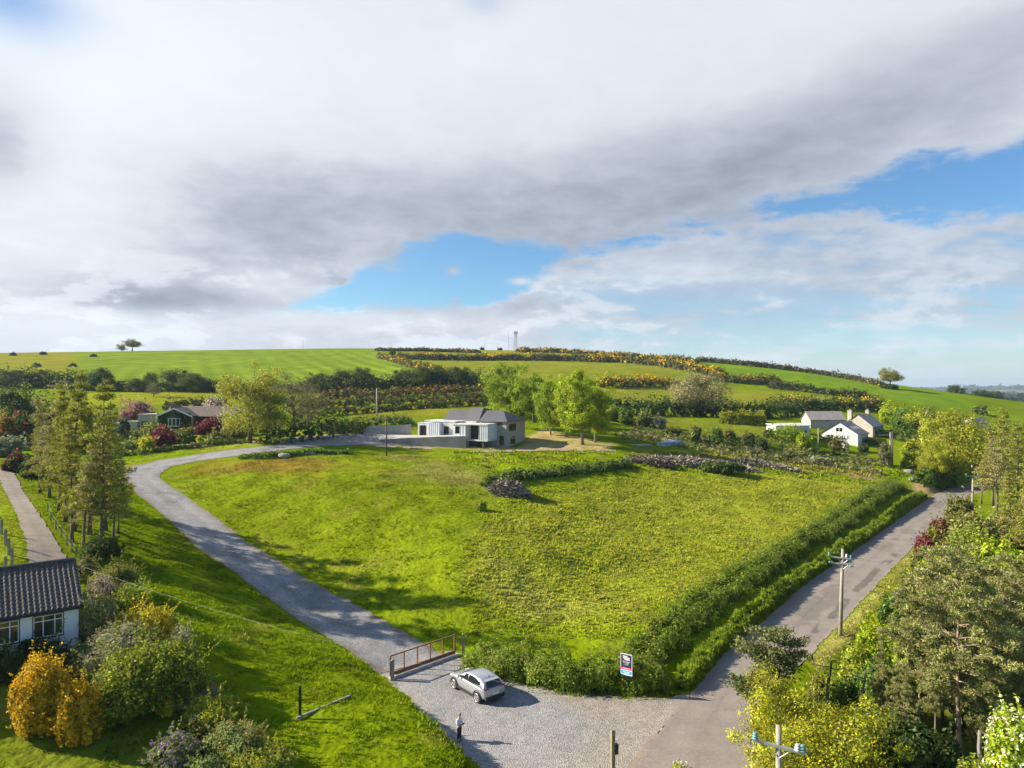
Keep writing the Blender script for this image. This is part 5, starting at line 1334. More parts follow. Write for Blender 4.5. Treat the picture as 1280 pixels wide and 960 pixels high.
b_ = MB(); b_.box((-2.0, 0, .98), (.14, 1.0, .035)); b_.build('light_bar', 'taillight', CAR)
b_ = MB(); b_.tube([(-1.35, 0, 1.46), (-1.5, 0, 1.58)], [.03, .012], 6); b_.build('antenna', 'clad', CAR)
b_ = MB(); b_.box((-1.72, 0, 1.415), (.3, 1.0, .03)); b_.build('spoiler', 'carpaint', CAR)

# ------------------------------------------------------------------ person
M['skin'] = mat('skin', (.52, .31, .23), .55, var=.05); M['shirt'] = mat('white shirt', (.74, .76, .80), .8, var=.04, nscale=8, bump=.3, bscale=12)
M['jeans'] = mat('dark trousers', (.022, .028, .05), .9, var=.2, nscale=8); M['hair'] = mat('grey hair', (.30, .27, .24), .9, var=.2, nscale=20); M['shoe'] = mat('dark shoe', (.03, .025, .02), .6)
def skin(name, verts, edges, rad, m, parent, root=0, lv=2):
    me = bpy.data.meshes.new(name); me.from_pydata(verts, edges, []); o = bpy.data.objects.new(name, me); C.objects.link(o); o.parent = parent
    md = o.modifiers.new('skin', 'SKIN'); md.use_smooth_shade = True
    for i, r in enumerate(rad):
        sv = me.skin_vertices[0].data[i]; sv.radius = (r, r) if not isinstance(r, tuple) else r; sv.use_root = (i == root)
    s_ = o.modifiers.new('sub', 'SUBSURF'); s_.levels = lv; s_.render_levels = lv
    me.materials.append(M[m]); return o
pf = PZ(574, 926, .02)
PE = empty('person', (pf[0], pf[1], h(pf[0], pf[1])+.022), R(-35), 'person in white shirt and dark trousers standing on gravel, holding a small controller', 'person')
# x: ahead, y: to the left. feet on z = 0
V = [(0, 0, .98), (0, 0, 1.16), (0, 0, 1.36), (.01, 0, 1.48), (.035, 0, 1.55), (.05, 0, 1.65), (.06, 0, 1.72)]
Rr = [(.15, .11), (.15, .11), (.165, .115), .07, .055, (.085, .095), (.075, .08)]
Ed = [(0, 1), (1, 2), (2, 3), (3, 4), (4, 5), (5, 6)]
def chain(start, pts, rads):
    pr = start
    for q, r in zip(pts, rads):
        V.append(q); Rr.append(r); Ed.append((pr, len(V)-1)); pr = len(V)-1
    return pr
for s in (1, -1):
    chain(0, [(0, s*.10, .90), (.015, s*.105, .50), (-.01, s*.115, .09), (.14, s*.13, .05)], [.095, .066, .046, .042])
    w_ = chain(2, [(0, s*.19, 1.39), (.03, s*.25, 1.13), (.20, s*.15, 1.12), (.245, s*.12, 1.125)], [.062, .047, .036, .034])
    for k in range(4):
        y = s*(.135-.02*k); l = (.075, .085, .08, .062)[k]
        chain(w_, [(.275, y, 1.135-.004*k), (.275+l*.45, y-s*.01, 1.13-.006*k), (.275+l*.6, y-s*.03, 1.105-.006*k)], [.011, .009, .008])
    chain(w_, [(.26, s*.085, 1.15), (.285, s*.065, 1.165)], [.012, .010])
skin('body', V, Ed, Rr, 'skin', PE)
V = [(0, 0, 1.0), (0, 0, 1.17), (0, 0, 1.37), (.01, 0, 1.46)]; Rr = [(.168, .128), (.168, .125), (.183, .132), (.09, .085)]; Ed = [(0, 1), (1, 2), (2, 3)]
for s in (1, -1): chain(2, [(0, s*.195, 1.39), (.03, s*.255, 1.13), (.15, s*.18, 1.115)], [.078, .062, .052])
skin('shirt', V, Ed, Rr, 'shirt', PE)
V = [(0, 0, 1.0), (0, 0, .93)]; Rr = [(.16, .125), (.165, .13)]; Ed = [(0, 1)]
for s in (1, -1): chain(1, [(.005, s*.10, .84), (.02, s*.105, .50), (-.005, s*.115, .10)], [.108, .082, .068])
skin('trousers', V, Ed, Rr, 'jeans', PE)
for s in (1, -1):
    V = [(-.05, s*.115, .05), (.05, s*.12, .05), (.17, s*.135, .04)]; skin('shoe', V, [(0, 1), (1, 2)], [.05, .05, .042], 'shoe', PE)
hr = MB(); rg = np.random.default_rng(3); d = sph(500, rng=rg); d = d[(d[:, 2] > -.15) & ((d[:, 0] < .35) | (d[:, 2] > .6))]
hr.quads(np.array((.045, 0, 1.69))+d*np.array((.098, .088, .105)), d+rg.normal(0, .1, d.shape), .03, (1, 1, 1), .8, rg); hr.build('hair', 'hair', PE)
fc = MB(); fc.tube([(.14, 0, 1.68), (.16, 0, 1.655), (.135, 0, 1.645)], [.008, .014, .01], 6)
for s in (1, -1): fc.tube([(.05, s*.088, 1.70), (.045, s*.102, 1.675), (.055, s*.09, 1.645)], [.01, .016, .008], 6)
fc.build('face', 'skin', PE, True)
ey = MB()
for s in (1, -1): ey.box((.134, s*.032, 1.69), (.012, .022, .010))
ey.box((.136, 0, 1.612), (.01, .045, .008)); ey.build('eyes_and_mouth', 'dark', PE)
Mw = Matrix.Rotation(R(-35), 4, 'Z'); cp_ = Mw@Vector((.31, 0, 1.14))
b_ = MB(); b_.box((0, 0, 0), (.10, .17, .035)); b_.box((.05, 0, .05), (.02, .15, .09)); b_.tube([(.0, .05, .01), (0, .05, .04)], .012, 6); b_.tube([(.0, -.05, .01), (0, -.05, .04)], .012, 6)
o = b_.build('remote_controller', 'dark', loc=(PE.location.x+cp_.x, PE.location.y+cp_.y, PE.location.z+cp_.z)); o.rotation_euler = (0, 0, R(-35)); tag(o, 'small dark controller held in the hands of the person', 'controller')
# ------------------------------------------------------------------ palettes
YG = [((.17, .20, .02), 3), ((.12, .16, .02), 3), ((.22, .22, .03), 1)]
LIME = [((.20, .245, .010), 3), ((.14, .20, .010), 2), ((.25, .27, .015), 1)]
MID = [((.075, .12, .018), 3), ((.05, .09, .015), 2), ((.10, .14, .02), 1)]
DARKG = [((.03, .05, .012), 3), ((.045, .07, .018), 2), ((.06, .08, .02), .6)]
OLIVE = [((.115, .115, .03), 3), ((.085, .09, .03), 2), ((.15, .14, .04), 1)]
PINEP = [((.145, .15, .042), 3), ((.10, .115, .034), 2.4), ((.165, .155, .072), 1.2), ((.22, .17, .10), .35)]
LARCH = [((.148, .152, .022), 3), ((.105, .115, .018), 2), ((.185, .165, .04), 1.2)]
ORANGE = [((.37, .225, .008), 3), ((.26, .18, .010), 2), ((.17, .14, .015), 1.6), ((.48, .30, .015), 1)]
GOLD = [((.40, .30, .012), 3), ((.28, .24, .02), 2), ((.46, .36, .02), 1)]
GOLDLEAF = [((.255, .24, .012), 3), ((.19, .195, .015), 2.4), ((.12, .145, .02), 1.5)]
GREYTW = [((.26, .245, .165), 3), ((.19, .19, .10), 2), ((.16, .175, .05), 1.6)]
PURPLE = [((.14, .04, .30), 3), ((.22, .07, .38), 1)]
PINK = [((.22, .105, .115), 3), ((.15, .075, .075), 2), ((.28, .17, .17), 1), ((.10, .08, .03), 1)]
MAROON = [((.12, .025, .03), 3), ((.08, .02, .025), 2), ((.17, .05, .045), 1)]
WHITEF = [((.55, .55, .45), 3), ((.4, .42, .28), 1)]
GORSEF = [((.44, .26, .006), 3), ((.50, .34, .008), 2), ((.30, .16, .008), 1)]
GORSEG = [((.05, .062, .016), 3), ((.075, .08, .02), 2), ((.11, .085, .028), 1)]
BRUSH = [((.27, .23, .18), 3), ((.18, .145, .115), 2), ((.36, .32, .26), 1)]
SAGE = [((.13, .165, .045), 3), ((.10, .13, .035), 2), ((.18, .195, .07), 1)]

# ------------------------------------------------------------------ shrubs of the garden in the near corner
sh = shrub
sh('conifer_bush', 52, 932, 84, 818, ORANGE, 'large rounded orange conifer bush on the lawn in the near corner', 'conifer', 22000, .07, 44, upright=.75, deep=.9, jag=.6, rough=.7, per=.10, shoots=.5, body=.66)
sh('conifer_bush', 98, 940, 68, 846, ORANGE, 'smaller orange conifer bush in front of the large orange one', 'conifer', 17000, .065, 36, upright=.75, deep=.9, jag=.6, rough=.7, per=.10, shoots=.5, body=.66)
sh('dark_shrub', 190, 918, 170.8, 801, [((.105, .125, .016), 3), ((.07, .09, .014), 2), ((.17, .18, .02), 1.3)], 'biggest dark green shrub right of the orange conifers', 'shrub', 26600, .091, 20, upright=.3, pal2=LIME, f2=.25)
sh('grey_shrub', 158, 868, 112.24, 777, GREYTW, 'grey twiggy shrub between the bungalow and the big dark shrub', 'shrub', 15200, .070, 12, asp=.25, upright=.2, rough=1.4, pal2=OLIVE, f2=.2)
sh('golden_shrub', 178, 822, 80, 754, GOLD, 'bright golden shrub above the grey twiggy shrub', 'shrub', 9000, .07, 12, upright=.4, jag=.5, Y=48.5)
sh('grey_shrub', 226, 846, 53.68, 781, GREYTW, 'small grey-green twiggy shrub at the lawn edge right of the golden shrub', 'shrub', 5700, .070, 7, asp=.3, rough=1.3, pal2=OLIVE, f2=.3)
sh('olive_shrub', 121, 818, 53.68, 739, [((.20, .19, .07), 3), ((.15, .155, .05), 2)], 'pale olive shrub at the corner of the near bungalow', 'shrub', 7600, .070, 8, upright=.2)
sh('dusty_shrub', 128, 770, 48.8, 717, [((.24, .19, .15), 2), ((.18, .16, .09), 2)], 'dusty pink-grey shrub beside the bungalow roof corner', 'shrub', 4750, .070, 7, asp=.35, rough=1.3)
sh('yellow_green_shrub', 168, 782, 61, 723, YG, 'yellow-green shrub behind the golden shrub', 'shrub', 5700, .070, 8)
sh('green_shrub', 150, 748, 63.44, 699, [((.12, .13, .03), 3), ((.2, .13, .04), 1), ((.09, .11, .02), 2)], 'green shrub with rusty tips above the dusty shrub', 'shrub', 5700, .077, 8)
sh('dark_conifer', 122, 712, 53.68, 675, DARKG, 'low dark conifer at the foot of the tall pines', 'conifer', 2600, .12, 7)
sh('olive_shrub', 108, 732, 41.48, 695, OLIVE, 'small olive bush between driveway end and dusty shrub', 'shrub', 2850, .077, 6)
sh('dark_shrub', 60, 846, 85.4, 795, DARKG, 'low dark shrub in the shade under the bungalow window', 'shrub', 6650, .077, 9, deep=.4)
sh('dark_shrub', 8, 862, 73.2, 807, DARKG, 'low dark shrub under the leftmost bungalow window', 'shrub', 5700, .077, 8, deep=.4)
sh('green_shrub', 104, 852, 41.48, 805, SAGE, 'small grey-green shrub between bungalow wall and orange conifer', 'shrub', 3420, .070, 6)
sh('heather_shrub', 250, 898, 68.32, 851, [((.22, .16, .12), 3), ((.17, .15, .06), 2), ((.26, .2, .05), .7)], 'brownish heathery shrub right of the big dark shrub', 'shrub', 6650, .063, 8, asp=.35, rough=1.3)
sh('golden_shrub', 233, 880, 29.28, 837, [((.32, .22, .02), 2), ((.2, .18, .03), 2)], 'small orange-yellow shrub tucked against the big dark shrub', 'shrub', 2850, .063, 5, upright=.4)
sh('yellow_green_shrub', 268, 930, 97.6, 871, [((.24, .25, .02), 3), ((.17, .19, .02), 2)], 'bright yellow-green shrub above the purple rhododendron', 'shrub', 11400, .070, 11, upright=.2)
sh('rhododendron', 222, 985, 82.96, 913, [((.10, .12, .045), 3), ((.13, .13, .06), 2)], 'rhododendron with purple flower heads on the lawn edge', 'shrub', 7000, .085, 10, pal2=PURPLE, f2=.09)
sh('grey_green_shrub', 298, 968, 92.72, 899, SAGE, 'grey-green shrub with orange tips beside the purple rhododendron', 'shrub', 11400, .070, 11, upright=.2, pal2=[((.35, .17, .05), 1)], f2=.09)
sh('yellow_green_shrub', 325, 992, 109.8, 929, [((.20, .21, .02), 3), ((.14, .16, .03), 2)], 'low yellow-green shrub at the bottom of the grass bank', 'shrub', 9500, .070, 10)
sh('grey_green_shrub', 262, 1000, 61, 943, SAGE, 'sage-coloured shrub low between the rhododendron and the yellow-green shrub', 'shrub', 5700, .070, 8)
sh('yellow_green_shrub', 212, 800, 40, 762, YG, 'yellow-green shrub on the lawn side of the golden one', 'shrub', 3400, .07, 8, upright=.2)
sh('green_shrub', 196, 868, 60, 806, MID, 'green shrub behind the biggest dark one', 'shrub', 5000, .075, 9, upright=.2)
sh('grey_shrub', 135, 885, 46, 838, GREYTW, 'grey twigs between orange conifer and the biggest dark shrub', 'shrub', 3200, .07, 8, asp=.3, rough=1.3)
sh('green_shrub', 254, 930, 40, 890, OLIVE, 'olive shrub under the brownish heathery one', 'shrub', 3000, .07, 7)
sh('yellow_green_shrub', 136, 742, 40, 712, YG, 'light green shrub at the roof corner of the near bungalow', 'shrub', 2600, .07, 7)
sh('yellow_green_shrub', 345, 985, 60, 948, YG, 'pale green shrub where the grass bank meets the bottom edge', 'shrub', 3600, .07, 8)
sh('golden_shrub', 208, 902, 30, 872, GOLD, 'small golden shrub low against the biggest dark one', 'shrub', 1600, .06, 6, upright=.3)
sh('blossom_bush', 850, 1000, 44, 946, YG, 'bush top with cream blossom at the near edge of the road', 'shrub', 4750, .063, 8, Y=36, hscale=1, pal2=WHITEF, f2=.35)

# ------------------------------------------------------------------ tall pines on the left
PN = [pine(11, 16, 3.1, .20, 7600, .34, .055, LARCH, 22, 5, -.05, None, 'cone', .02, .28, .12, .18), pine(12, 16, 2.7, .24, 6400, .34, .055, LARCH, 20, 5, -.08, None, 'cone', .03, .25, .15, .17), pine(13, 15, 2.9, .30, 4800, .32, .05, [((.17, .15, .06), 3), ((.13, .125, .04), 2)], 14, 4, -.02, None, 'cone', .03, .3, .2, .28)]
for u, vb, vt, k, l in [(128, 690, 478, 0, 'tall airy pine with dark trunk at the near end of the drive row'), (92, 662, 466, 1, 'tallest slim pine left of the grey drive bend'), (74, 640, 478, 2, 'thin brownish pine farthest left over the concrete driveway'),
                         (112, 668, 500, 1, 'pine with yellow-green crown in the middle of the row'), (138, 650, 520, 0, 'shorter dense pine beside the gravel drive'), (62, 622, 500, 2, 'brown-tinged pine at the far end of the row'), (104, 690, 560, 2, 'low thin pine in front of the taller pines'), (148, 668, 585, 1, 'small bushy pine nearest the gravel drive'), (82, 654, 486, 1, 'feathery pine second from the left in the row'), (50, 616, 512, 1, 'slender pine left of the thin brownish one'), (90, 678, 540, 1, 'slender pine nearest the end of the concrete driveway'), (142, 680, 560, 2, 'wispy pine at the front of the row by the lawn'), (132, 664, 512, 2, 'brown feathery pine toward the gravel drive')]:
    p = W(u, vb); tree('pine_tree', p, PN[k], height(p, vt), (16, 16, 15)[k], l, 'pine tree', 'tall pines between the two drives', rz=u*1.7, bark='bark_grey' if k < 2 else 'bark', leafm='needle', wide=1.0)
sh('dark_shrub', 128, 706, 48.8, 671, DARKG, 'dark round bush under the nearest tall pine', 'shrub', 3800, .091, 6)

# ------------------------------------------------------------------ trees, nominal meshes
BL = {}
BL['lime'] = [broadleaf(31, 16, 4.7, .24, 26000, .17, LIME, 26, 5, .125, tone_=.4), broadleaf(32, 16, 4.4, .22, 24000, .17, LIME, 24, 5, .125, tone_=.4)]
BL['mid'] = [broadleaf(33, 14, 5.4, .18, 18000, .19, [((.165, .215, .012), 3), ((.12, .165, .012), 2)], 20, 5, .13, tone_=.4), broadleaf(34, 14, 4.8, .16, 17000, .19, [((.165, .215, .012), 3), ((.12, .165, .012), 2)], 18, 5, .13, tone_=.4)]
BL['ash'] = [broadleaf(35, 15, 4.8, .16, 14000, .16, [((.22, .22, .03), 3), ((.17, .18, .025), 2), ((.25, .23, .05), 1)], 22, 4, .15, .15)]
BL['bare'] = [broadleaf(36, 12, 4.6, .18, 5000, .15, [((.11, .095, .05), 3), ((.09, .10, .03), 2)], 24, 5, .16, .1)]
BL['willow'] = [broadleaf(37, 13, 6.8, .10, 15000, .20, [((.20, .17, .085), 3), ((.15, .14, .06), 2), ((.13, .14, .04), 1)], 26, 5, .15, .1, tr=.4)]
BL['gold'] = [broadleaf(38, 12, 5.2, .12, 22000, .16, [((.24, .24, .018), 3), ((.17, .19, .018), 2)], 20, 4, .17), broadleaf(45, 6.5, 3.4, .10, 20000, .085, GOLDLEAF, 26, 5, .13, .0, tr=.14, tone_=.5)]
BL['dark'] = [broadleaf(39, 9, 4.6, .08, 9000, .24, DARKG, 16, 4, .19), broadleaf(40, 9, 5.2, .06, 9000, .24, [((.05, .07, .018), 3), ((.035, .055, .015), 2), ((.08, .085, .02), 1)], 16, 4, .19)]
BL['copse'] = [broadleaf(41, 9, 4.2, .15, 8000, .2, YG, 16, 4, .18), broadleaf(42, 9, 3.8, .14, 8000, .19, [((.13, .135, .03), 3), ((.17, .165, .05), 2), ((.10, .12, .02), 1)], 16, 4, .17, .1)]
BL['lone'] = [broadleaf(47, 10, 4.6, .48, 9000, .2, [((.15, .145, .04), 3), ((.12, .12, .03), 2)], 18, 5, .16, tr=.4)]
H0 = dict(lone=10, lime=16, mid=14, ash=15, bare=12, willow=13, gold=12, dark=9, copse=9)
def bt(kind, k, u, vt, label, vb=None, Y=None, name=None, wide=1.0, group=None, cat='tree', bark='bark'):
    p = W(u, vb) if Y is None else at(u, Y)
    h0 = 6.5 if (kind, k) == ('gold', 1) else H0[kind]
    return tree(name or 'broadleaf_tree', p, BL[kind][k], max(2, height(p, vt)), h0, label, cat, group, rz=(u*.7) % 6.28, bark=bark, wide=wide)
g_ = 'bright green trees beside the half-built house'
bt('mid', 0, 634, 454, 'dark-footed green tree standing behind the slate roofs of the half-built house', Y=186, group=g_)
bt('mid', 1, 668, 464, 'mid-green tree between the house roof and the bright lime tree', Y=178, group=g_)
bt('lime', 0, 728, 457, 'brightest lime-green tree with pale trunk right of the half-built house', vb=556, group=g_, wide=.85, bark='bark_grey')
bt('lime', 1, 708, 468, 'lime-green tree close behind the brightest one', vb=546, group=g_, wide=.85, bark='bark_grey')
bt('mid', 1, 652, 475, 'small green tree peeping over the end of the slate roof', Y=170, group=g_, wide=.7)
bt('lime', 1, 744, 476, 'slender lime-green tree at the right edge of the clump', vb=553, group=g_, wide=.7, bark='bark_grey')
bt('mid', 0, 688, 480, 'short green tree with bare white stems low behind the sand track', vb=543, group=g_, wide=.7, bark='bark_grey')
bt('ash', 0, 312, 449, 'tall yellow-green tree rising beside the ivy bungalow', vb=553)
bt('ash', 0, 334, 470, 'second yellow-green tree leaning against the tall one', Y=142, wide=.8)
bt('bare', 0, 368, 466, 'dark nearly bare tree with ivy on its trunk', vb=546)
bt('bare', 0, 386, 478, 'thin bare tree behind the ivied one', Y=160, wide=.8)
bt('willow', 0, 872, 462, 'broad brownish willow just coming into leaf in the middle distance', Y=226)
bt('gold', 0, 1190, 516, 'rounded golden-green tree at the bend of the road', vb=606)
bt('gold', 0, 1168, 556, 'small golden-green tree in front of the rounded one', Y=158, wide=.8)
# ridge trees
bt('lone', 0, 165, 424, 'lone tree with several domed clumps on the left skyline', Y=545, wide=1.25)
bt('copse', 1, 152, 430, 'smaller crown beside the lone skyline tree', Y=545, wide=1.3)
bt('lone', 0, 1113, 460, 'lone leaning tree on the falling right skyline', Y=402, wide=1.0)
sh('dark_shrub', 1111, 487, 22, 480, DARKG, 'dark thicket at the foot of the lone tree on the right skyline', 'thicket', 500, .6, 5, Y=400)
for u, vt, Y, wd, l in [(1194, 486, 520, 1.3, 'dark tree beyond the falling ridge, standing apart'), (1222, 488, 540, 1.3, 'dark tree at the left of a pair beyond the ridge'), (1240, 489, 545, 1.4, 'dark tree at the right of a pair beyond the ridge')]:
    p = at(u, Y); Hh = max(9, height(p, vt)); tree('broadleaf_tree', p, BL['dark'][u % 2], Hh, 9, l, 'tree', 'dark trees beyond the ridge', rz=u, wide=max(.45, 9/Hh*wd))

# ------------------------------------------------------------------ hedgerows on the hill
hd = hedge
def hp_(pix, Y=None): return [W(u, v)[:2] for u, v in pix]
hd('hedgerow', hp_([(-60, 484), (0, 483), (66, 484), (110, 488)]), 6, 6.0, 2.2, .55, DARKG, 'dark tree-hedge along the foot of the yellow hill pasture', pal2=YG, f2=.25, seed=2, hvar=.4, nper=12)
hd('hedgerow', hp_([(105, 488), (160, 489), (230, 490), (292, 490), (330, 490), (420, 491)]), 5, 3.2, 2.2, .5, DARKG, 'low dark hedge below the striped hill field', seed=3, hvar=.4, nper=10)
hd('hedgerow', hp_([(380, 489), (440, 489), (520, 487), (590, 483), (612, 480)]), 6, 5.5, 2.2, .5, DARKG, 'tall dark hedge in the middle of the hill, in front of green slopes', pal2=OLIVE, f2=.25, seed=4, hvar=.4, nper=12)
for u, vb, vt, k, w_, l in [(128, 489, 461, 0, 1.0, 'dark bushy tree at the left end of the hedge below the striped field'), (170, 490, 474, 1, 1.2, 'low dark thorn in the hedge below the striped field'), (188, 488, 466, 0, .7, 'upright dark thorn in the hedge below the striped field'),
                              (220, 488, 463, 0, 1.2, 'dark round tree right of centre in the hedge below the striped field'), (240, 490, 468, 1, 1.3, 'broad dark tree beside the round one in the striped-field hedge'), (262, 490, 475, 0, 1.4, 'dark spreading thorn toward the ash trees'),
                              (404, 488, 468, 1, 1.3, 'dark tree left of a notch in the mid-hill hedge'), (424, 488, 464, 0, 1.1, 'dark round tree in the mid-hill hedge'), (443, 488, 461, 1, 1.0, 'tallest dark tree of the mid-hill hedge'), (462, 488, 468, 0, 1.1, 'short dark tree right of the tallest in the mid-hill hedge'),
                              (503, 486, 463, 0, 1.0, 'dark tree above the gorse terraces'), (520, 486, 460, 1, 1.3, 'olive-tinted tree above the gorse terraces'), (545, 485, 462, 0, 1.2, 'broad dark tree near the right end of the mid-hill hedge'), (562, 484, 460, 1, 1.2, 'dark tree next to last in the mid-hill hedge'),
                              (585, 478, 464, 0, 1.0, 'separate dark tree just beyond the right end of the mid-hill hedge'), (612, 481, 469, 1, 1.2, 'dark bush close to the green trees by the house'), (491, 447, 437, 0, .8, 'small upright tree on the hedge corner near the summit'),
                              (60, 484, 464, 0, .8, 'rounded dark tree at the right end of the pasture hedge'), (20, 484, 464, 1, 1.3, 'dark tree in the pasture hedge at the left edge')]:
    p = W(u, vb); Hh = height(p, vt); tree('hedgerow_tree', p, BL['dark'][k], Hh, 9, l, 'tree', 'dark hedgerow trees on the hill', rz=u*.9, wide=w_)
bt('bare', 0, 192, 477, 'thin greyish small tree in the meadow behind the ivy bungalow', Y=232, wide=1.1)
# gorse
def gorse(pix, w_, hh, f, label, seed, leaf=.5, dens=2.2, pal=GORSEG): return hd('gorse_hedge', hp_(pix), w_, hh, dens, leaf, pal, label, 'hedge', GORSEF, f*.75, seed, .4, 'gorse hedges on the hill', nper=9)
gorse([(400, 499), (440, 499), (500, 496), (560, 494), (612, 492)], 4.5, 2.9, .06, 'topmost of three brown gorse terraces behind the yard', 11, .42, 3, [((.10, .075, .03), 3), ((.07, .065, .02), 2), ((.15, .09, .035), 1)])
gorse([(385, 511), (440, 509), (500, 506), (560, 503), (612, 500)], 4.5, 2.7, .03, 'middle of three brown gorse terraces behind the yard', 12, .4, 3)
gorse([(400, 521), (450, 517), (500, 513), (560, 509), (610, 506)], 4, 2.2, .03, 'lowest, darkest of three gorse terraces behind the yard', 13, .38, 3)
gorse([(475, 447), (490, 451), (510, 457), (535, 463), (552, 468)], 7, 3.0, .30, 'gorse hedge running downhill in the middle of the hill', 14, .6)
gorse([(495, 448.5), (540, 450), (580, 450.5), (640, 450.5), (700, 451), (760, 453)], 8, 4.2, .40, 'long flowering gorse hedge below the crest', 15, .7)
gorse([(470, 438.5), (520, 439), (560, 440), (600, 441)], 6, 2.6, .35, 'gorse strip on the summit left of the telecom tower', 16, .7)
gorse([(645, 440), (700, 441), (760, 445), (830, 449.5), (870, 454)], 7, 3.2, .55, 'flowering gorse along the crest right of the telecom tower', 17, .7)
gorse([(720, 451), (780, 453), (830, 458), (870, 465), (905, 471)], 8, 4, .5, 'gorse hedge bending down to the willow', 18, .7)
gorse([(745, 483), (770, 483), (800, 483), (850, 483)], 7, 4.0, .55, 'bright gorse hedge left of the willow', 19, .5)
gorse([(885, 474), (910, 478), (940, 480), (975, 480)], 8, 4.2, .75, 'brightest gorse bank right of the willow', 20, .55)
hd('hedgerow', hp_([(870, 452), (940, 458), (1010, 466), (1060, 474), (1105, 483)]), 5, 3.0, 1.8, .7, [((.07, .06, .03), 3), ((.05, .06, .02), 2)], 'thin brown hedge along the falling right skyline', seed=21, hvar=.4, nper=14, pal2=GORSEF, f2=.08)
hd('hedgerow', hp_([(960, 485), (1000, 489), (1040, 494), (1090, 500)]), 5, 3.6, 2, .55, [((.06, .065, .02), 3), ((.04, .05, .018), 2)], 'dark hedge slanting across the right hill field', seed=22, hvar=.4, nper=10)
hd('hedgerow', hp_([(770, 518), (820, 519), (870, 521), (930, 524), (1000, 518)]), 7, 5.0, 2.4, .42, DARKG, 'dark thick hedge in front of the willow', seed=23, hvar=.35, nper=10, pal2=OLIVE, f2=.2)
gorse([(960, 513), (1010, 512), (1060, 512), (1110, 512)], 7, 4.4, .3, 'gorse and thorn hedge behind the barn', 24, .45, 2.4, DARKG)
hd('hedgerow', hp_([(900, 529), (925, 530), (955, 531)]), 3, 3.2, 12, .3, [((.19, .20, .02), 3), ((.13, .16, .02), 2)], 'bright yellow-green hedge in sun left of the flat shed', seed=25, pal2=GORSEF, f2=.2)
hd('garden_hedge', hp_([(960, 548), (985, 549), (1003, 548)]), 3, 2.8, 5, .28, LIME, 'bright clipped hedge in front of the flat shed', seed=26, hvar=.15)
hd('garden_hedge', hp_([(1024, 551), (1060, 553), (1100, 556)]), 1.8, 1.7, 6, .25, [((.07, .075, .03), 3), ((.10, .095, .04), 2)], 'low dark hedge along the front of the white house', seed=27, hvar=.15)
hd('garden_hedge', hp_([(1082, 543), (1110, 546), (1150, 548)]), 2.5, 2.4, 5, .28, MID, 'green clipped hedge right of the white house', seed=28, hvar=.15)
hd('garden_hedge', hp_([(1120, 551), (1150, 553), (1165, 553)]), 2.2, 1.6, 5, .28, [((.11, .13, .025), 3), ((.08, .10, .02), 2)], 'second clipped hedge stepping down right of the white house', seed=29, hvar=.15)
hd('garden_hedge', hp_([(330, 556), (360, 553), (400, 548), (450, 540)]), 5, 3.8, 4, .28, DARKG, 'dark shrubbery at the edge of the stony yard', seed=30, hvar=.4, pal2=MID, f2=.5)
hd('garden_hedge', hp_([(395, 541), (420, 539), (470, 534), (515, 531)]), 5, 3.0, 4, .28, [((.06, .09, .02), 3), ((.09, .12, .02), 2)], 'green hedge behind the bare block wall', seed=31, hvar=.35)
hd('garden_hedge', hp_([(205, 512), (240, 511), (290, 510)]), 3, 3.2, 3.5, .34, [((.055, .06, .02), 3), ((.08, .07, .03), 2)], 'dark hedge behind the roof of the ivy bungalow', seed=32, hvar=.3)
# ------------------------------------------------------------------ hedges round the field
front = hp_([(592, 838), (615, 845), (650, 856), (690, 864), (740, 869), (790, 867), (830, 862)])
front = [(x+.1, y+1.5) for x, y in front]
hd('field_hedge', front, 3.4, 2.1, 150, .085, [((.11, .16, .012), 3), ((.08, .12, .012), 2), ((.17, .19, .02), 1.4)], 'leafy green hedge between the gravel forecourt and the field', seed=41, hvar=.55, nper=2.6, pal2=[((.20, .17, .05), 1)], f2=.10)
rs = PW([(850, 850), (905, 795), (960, 748), (1010, 712), (1060, 676), (1100, 648), (1145, 616)])
nv_ = []
for (x, y, z) in rs: nv_.append((x-2.75, y+2.15))
nv_[0] = (nv_[0][0]-.6, nv_[0][1]-.2)
hd('field_hedge', nv_, 3.5, 1.6, 95, .10, [((.10, .145, .014), 3), ((.07, .105, .014), 2), ((.155, .18, .02), 1.6)], 'long hedge between the field and the tarmac road', seed=42, hvar=.5, nper=3, pal2=[((.17, .16, .04), 2), ((.16, .11, .06), 1)], f2=.16)
# raised grass verge along the road: coarse grass
vg = [(x-.6, y+.5) for x, y, z in [PZ(u, v, 0) for u, v in [(862, 866), (905, 818), (960, 772), (1001, 735), (1080, 680), (1125, 648), (1160, 622)]]]
tag(hd('grass', vg, 1.25, .95, 300, .10, [((.135, .185, .010), 3), ((.10, .15, .010), 2), ((.19, .20, .03), 1)], None, None, seed=43, hvar=.35, nper=2, asp=.3, blades=.22, rag=.7), kind='stuff')
hd('field_hedge', hp_([(612, 607), (640, 600), (690, 593), (740, 589), (785, 582)]), 2.6, 1.2, 12, .26, [((.06, .09, .018), 3), ((.08, .11, .02), 2)], 'low overgrown bank across the top of the field', seed=44, hvar=.4, pal2=[((.13, .15, .03), 1)], f2=.3)
hd('field_hedge', hp_([(300, 574), (350, 570), (400, 567), (440, 568)]), 1.6, .8, 14, .24, [((.09, .14, .018), 3), ((.06, .10, .015), 2)], 'rough weedy strip on the inner edge of the gravel drive', seed=45, hvar=.4)
hd('field_hedge', hp_([(1148, 606), (1165, 603), (1190, 600)]), 3, 2.4, 20, .22, MID, 'shaded green bank at the far end of the road', seed=46, hvar=.25)
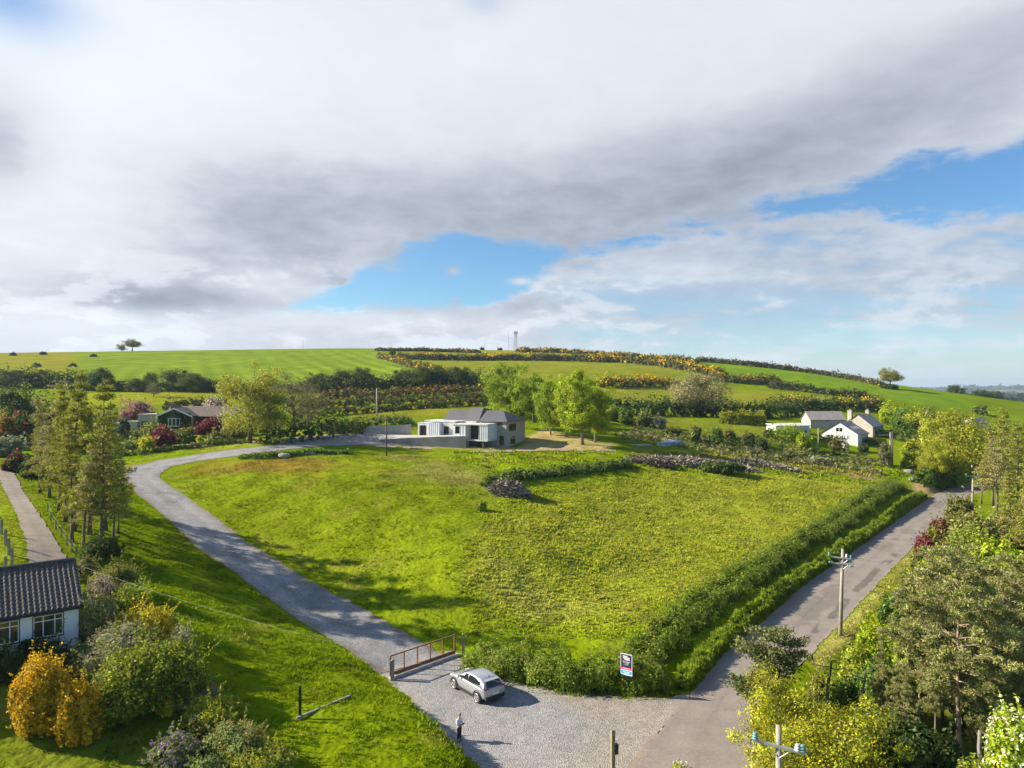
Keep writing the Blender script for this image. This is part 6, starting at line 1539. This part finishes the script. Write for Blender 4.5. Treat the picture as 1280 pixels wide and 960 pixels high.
sh('thicket', 700+200, 594, 70, 578, [((.045, .075, .02), 3), ((.07, .10, .02), 2)], 'dark green bramble mound beside the long brush heap', 'bramble', 2600, .28, 9, deep=.5)
# brush heaps: tangles of cut sticks
def brush(name, p, rx, ry, hh, n, label, seed, col=BRUSH):
    rng = np.random.default_rng(seed); mb = MB()
    a = rng.uniform(0, 6.283, n); r = np.sqrt(rng.uniform(0, 1, n)); x = np.cos(a)*r*rx; y = np.sin(a)*r*ry
    top = hh*np.clip(1-r**3.2, 0, 1)**.8*(.55+.7*fbm(x+seed*9, y, 2.5, seed, 2)); z = top*rng.uniform(.25, 1, n)+.05
    gz = h(x+p[0], y+p[1])-p[2]
    D = rng.normal(size=(n, 3))*np.array((1, 1, .45)); Lh = rng.uniform(.3, 1.1, n)
    mb.needles(np.c_[x, y, gz+z], D, Lh, rng.uniform(.04, .12, n), pick(col, n, rng, .3), rng)
    o = mb.build(name, 'twig', loc=p); return tag(o, label, 'brush heap')
brush('brush_heap', W(637, 618), 2.8, 1.9, 1.9, 3400, 'rounded heap of grey cut branches in the middle of the field', 51)
brush('brush_heap', W(812, 580), 5, 2.2, 1.4, 3600, 'left end of the brush line, darkest, of cut branches above the field', 52, [((.17, .135, .11), 3), ((.25, .21, .17), 1)])
brush('brush_heap', W(880, 582), 11, 3.2, 1.3, 8500, 'long middle heap of grey-brown cut branches above the field', 53)
brush('brush_heap', W(958, 584), 8, 2.6, 1.1, 5000, 'right-hand heap of cut branches near the scrub', 54)
for u, vb, w_, vt, l in [(122, 0, 0, 0, '')][:0]: pass
sh('weed_clump', 602, 638, 12, 628, YG, 'dark leafy weed clump left of the round brush heap', 'weed', 700, .2, 5, pal2=GORSEF, f2=.15)
sh('weed_clump', 614, 612, 24, 602, DARKG, 'dark bush behind the round brush heap', 'weed', 900, .24, 6)
# rocks by the drive and in the scrub
M['rock'] = mat('pale rock', (.25, .235, .21), .9, var=.2, nscale=2, bump=.5, bscale=4)
def rock(u, v, s, label, seed, name='boulder'):
    bm = bmesh.new(); bmesh.ops.create_icosphere(bm, subdivisions=3, radius=1); rg = np.random.default_rng(seed); d = rg.normal(size=(7, 3))
    for vt in bm.verts:
        q = np.array(vt.co); f = 1-.25*max(0, max(q@(k/np.linalg.norm(k)) for k in d)-.72)*2.5; vt.co = Vector(q*f)*s; vt.co.z *= .6; vt.co.x *= 1.3
    me = bpy.data.meshes.new(name); bm.to_mesh(me); bm.free(); p = W(u, v); tag(link(name, me, 'rock', loc=(p[0], p[1], p[2]+s*.15)), label, 'rock')
rock(355, 571, .95, 'grey boulder in weeds beside the drive', 1); rock(388, 568, .7, 'smaller grey stone right of the boulder by the drive', 2)
rock(1136, 591, 1.1, 'pale boulder behind the road end', 3); rock(1143, 600, 1.0, 'stone block at the end of the long roadside hedge', 4); rock(842, 574, .8, 'pale stone at the foot of the brush line', 5)
# blue tarpaulin heap and pallets of building material
M['tarp'] = mat('blue tarpaulin', (.07, .15, .32), .5, nscale=1.8, col2=(.25, .28, .34)); M['palewrap'] = mat('pale wrapped pallets', (.42, .42, .45), .5, nscale=1.6, col2=(.16, .17, .2))
def wrap(name, u, v, w_, d_, hh, m, label, seed):
    p = W(u, v); rg = np.random.default_rng(seed); k = 12; X, Y = np.meshgrid(np.linspace(-1, 1, k), np.linspace(-1, 1, k)); f = np.clip((1-np.abs(X)**4)*(1-np.abs(Y)**4), 0, 1)**.5
    Z = hh*f*(.6+.6*vn(X+seed, Y, .5, seed)); i = (np.arange(k-1)[:, None]*k+np.arange(k-1)[None]).ravel(); mb = MB(); mb.add(np.c_[X.ravel()*w_, Y.ravel()*d_, Z.ravel()-.05], np.c_[i, i+1, i+1+k, i+k]); tag(mb.build(name, m, loc=p), label, 'tarpaulin')
wrap('tarpaulin_heap', 842, 556, 2.4, 1.2, 1.1, 'tarp', 'blue tarpaulin over a heap behind the brush line', 3); wrap('wrapped_pallets', 829, 557, 1.6, 1.0, 1.0, 'palewrap', 'pale wrapped pallets left of the blue tarpaulin', 4); wrap('wrapped_pallets', 802, 557, 2.4, .7, .45, 'palewrap', 'low row of grey wrapped material left of the pallets', 5)

# ------------------------------------------------------------------ planting round the ivy bungalow
for nm, u, vb, w_, vt, pal, lab, n, kw in [
    ('cherry_tree', 172, 531, 48, 499, PINK, 'dusty pink cherry dome behind the cream annexe', 3500, dict(Y=170)),
    ('maroon_shrub', 262, 548, 30, 525, MAROON, 'round maroon shrub in front of the ivy bungalow window', 2000, {}),
    ('maroon_shrub', 204, 562, 26, 532, MAROON + [((.22, .12, .10), 1)], 'maroon shrub with paler top left of the ivied gable', 2000, {}),
    ('golden_shrub', 182, 566, 26, 547, [((.26, .25, .015), 3), ((.2, .2, .02), 2)], 'bright yellow-green shrub by the garden path', 1600, {}),
    ('yellow_green_shrub', 190, 552, 24, 530, [((.20, .21, .04), 3), ((.15, .17, .03), 2)], 'pale yellow-green shrub in front of the cream annexe', 1500, {}),
    ('dark_conifer', 152, 556, 22, 523, [((.03, .06, .035), 3), ((.045, .075, .04), 2)], 'blue-green conifer left of the cream annexe', 1800, dict(upright=.3)),
    ('white_shrub', 138, 558, 20, 525, [((.10, .12, .05), 2), ((.3, .3, .24), 2)], 'shrub frosted with white blossom left of the blue-green conifer', 1500, {}),
    ('green_shrub', 160, 566, 34, 552, SAGE, 'grey-green shrub at the left end of the garden border', 1500, {}),
    ('green_shrub', 290, 552, 30, 532, [((.10, .11, .04), 3), ((.17, .16, .06), 1)], 'grey-green shrub under the tall yellow-green tree', 1500, {}),
    ('green_shrub', 232, 548, 22, 536, [((.11, .13, .02), 3), ((.2, .12, .05), .6)], 'low green shrub under the ivied gable', 900, {}),
    ('small_shrub', 250, 557, 7, 548, [((.25, .24, .02), 1)], 'little upright golden bush beside the garden path', 250, {}),
    ('small_shrub', 265, 557, 14, 548, SAGE, 'little grey-green bush right of the golden one by the path', 350, {}),
    ('small_shrub', 240, 554, 6, 546, DARKG, 'narrow dark green bush by the garden path', 200, {}),
    ('green_shrub', 132, 540, 36, 512, [((.11, .12, .04), 3), ((.08, .10, .03), 2)], 'olive shrub between pines and pink cherry', 1700, {}),
    ('white_shrub', 268, 512, 30, 494, [((.3, .24, .22), 3), ((.12, .10, .05), 2)], 'pale blossoming shrub behind the ridge of the ivy bungalow', 1000, dict(Y=190)),
    ('green_shrub', 222, 556, 34, 540, MID, 'leafy green shrub in front of the maroon ones', 1500, {}),
    ('olive_shrub', 276, 556, 30, 541, OLIVE, 'olive shrub below the right end of the ivy bungalow', 1300, {}),
    ('green_shrub', 168, 558, 26, 538, [((.12, .14, .03), 3), ((.09, .10, .03), 1)], 'green shrub in front of the annexe wall', 1300, {}),
    ('dark_shrub', 300, 546, 34, 526, [((.05, .08, .02), 3), ((.09, .11, .02), 1)], 'dark bush filling the gap beside the tall yellow-green tree', 1600, {}),
    # left edge
    ('dark_shrub', 22, 548, 56, 478, [((.035, .06, .02), 3), ((.06, .08, .02), 1.4), ((.12, .10, .03), .5)], 'large dark evergreen mass at the left edge above the driveway', 5200, dict(Y=138)),
    ('dark_shrub', 56, 540, 40, 488, [((.06, .075, .02), 3), ((.10, .08, .04), 1)], 'brown-green bushy tree behind the thin pines', 3000, dict(Y=145)),
    ('rhododendron', 26, 560, 34, 512, DARKG, 'dark rhododendron with crimson flowers above the driveway', 2600, dict(pal2=[((.35, .02, .08), 1)], f2=.14, Y=126)),
    ('rusty_shrub', 6, 562, 26, 520, [((.12, .10, .02), 2), ((.22, .10, .02), 1)], 'olive shrub with orange tips at the left edge', 1800, dict(Y=122)),
    ('grey_green_shrub', 8, 586, 44, 548, [((.11, .13, .07), 3), ((.16, .17, .10), 1)], 'grey-green shrub at the far end of the concrete driveway', 2200, dict(Y=112)),
    ('dark_shrub', 20, 592, 24, 568, MAROON + DARKG, 'small burgundy bush at the far end of the concrete driveway', 1200, {}),
    ('dark_shrub', 44, 600, 36, 574, DARKG, 'dark bush under the pines beside the far driveway', 1600, {}),
]:
    kw = dict(kw); sh(nm, u, vb, w_*1.22, vt-2, pal, lab, 'shrub' if nm != 'cherry_tree' else 'tree', n, .24 if n > 800 else .2, 8, **kw)
hd('garden_hedge', hp_([(150, 570), (180, 568), (215, 563), (260, 558), (310, 554)]), 1.6, .9, 12, .22, [((.10, .13, .02), 3), ((.07, .09, .02), 2), ((.2, .2, .04), .6)], 'low mixed border along the lawn below the ivy bungalow', seed=61, hvar=.5)
# ------------------------------------------------------------------ scrub between the field and the white house
for u, vb, w_, vt, pal, lab, n in [
    (782, 531, 24, 512, MID, 'round green bush just right of the lime trees', 1000), (806, 535, 26, 514, [((.10, .12, .03), 3), ((.14, .15, .05), 1)], 'olive bush next to the round green one', 1100),
    (822, 536, 22, 520, [((.14, .15, .08), 2), ((.25, .25, .18), 1)], 'bush dusted white beside the olive bush', 800), (765, 527, 22, 508, YG, 'yellow-green bush at the edge of the lime trees', 900),
    (868, 556, 20, 530, [((.10, .12, .03), 3), ((.13, .14, .03), 1)], 'tall scrubby bush below the willow', 1000), (895, 556, 22, 534, MID, 'green bush left of two in the scrub below the willow', 1000),
    (912, 552, 18, 536, OLIVE, 'small olive bush in the scrub below the willow', 700), (936, 560, 24, 540, [((.09, .10, .03), 3), ((.07, .08, .02), 2)], 'dark scrubby bush above the right-hand brush heap', 1000),
    (952, 566, 20, 548, DARKG, 'dark low bush above the right-hand brush heap', 800), (962, 548, 14, 536, GORSEG, 'small brown gorse bush in the scrub', 500),
    (1004, 562, 22, 540, LIME, 'fresh green round bush in front of the shed corner', 1100), (1042, 564, 16, 548, OLIVE, 'thin olive bush left of a blossoming hawthorn', 700),
    (1053, 566, 16, 550, WHITEF + OLIVE, 'white-blossomed hawthorn in front of the white house', 800), (1078, 566, 16, 556, DARKG, 'small dark bush in the rough pasture', 500),
    (1138, 587, 32, 552, [((.20, .22, .015), 3), ((.15, .18, .015), 2)], 'bright yellow-green bush beside the close pair of poles', 1800), (1104, 585, 18, 552, [((.10, .10, .05), 3), ((.13, .12, .05), 1)], 'grey-brown bush behind the pair of poles', 900),
    (1154, 590, 26, 566, [((.08, .09, .05), 3), ((.11, .12, .06), 1)], 'grey-green bush left of the golden-green tree', 1100), (1130, 540, 44, 508, MID, 'dense dark-and-light clipped tree clump right of the chimneys', 2600),
    (1112, 532, 34, 500, LIME, 'bright green tree-bush above the clipped clump', 1800), (1085, 514, 26, 496, OLIVE, 'olive thorn behind the chimneys', 900), (1160, 536, 30, 504, [((.10, .10, .04), 3), ((.07, .085, .02), 2)], 'brown-green bush clump behind the small pale cottage', 1300),
    (1006, 542, 14, 534, [((.20, .08, .04), 3), ((.15, .07, .04), 1)], 'small russet bush between shed and white house', 500), (950, 528, 16, 512, YG, 'yellow-green thorn left of the shed hedge', 700), (1226, 519, 20, 506, DARKG, 'dark thorn at the foot of the falling ridge', 600),
    (975, 575, 30, 568, OLIVE, 'straggly low scrub right of the brush heaps', 700), (1020, 580, 36, 573, GREYTW, 'grey low scrub in the rough pasture', 700), (840, 545, 30, 536, GORSEG, 'low brownish scrub behind the blue tarpaulin', 700)]:
    sh('scrub_bush', u, vb, w_, vt, pal, lab, 'bush', n, .30 if w_ > 18 else .24, 7)
hd('undergrowth', hp_([(770, 546), (820, 548), (880, 562), (950, 572), (1030, 577), (1100, 588)]), 8, 1.0, 2.6, .3, [((.14, .13, .05), 3), ((.09, .11, .03), 2), ((.2, .17, .09), 1)], None, None, seed=63, hvar=.6, nper=5, kind='stuff')
hd('undergrowth', hp_([(790, 540), (850, 548), (920, 556), (1000, 566), (1090, 574)]), 9, 1.2, 2.4, .3, [((.10, .12, .03), 3), ((.07, .09, .025), 2), ((.18, .16, .07), 1)], None, None, seed=64, hvar=.7, nper=6, kind='stuff')
# dark specks on the summit pasture
for u, v, l in [(17, 444.5, 'dark gorse clump on the hill pasture, left of two near the skyline'), (54, 443.5, 'dark gorse clump on the hill pasture, right of two near the skyline'), (116, 446, 'dark clump at the upper corner of the striped field'), (46, 458.5, 'small dark clump lower on the hill pasture'), (90, 458.5, 'small dark clump on the boundary of pasture and striped field'),
                (603, 437.5, 'small dome of bush on the summit left of the masts'), (624, 437.8, 'second small dome of bush on the summit near the masts')]:
    sh('gorse_clump', u, v, 5.5, v-1.6, [((.045, .04, .025), 1)], l, 'bush', 120, .8, 4)

# ------------------------------------------------------------------ the wood on the right
SP = [pine(71, 14, 3.3, .36, 42000, .25, .028, PINEP, 15, 6, -.02, .17, 'round', .03, .35, .05, .15), pine(72, 14, 2.8, .42, 36000, .25, .028, PINEP, 13, 6, .02, .15, 'round', .04, .35, .1, .15), pine(73, 14, 3.0, .30, 38000, .25, .028, [((.135, .138, .042), 3), ((.095, .108, .034), 2), ((.18, .16, .07), 1.2)], 16, 6, -.05, .14, 'cone', .03, .3, .1, .15)]
def sp(k, u, vt, Y, label, wide=1.0, group='scots pines in the wood by the road'):
    p = at(u, Y); tree('pine_tree', p, SP[k], height(p, vt), 14, label, 'pine tree', group, rz=u*.37, bark='bark_pine', leafm='needle', wide=wide)
def spl(k, u, vt, Y, label, wide=1.0):
    p = at(u, Y); tree('pine_tree', p, PN[k], height(p, vt), (16, 16, 15)[k], label, 'pine tree', 'pale conifers near the road end', rz=u*.37, bark='bark', leafm='needle', wide=wide*1.15)
spl(0, 1256, 512, 150, 'tallest pale conifer against the far fields at the right edge'); spl(1, 1240, 530, 138, 'pale feathery conifer left of the tallest one'); spl(0, 1284, 600, 92, 'pale conifer at the right edge above the bright green crown')
sp(0, 1196, 690, 42, 'big scots pine with clear orange trunk in the near wood', 1.05)
sp(1, 1146, 742, 46, 'scots pine left of the big orange-trunked one', .95)
sp(0, 1262, 720, 47, 'dense scots pine at the right edge of the near wood'); sp(1, 1236, 706, 52, 'scots pine behind the big orange-trunked one')
spl(2, 1246, 548, 128, 'airy larch-like conifer beyond the second road pole', 1.2); spl(0, 1272, 528, 140, 'tall airy conifer at the right edge above the road end', 1.1); spl(2, 1226, 566, 140, 'slim conifer right of the golden-green tree', 1.0)
spl(0, 1290, 560, 110, 'conifer cut by the right edge near the road end', 1.1); spl(1, 1262, 590, 98, 'short pale conifer above the near wood', 1.0)
for k, u, vt, Y, wd, l in [(0, 1166, 700, 55, .95, 'broad pine between the orange-trunked pine and the road'), (2, 1258, 712, 56, .95, 'bushy pine in the right part of the wood, second row'),
                        (1, 1288, 700, 50, 1, 'pine cut by the right edge above the white hawthorn'), (2, 1222, 738, 47, .9, 'leafy pine just right of the big orange-trunked one'), (0, 1176, 742, 49, .9, 'dense pine just left of the big orange-trunked one'), (1, 1284, 800, 42, .9, 'low pine behind the white hawthorn'), (0, 1128, 838, 42, .62, 'short pine at the front left corner of the wood'), (1, 1168, 800, 43, .75, 'short pine in front of the dense one'), (2, 1240, 800, 41, .8, 'pine between orange trunk and white hawthorn')]:
    sp(k, u, vt, Y, l, wd)
sp(2, 1104, 796, 45, 'lower scots pine at the left edge of the near wood', .62)
# the leaning small pine with its reaching bough at the road's edge
LPN = pine(81, 6.6, 1.7, .52, 6500, .22, .05, [((.075, .085, .03), 3), ((.10, .10, .04), 1.5)], 7, 6, .05, .12, 'round', .06, .3, 0, .2)
p = at(972, 46.5); tree('pine_tree', p, LPN, height(p, 787), 6.6, 'small dark pine leaning over the tarmac road', 'pine tree', None, rz=2.4, bark='bark', leafm='needle', wide=1.1)
p = at(938, 43); LP2 = pine(82, 4.2, 1.1, .70, 2200, .2, .05, [((.06, .075, .025), 3), ((.09, .09, .035), 1)], 4, 5, .05, .07, 'round', .05, .2, 0, .16)
tree('pine_tree', at(940, 44.5), LP2, 4.1, 4.2, 'little dark pine with flat top at the very edge of the road', 'pine tree', None, rz=.4, bark='bark', leafm='needle', wide=1.1)
bt('gold', 1, 984, 846, 'golden-leaved tree leaning toward the road beside the near pole', Y=41.5, wide=.95)
bt('gold', 1, 1042, 878, 'broad golden-leaved tree right of the near pole', Y=38, wide=1.0)
bt('gold', 1, 1010, 930, 'low golden-leaved crown at the bottom edge behind the near pole', Y=35.5, wide=1.15)
# dead trunks among them
def snag(u, Y, vt, r, label, seed, m='bark_pine', br=3, lean=.4):
    rg = np.random.default_rng(seed); p = at(u, Y); Hh = height(p, vt); e = MB(); t = np.linspace(0, 1, 6)
    pts = np.c_[lean*t*t+rg.normal(0, .03, 6), rg.normal(0, .03, 6), t*Hh-.2*(1-t)]; e.tube(pts, r*(1-.55*t), 8)
    for k in range(br):
        f = rg.uniform(.5, .95); a = rg.uniform(0, 6.28); s = np.array((lean*f*f, 0, f*Hh)); limb(e, s, s+np.array((math.cos(a), math.sin(a), .15))*rg.uniform(.8, 1.8), r*.3, r*.08, rg, 3, .1)
    tag(e.build('dead_trunk', m, loc=p, smooth=True), label, 'dead trunk')
snag(1031, 47, 826, .14, 'snapped dead trunk with pale side branches by the road edge', 1, 'bark', 5); snag(1073, 46, 838, .13, 'bare orange dead trunk left of the near pines', 2); snag(1087, 45.5, 846, .1, 'thinner bare trunk beside the orange dead one', 3, 'bark')
snag(1222, 39, 914, .19, 'thick cut-off grey trunk beside the big orange-trunked pine', 4, 'bark_grey', 0, .05)
# blossom and fresh greens
sh('hawthorn_bush', 1262, 1010, 84, 868, LIME, 'hawthorn covered in white blossom in the near corner', 'hawthorn', 9000, .10, 13, Y=34, deep=1, pal2=WHITEF, f2=.28, upright=.2)
for u, vt, Y, w_, pal, lab, n, leaf in [
    (1094, 772, 58, 60, LIME, 'bright green thicket along the verge below the tall road pole', 5200, .15), (1070, 806, 53, 52, [((.20, .22, .02), 3), ((.14, .17, .02), 2)], 'yellow-green bush at the foot of the tall road pole', 4200, .14),
    (1122, 742, 64, 56, MID, 'green thicket by the verge in the bend of the wood', 4200, .17), (1100, 822, 49, 70, MID, 'shaded green thicket in front of the scots pines', 4200, .15),
    (1148, 712, 75, 46, OLIVE, 'grey-green bush behind the road verge', 3000, .18), (1156, 664, 91, 36, MAROON, 'burgundy bush on the right verge of the road', 1800, .18),
    (1174, 644, 102, 28, MAROON + MAROON + OLIVE, 'second burgundy bush, farther along the right verge', 1400, .2), (1150, 688, 82, 30, [((.18, .2, .02), 3), ((.12, .15, .02), 1)], 'yellow-green bush below the burgundy one', 1600, .18),
    (1164, 656, 93, 26, YG, 'yellow-green bush between the two burgundy ones', 1400, .18), (1192, 668, 84, 56, [((.14, .16, .03), 3), ((.11, .13, .025), 2)], 'olive green thicket at the foot of the second road pole', 3200, .2),
    (1242, 668, 80, 78, LIME, 'bright green tree crown in the middle of the wood', 5000, .2), (1216, 636, 96, 60, [((.15, .16, .035), 3), ((.18, .17, .06), 1)], 'pale olive thicket beyond the second road pole', 3200, .22),
    (1264, 624, 104, 70, [((.17, .16, .05), 3), ((.13, .135, .04), 2)], 'straw-green thicket at the right edge', 3400, .22), (1200, 618, 118, 40, [((.12, .13, .03), 3), ((.16, .15, .05), 1)], 'low thicket where the road disappears', 2200, .22),
    (1052, 846, 47.5, 56, MID, 'shaded green bush behind the golden-leaved trees', 4200, .10), (1086, 868, 44, 60, [((.05, .075, .018), 3), ((.075, .10, .02), 2)], 'dark bush in the hollow beside the bare trunks', 4500, .10),
    (1112, 884, 41, 60, [((.06, .085, .02), 3), ((.09, .115, .02), 1.5)], 'dark green bush at the foot of the front pines', 4500, .10), (1020, 838, 49, 34, OLIVE, 'olive bush under the leaning road-edge pine', 2400, .09),
    (1274, 716, 62, 60, LIME, 'fresh green crown at the right edge behind the pines', 4000, .15), (1206, 656, 86, 54, YG, 'yellow-green crown above the middle of the wood', 3600, .18), (1168, 690, 74, 50, LIME, 'fresh green crown by the verge behind the near pines', 3600, .17),
    (1190, 700, 68, 70, LIME, 'fresh green crown between the near pines', 4500, .16), (1256, 690, 70, 56, YG, 'yellow-green crown behind the right-hand pines', 4000, .17), (1140, 770, 53, 50, LIME, 'fresh green crown left of the dense pine', 3800, .13), (1222, 780, 50, 44, YG, 'yellow-green crown showing between pine boughs', 3200, .12),
    (1160, 760, 56, 90, [((.08, .10, .025), 3), ((.11, .12, .03), 1)], 'dark understorey bush between the scots pines', 4500, .17), (1230, 800, 48, 110, DARKG + OLIVE, 'dark understorey behind the orange-trunked pine', 5000, .16),
    (1150, 900, 40, 90, DARKG, 'dark bramble understorey at the bottom of the wood', 5000, .14), (1216, 940, 36.5, 60, YG, 'low yellow-green bush beside the cut-off trunk', 2600, .11), (1280, 760, 58, 80, OLIVE, 'olive bush filling the right edge of the wood', 3600, .18)]:
    sh('understorey_bush', u, 0, w_, vt, pal, lab, 'bush', n, leaf, 10, Y=Y, upright=.15)
hd('undergrowth', [(38, 36), (52, 46), (70, 62), (86, 80), (104, 100)], 13, 4.5, 9, .2, [((.10, .13, .02), 3), ((.06, .085, .018), 2), ((.16, .18, .025), 1)], None, None, seed=65, hvar=.5, nper=6, kind='stuff')
# far woods in the valley
rgv = np.random.default_rng(9)
for k, (x0, x1, Y, hh) in enumerate([(500, 1400, 1050, 14), (700, 1900, 1500, 14), (900, 2600, 2200, 16), (1000, 4000, 3400, 18), (1500, 5500, 5200, 20)]):
    t = np.linspace(0, 1, 14); pts = [(x0+(x1-x0)*q, Y+rgv.normal(0, Y*.03)) for q in t]
    mb_o = hd('far_woods', pts, 30+Y*.01, hh, .02*(1200/Y), 7*(Y/1000)**.5, [((.025, .04, .018), 3), ((.04, .055, .02), 1)], None, None, seed=90+k, hvar=.5, nper=120, kind='stuff')
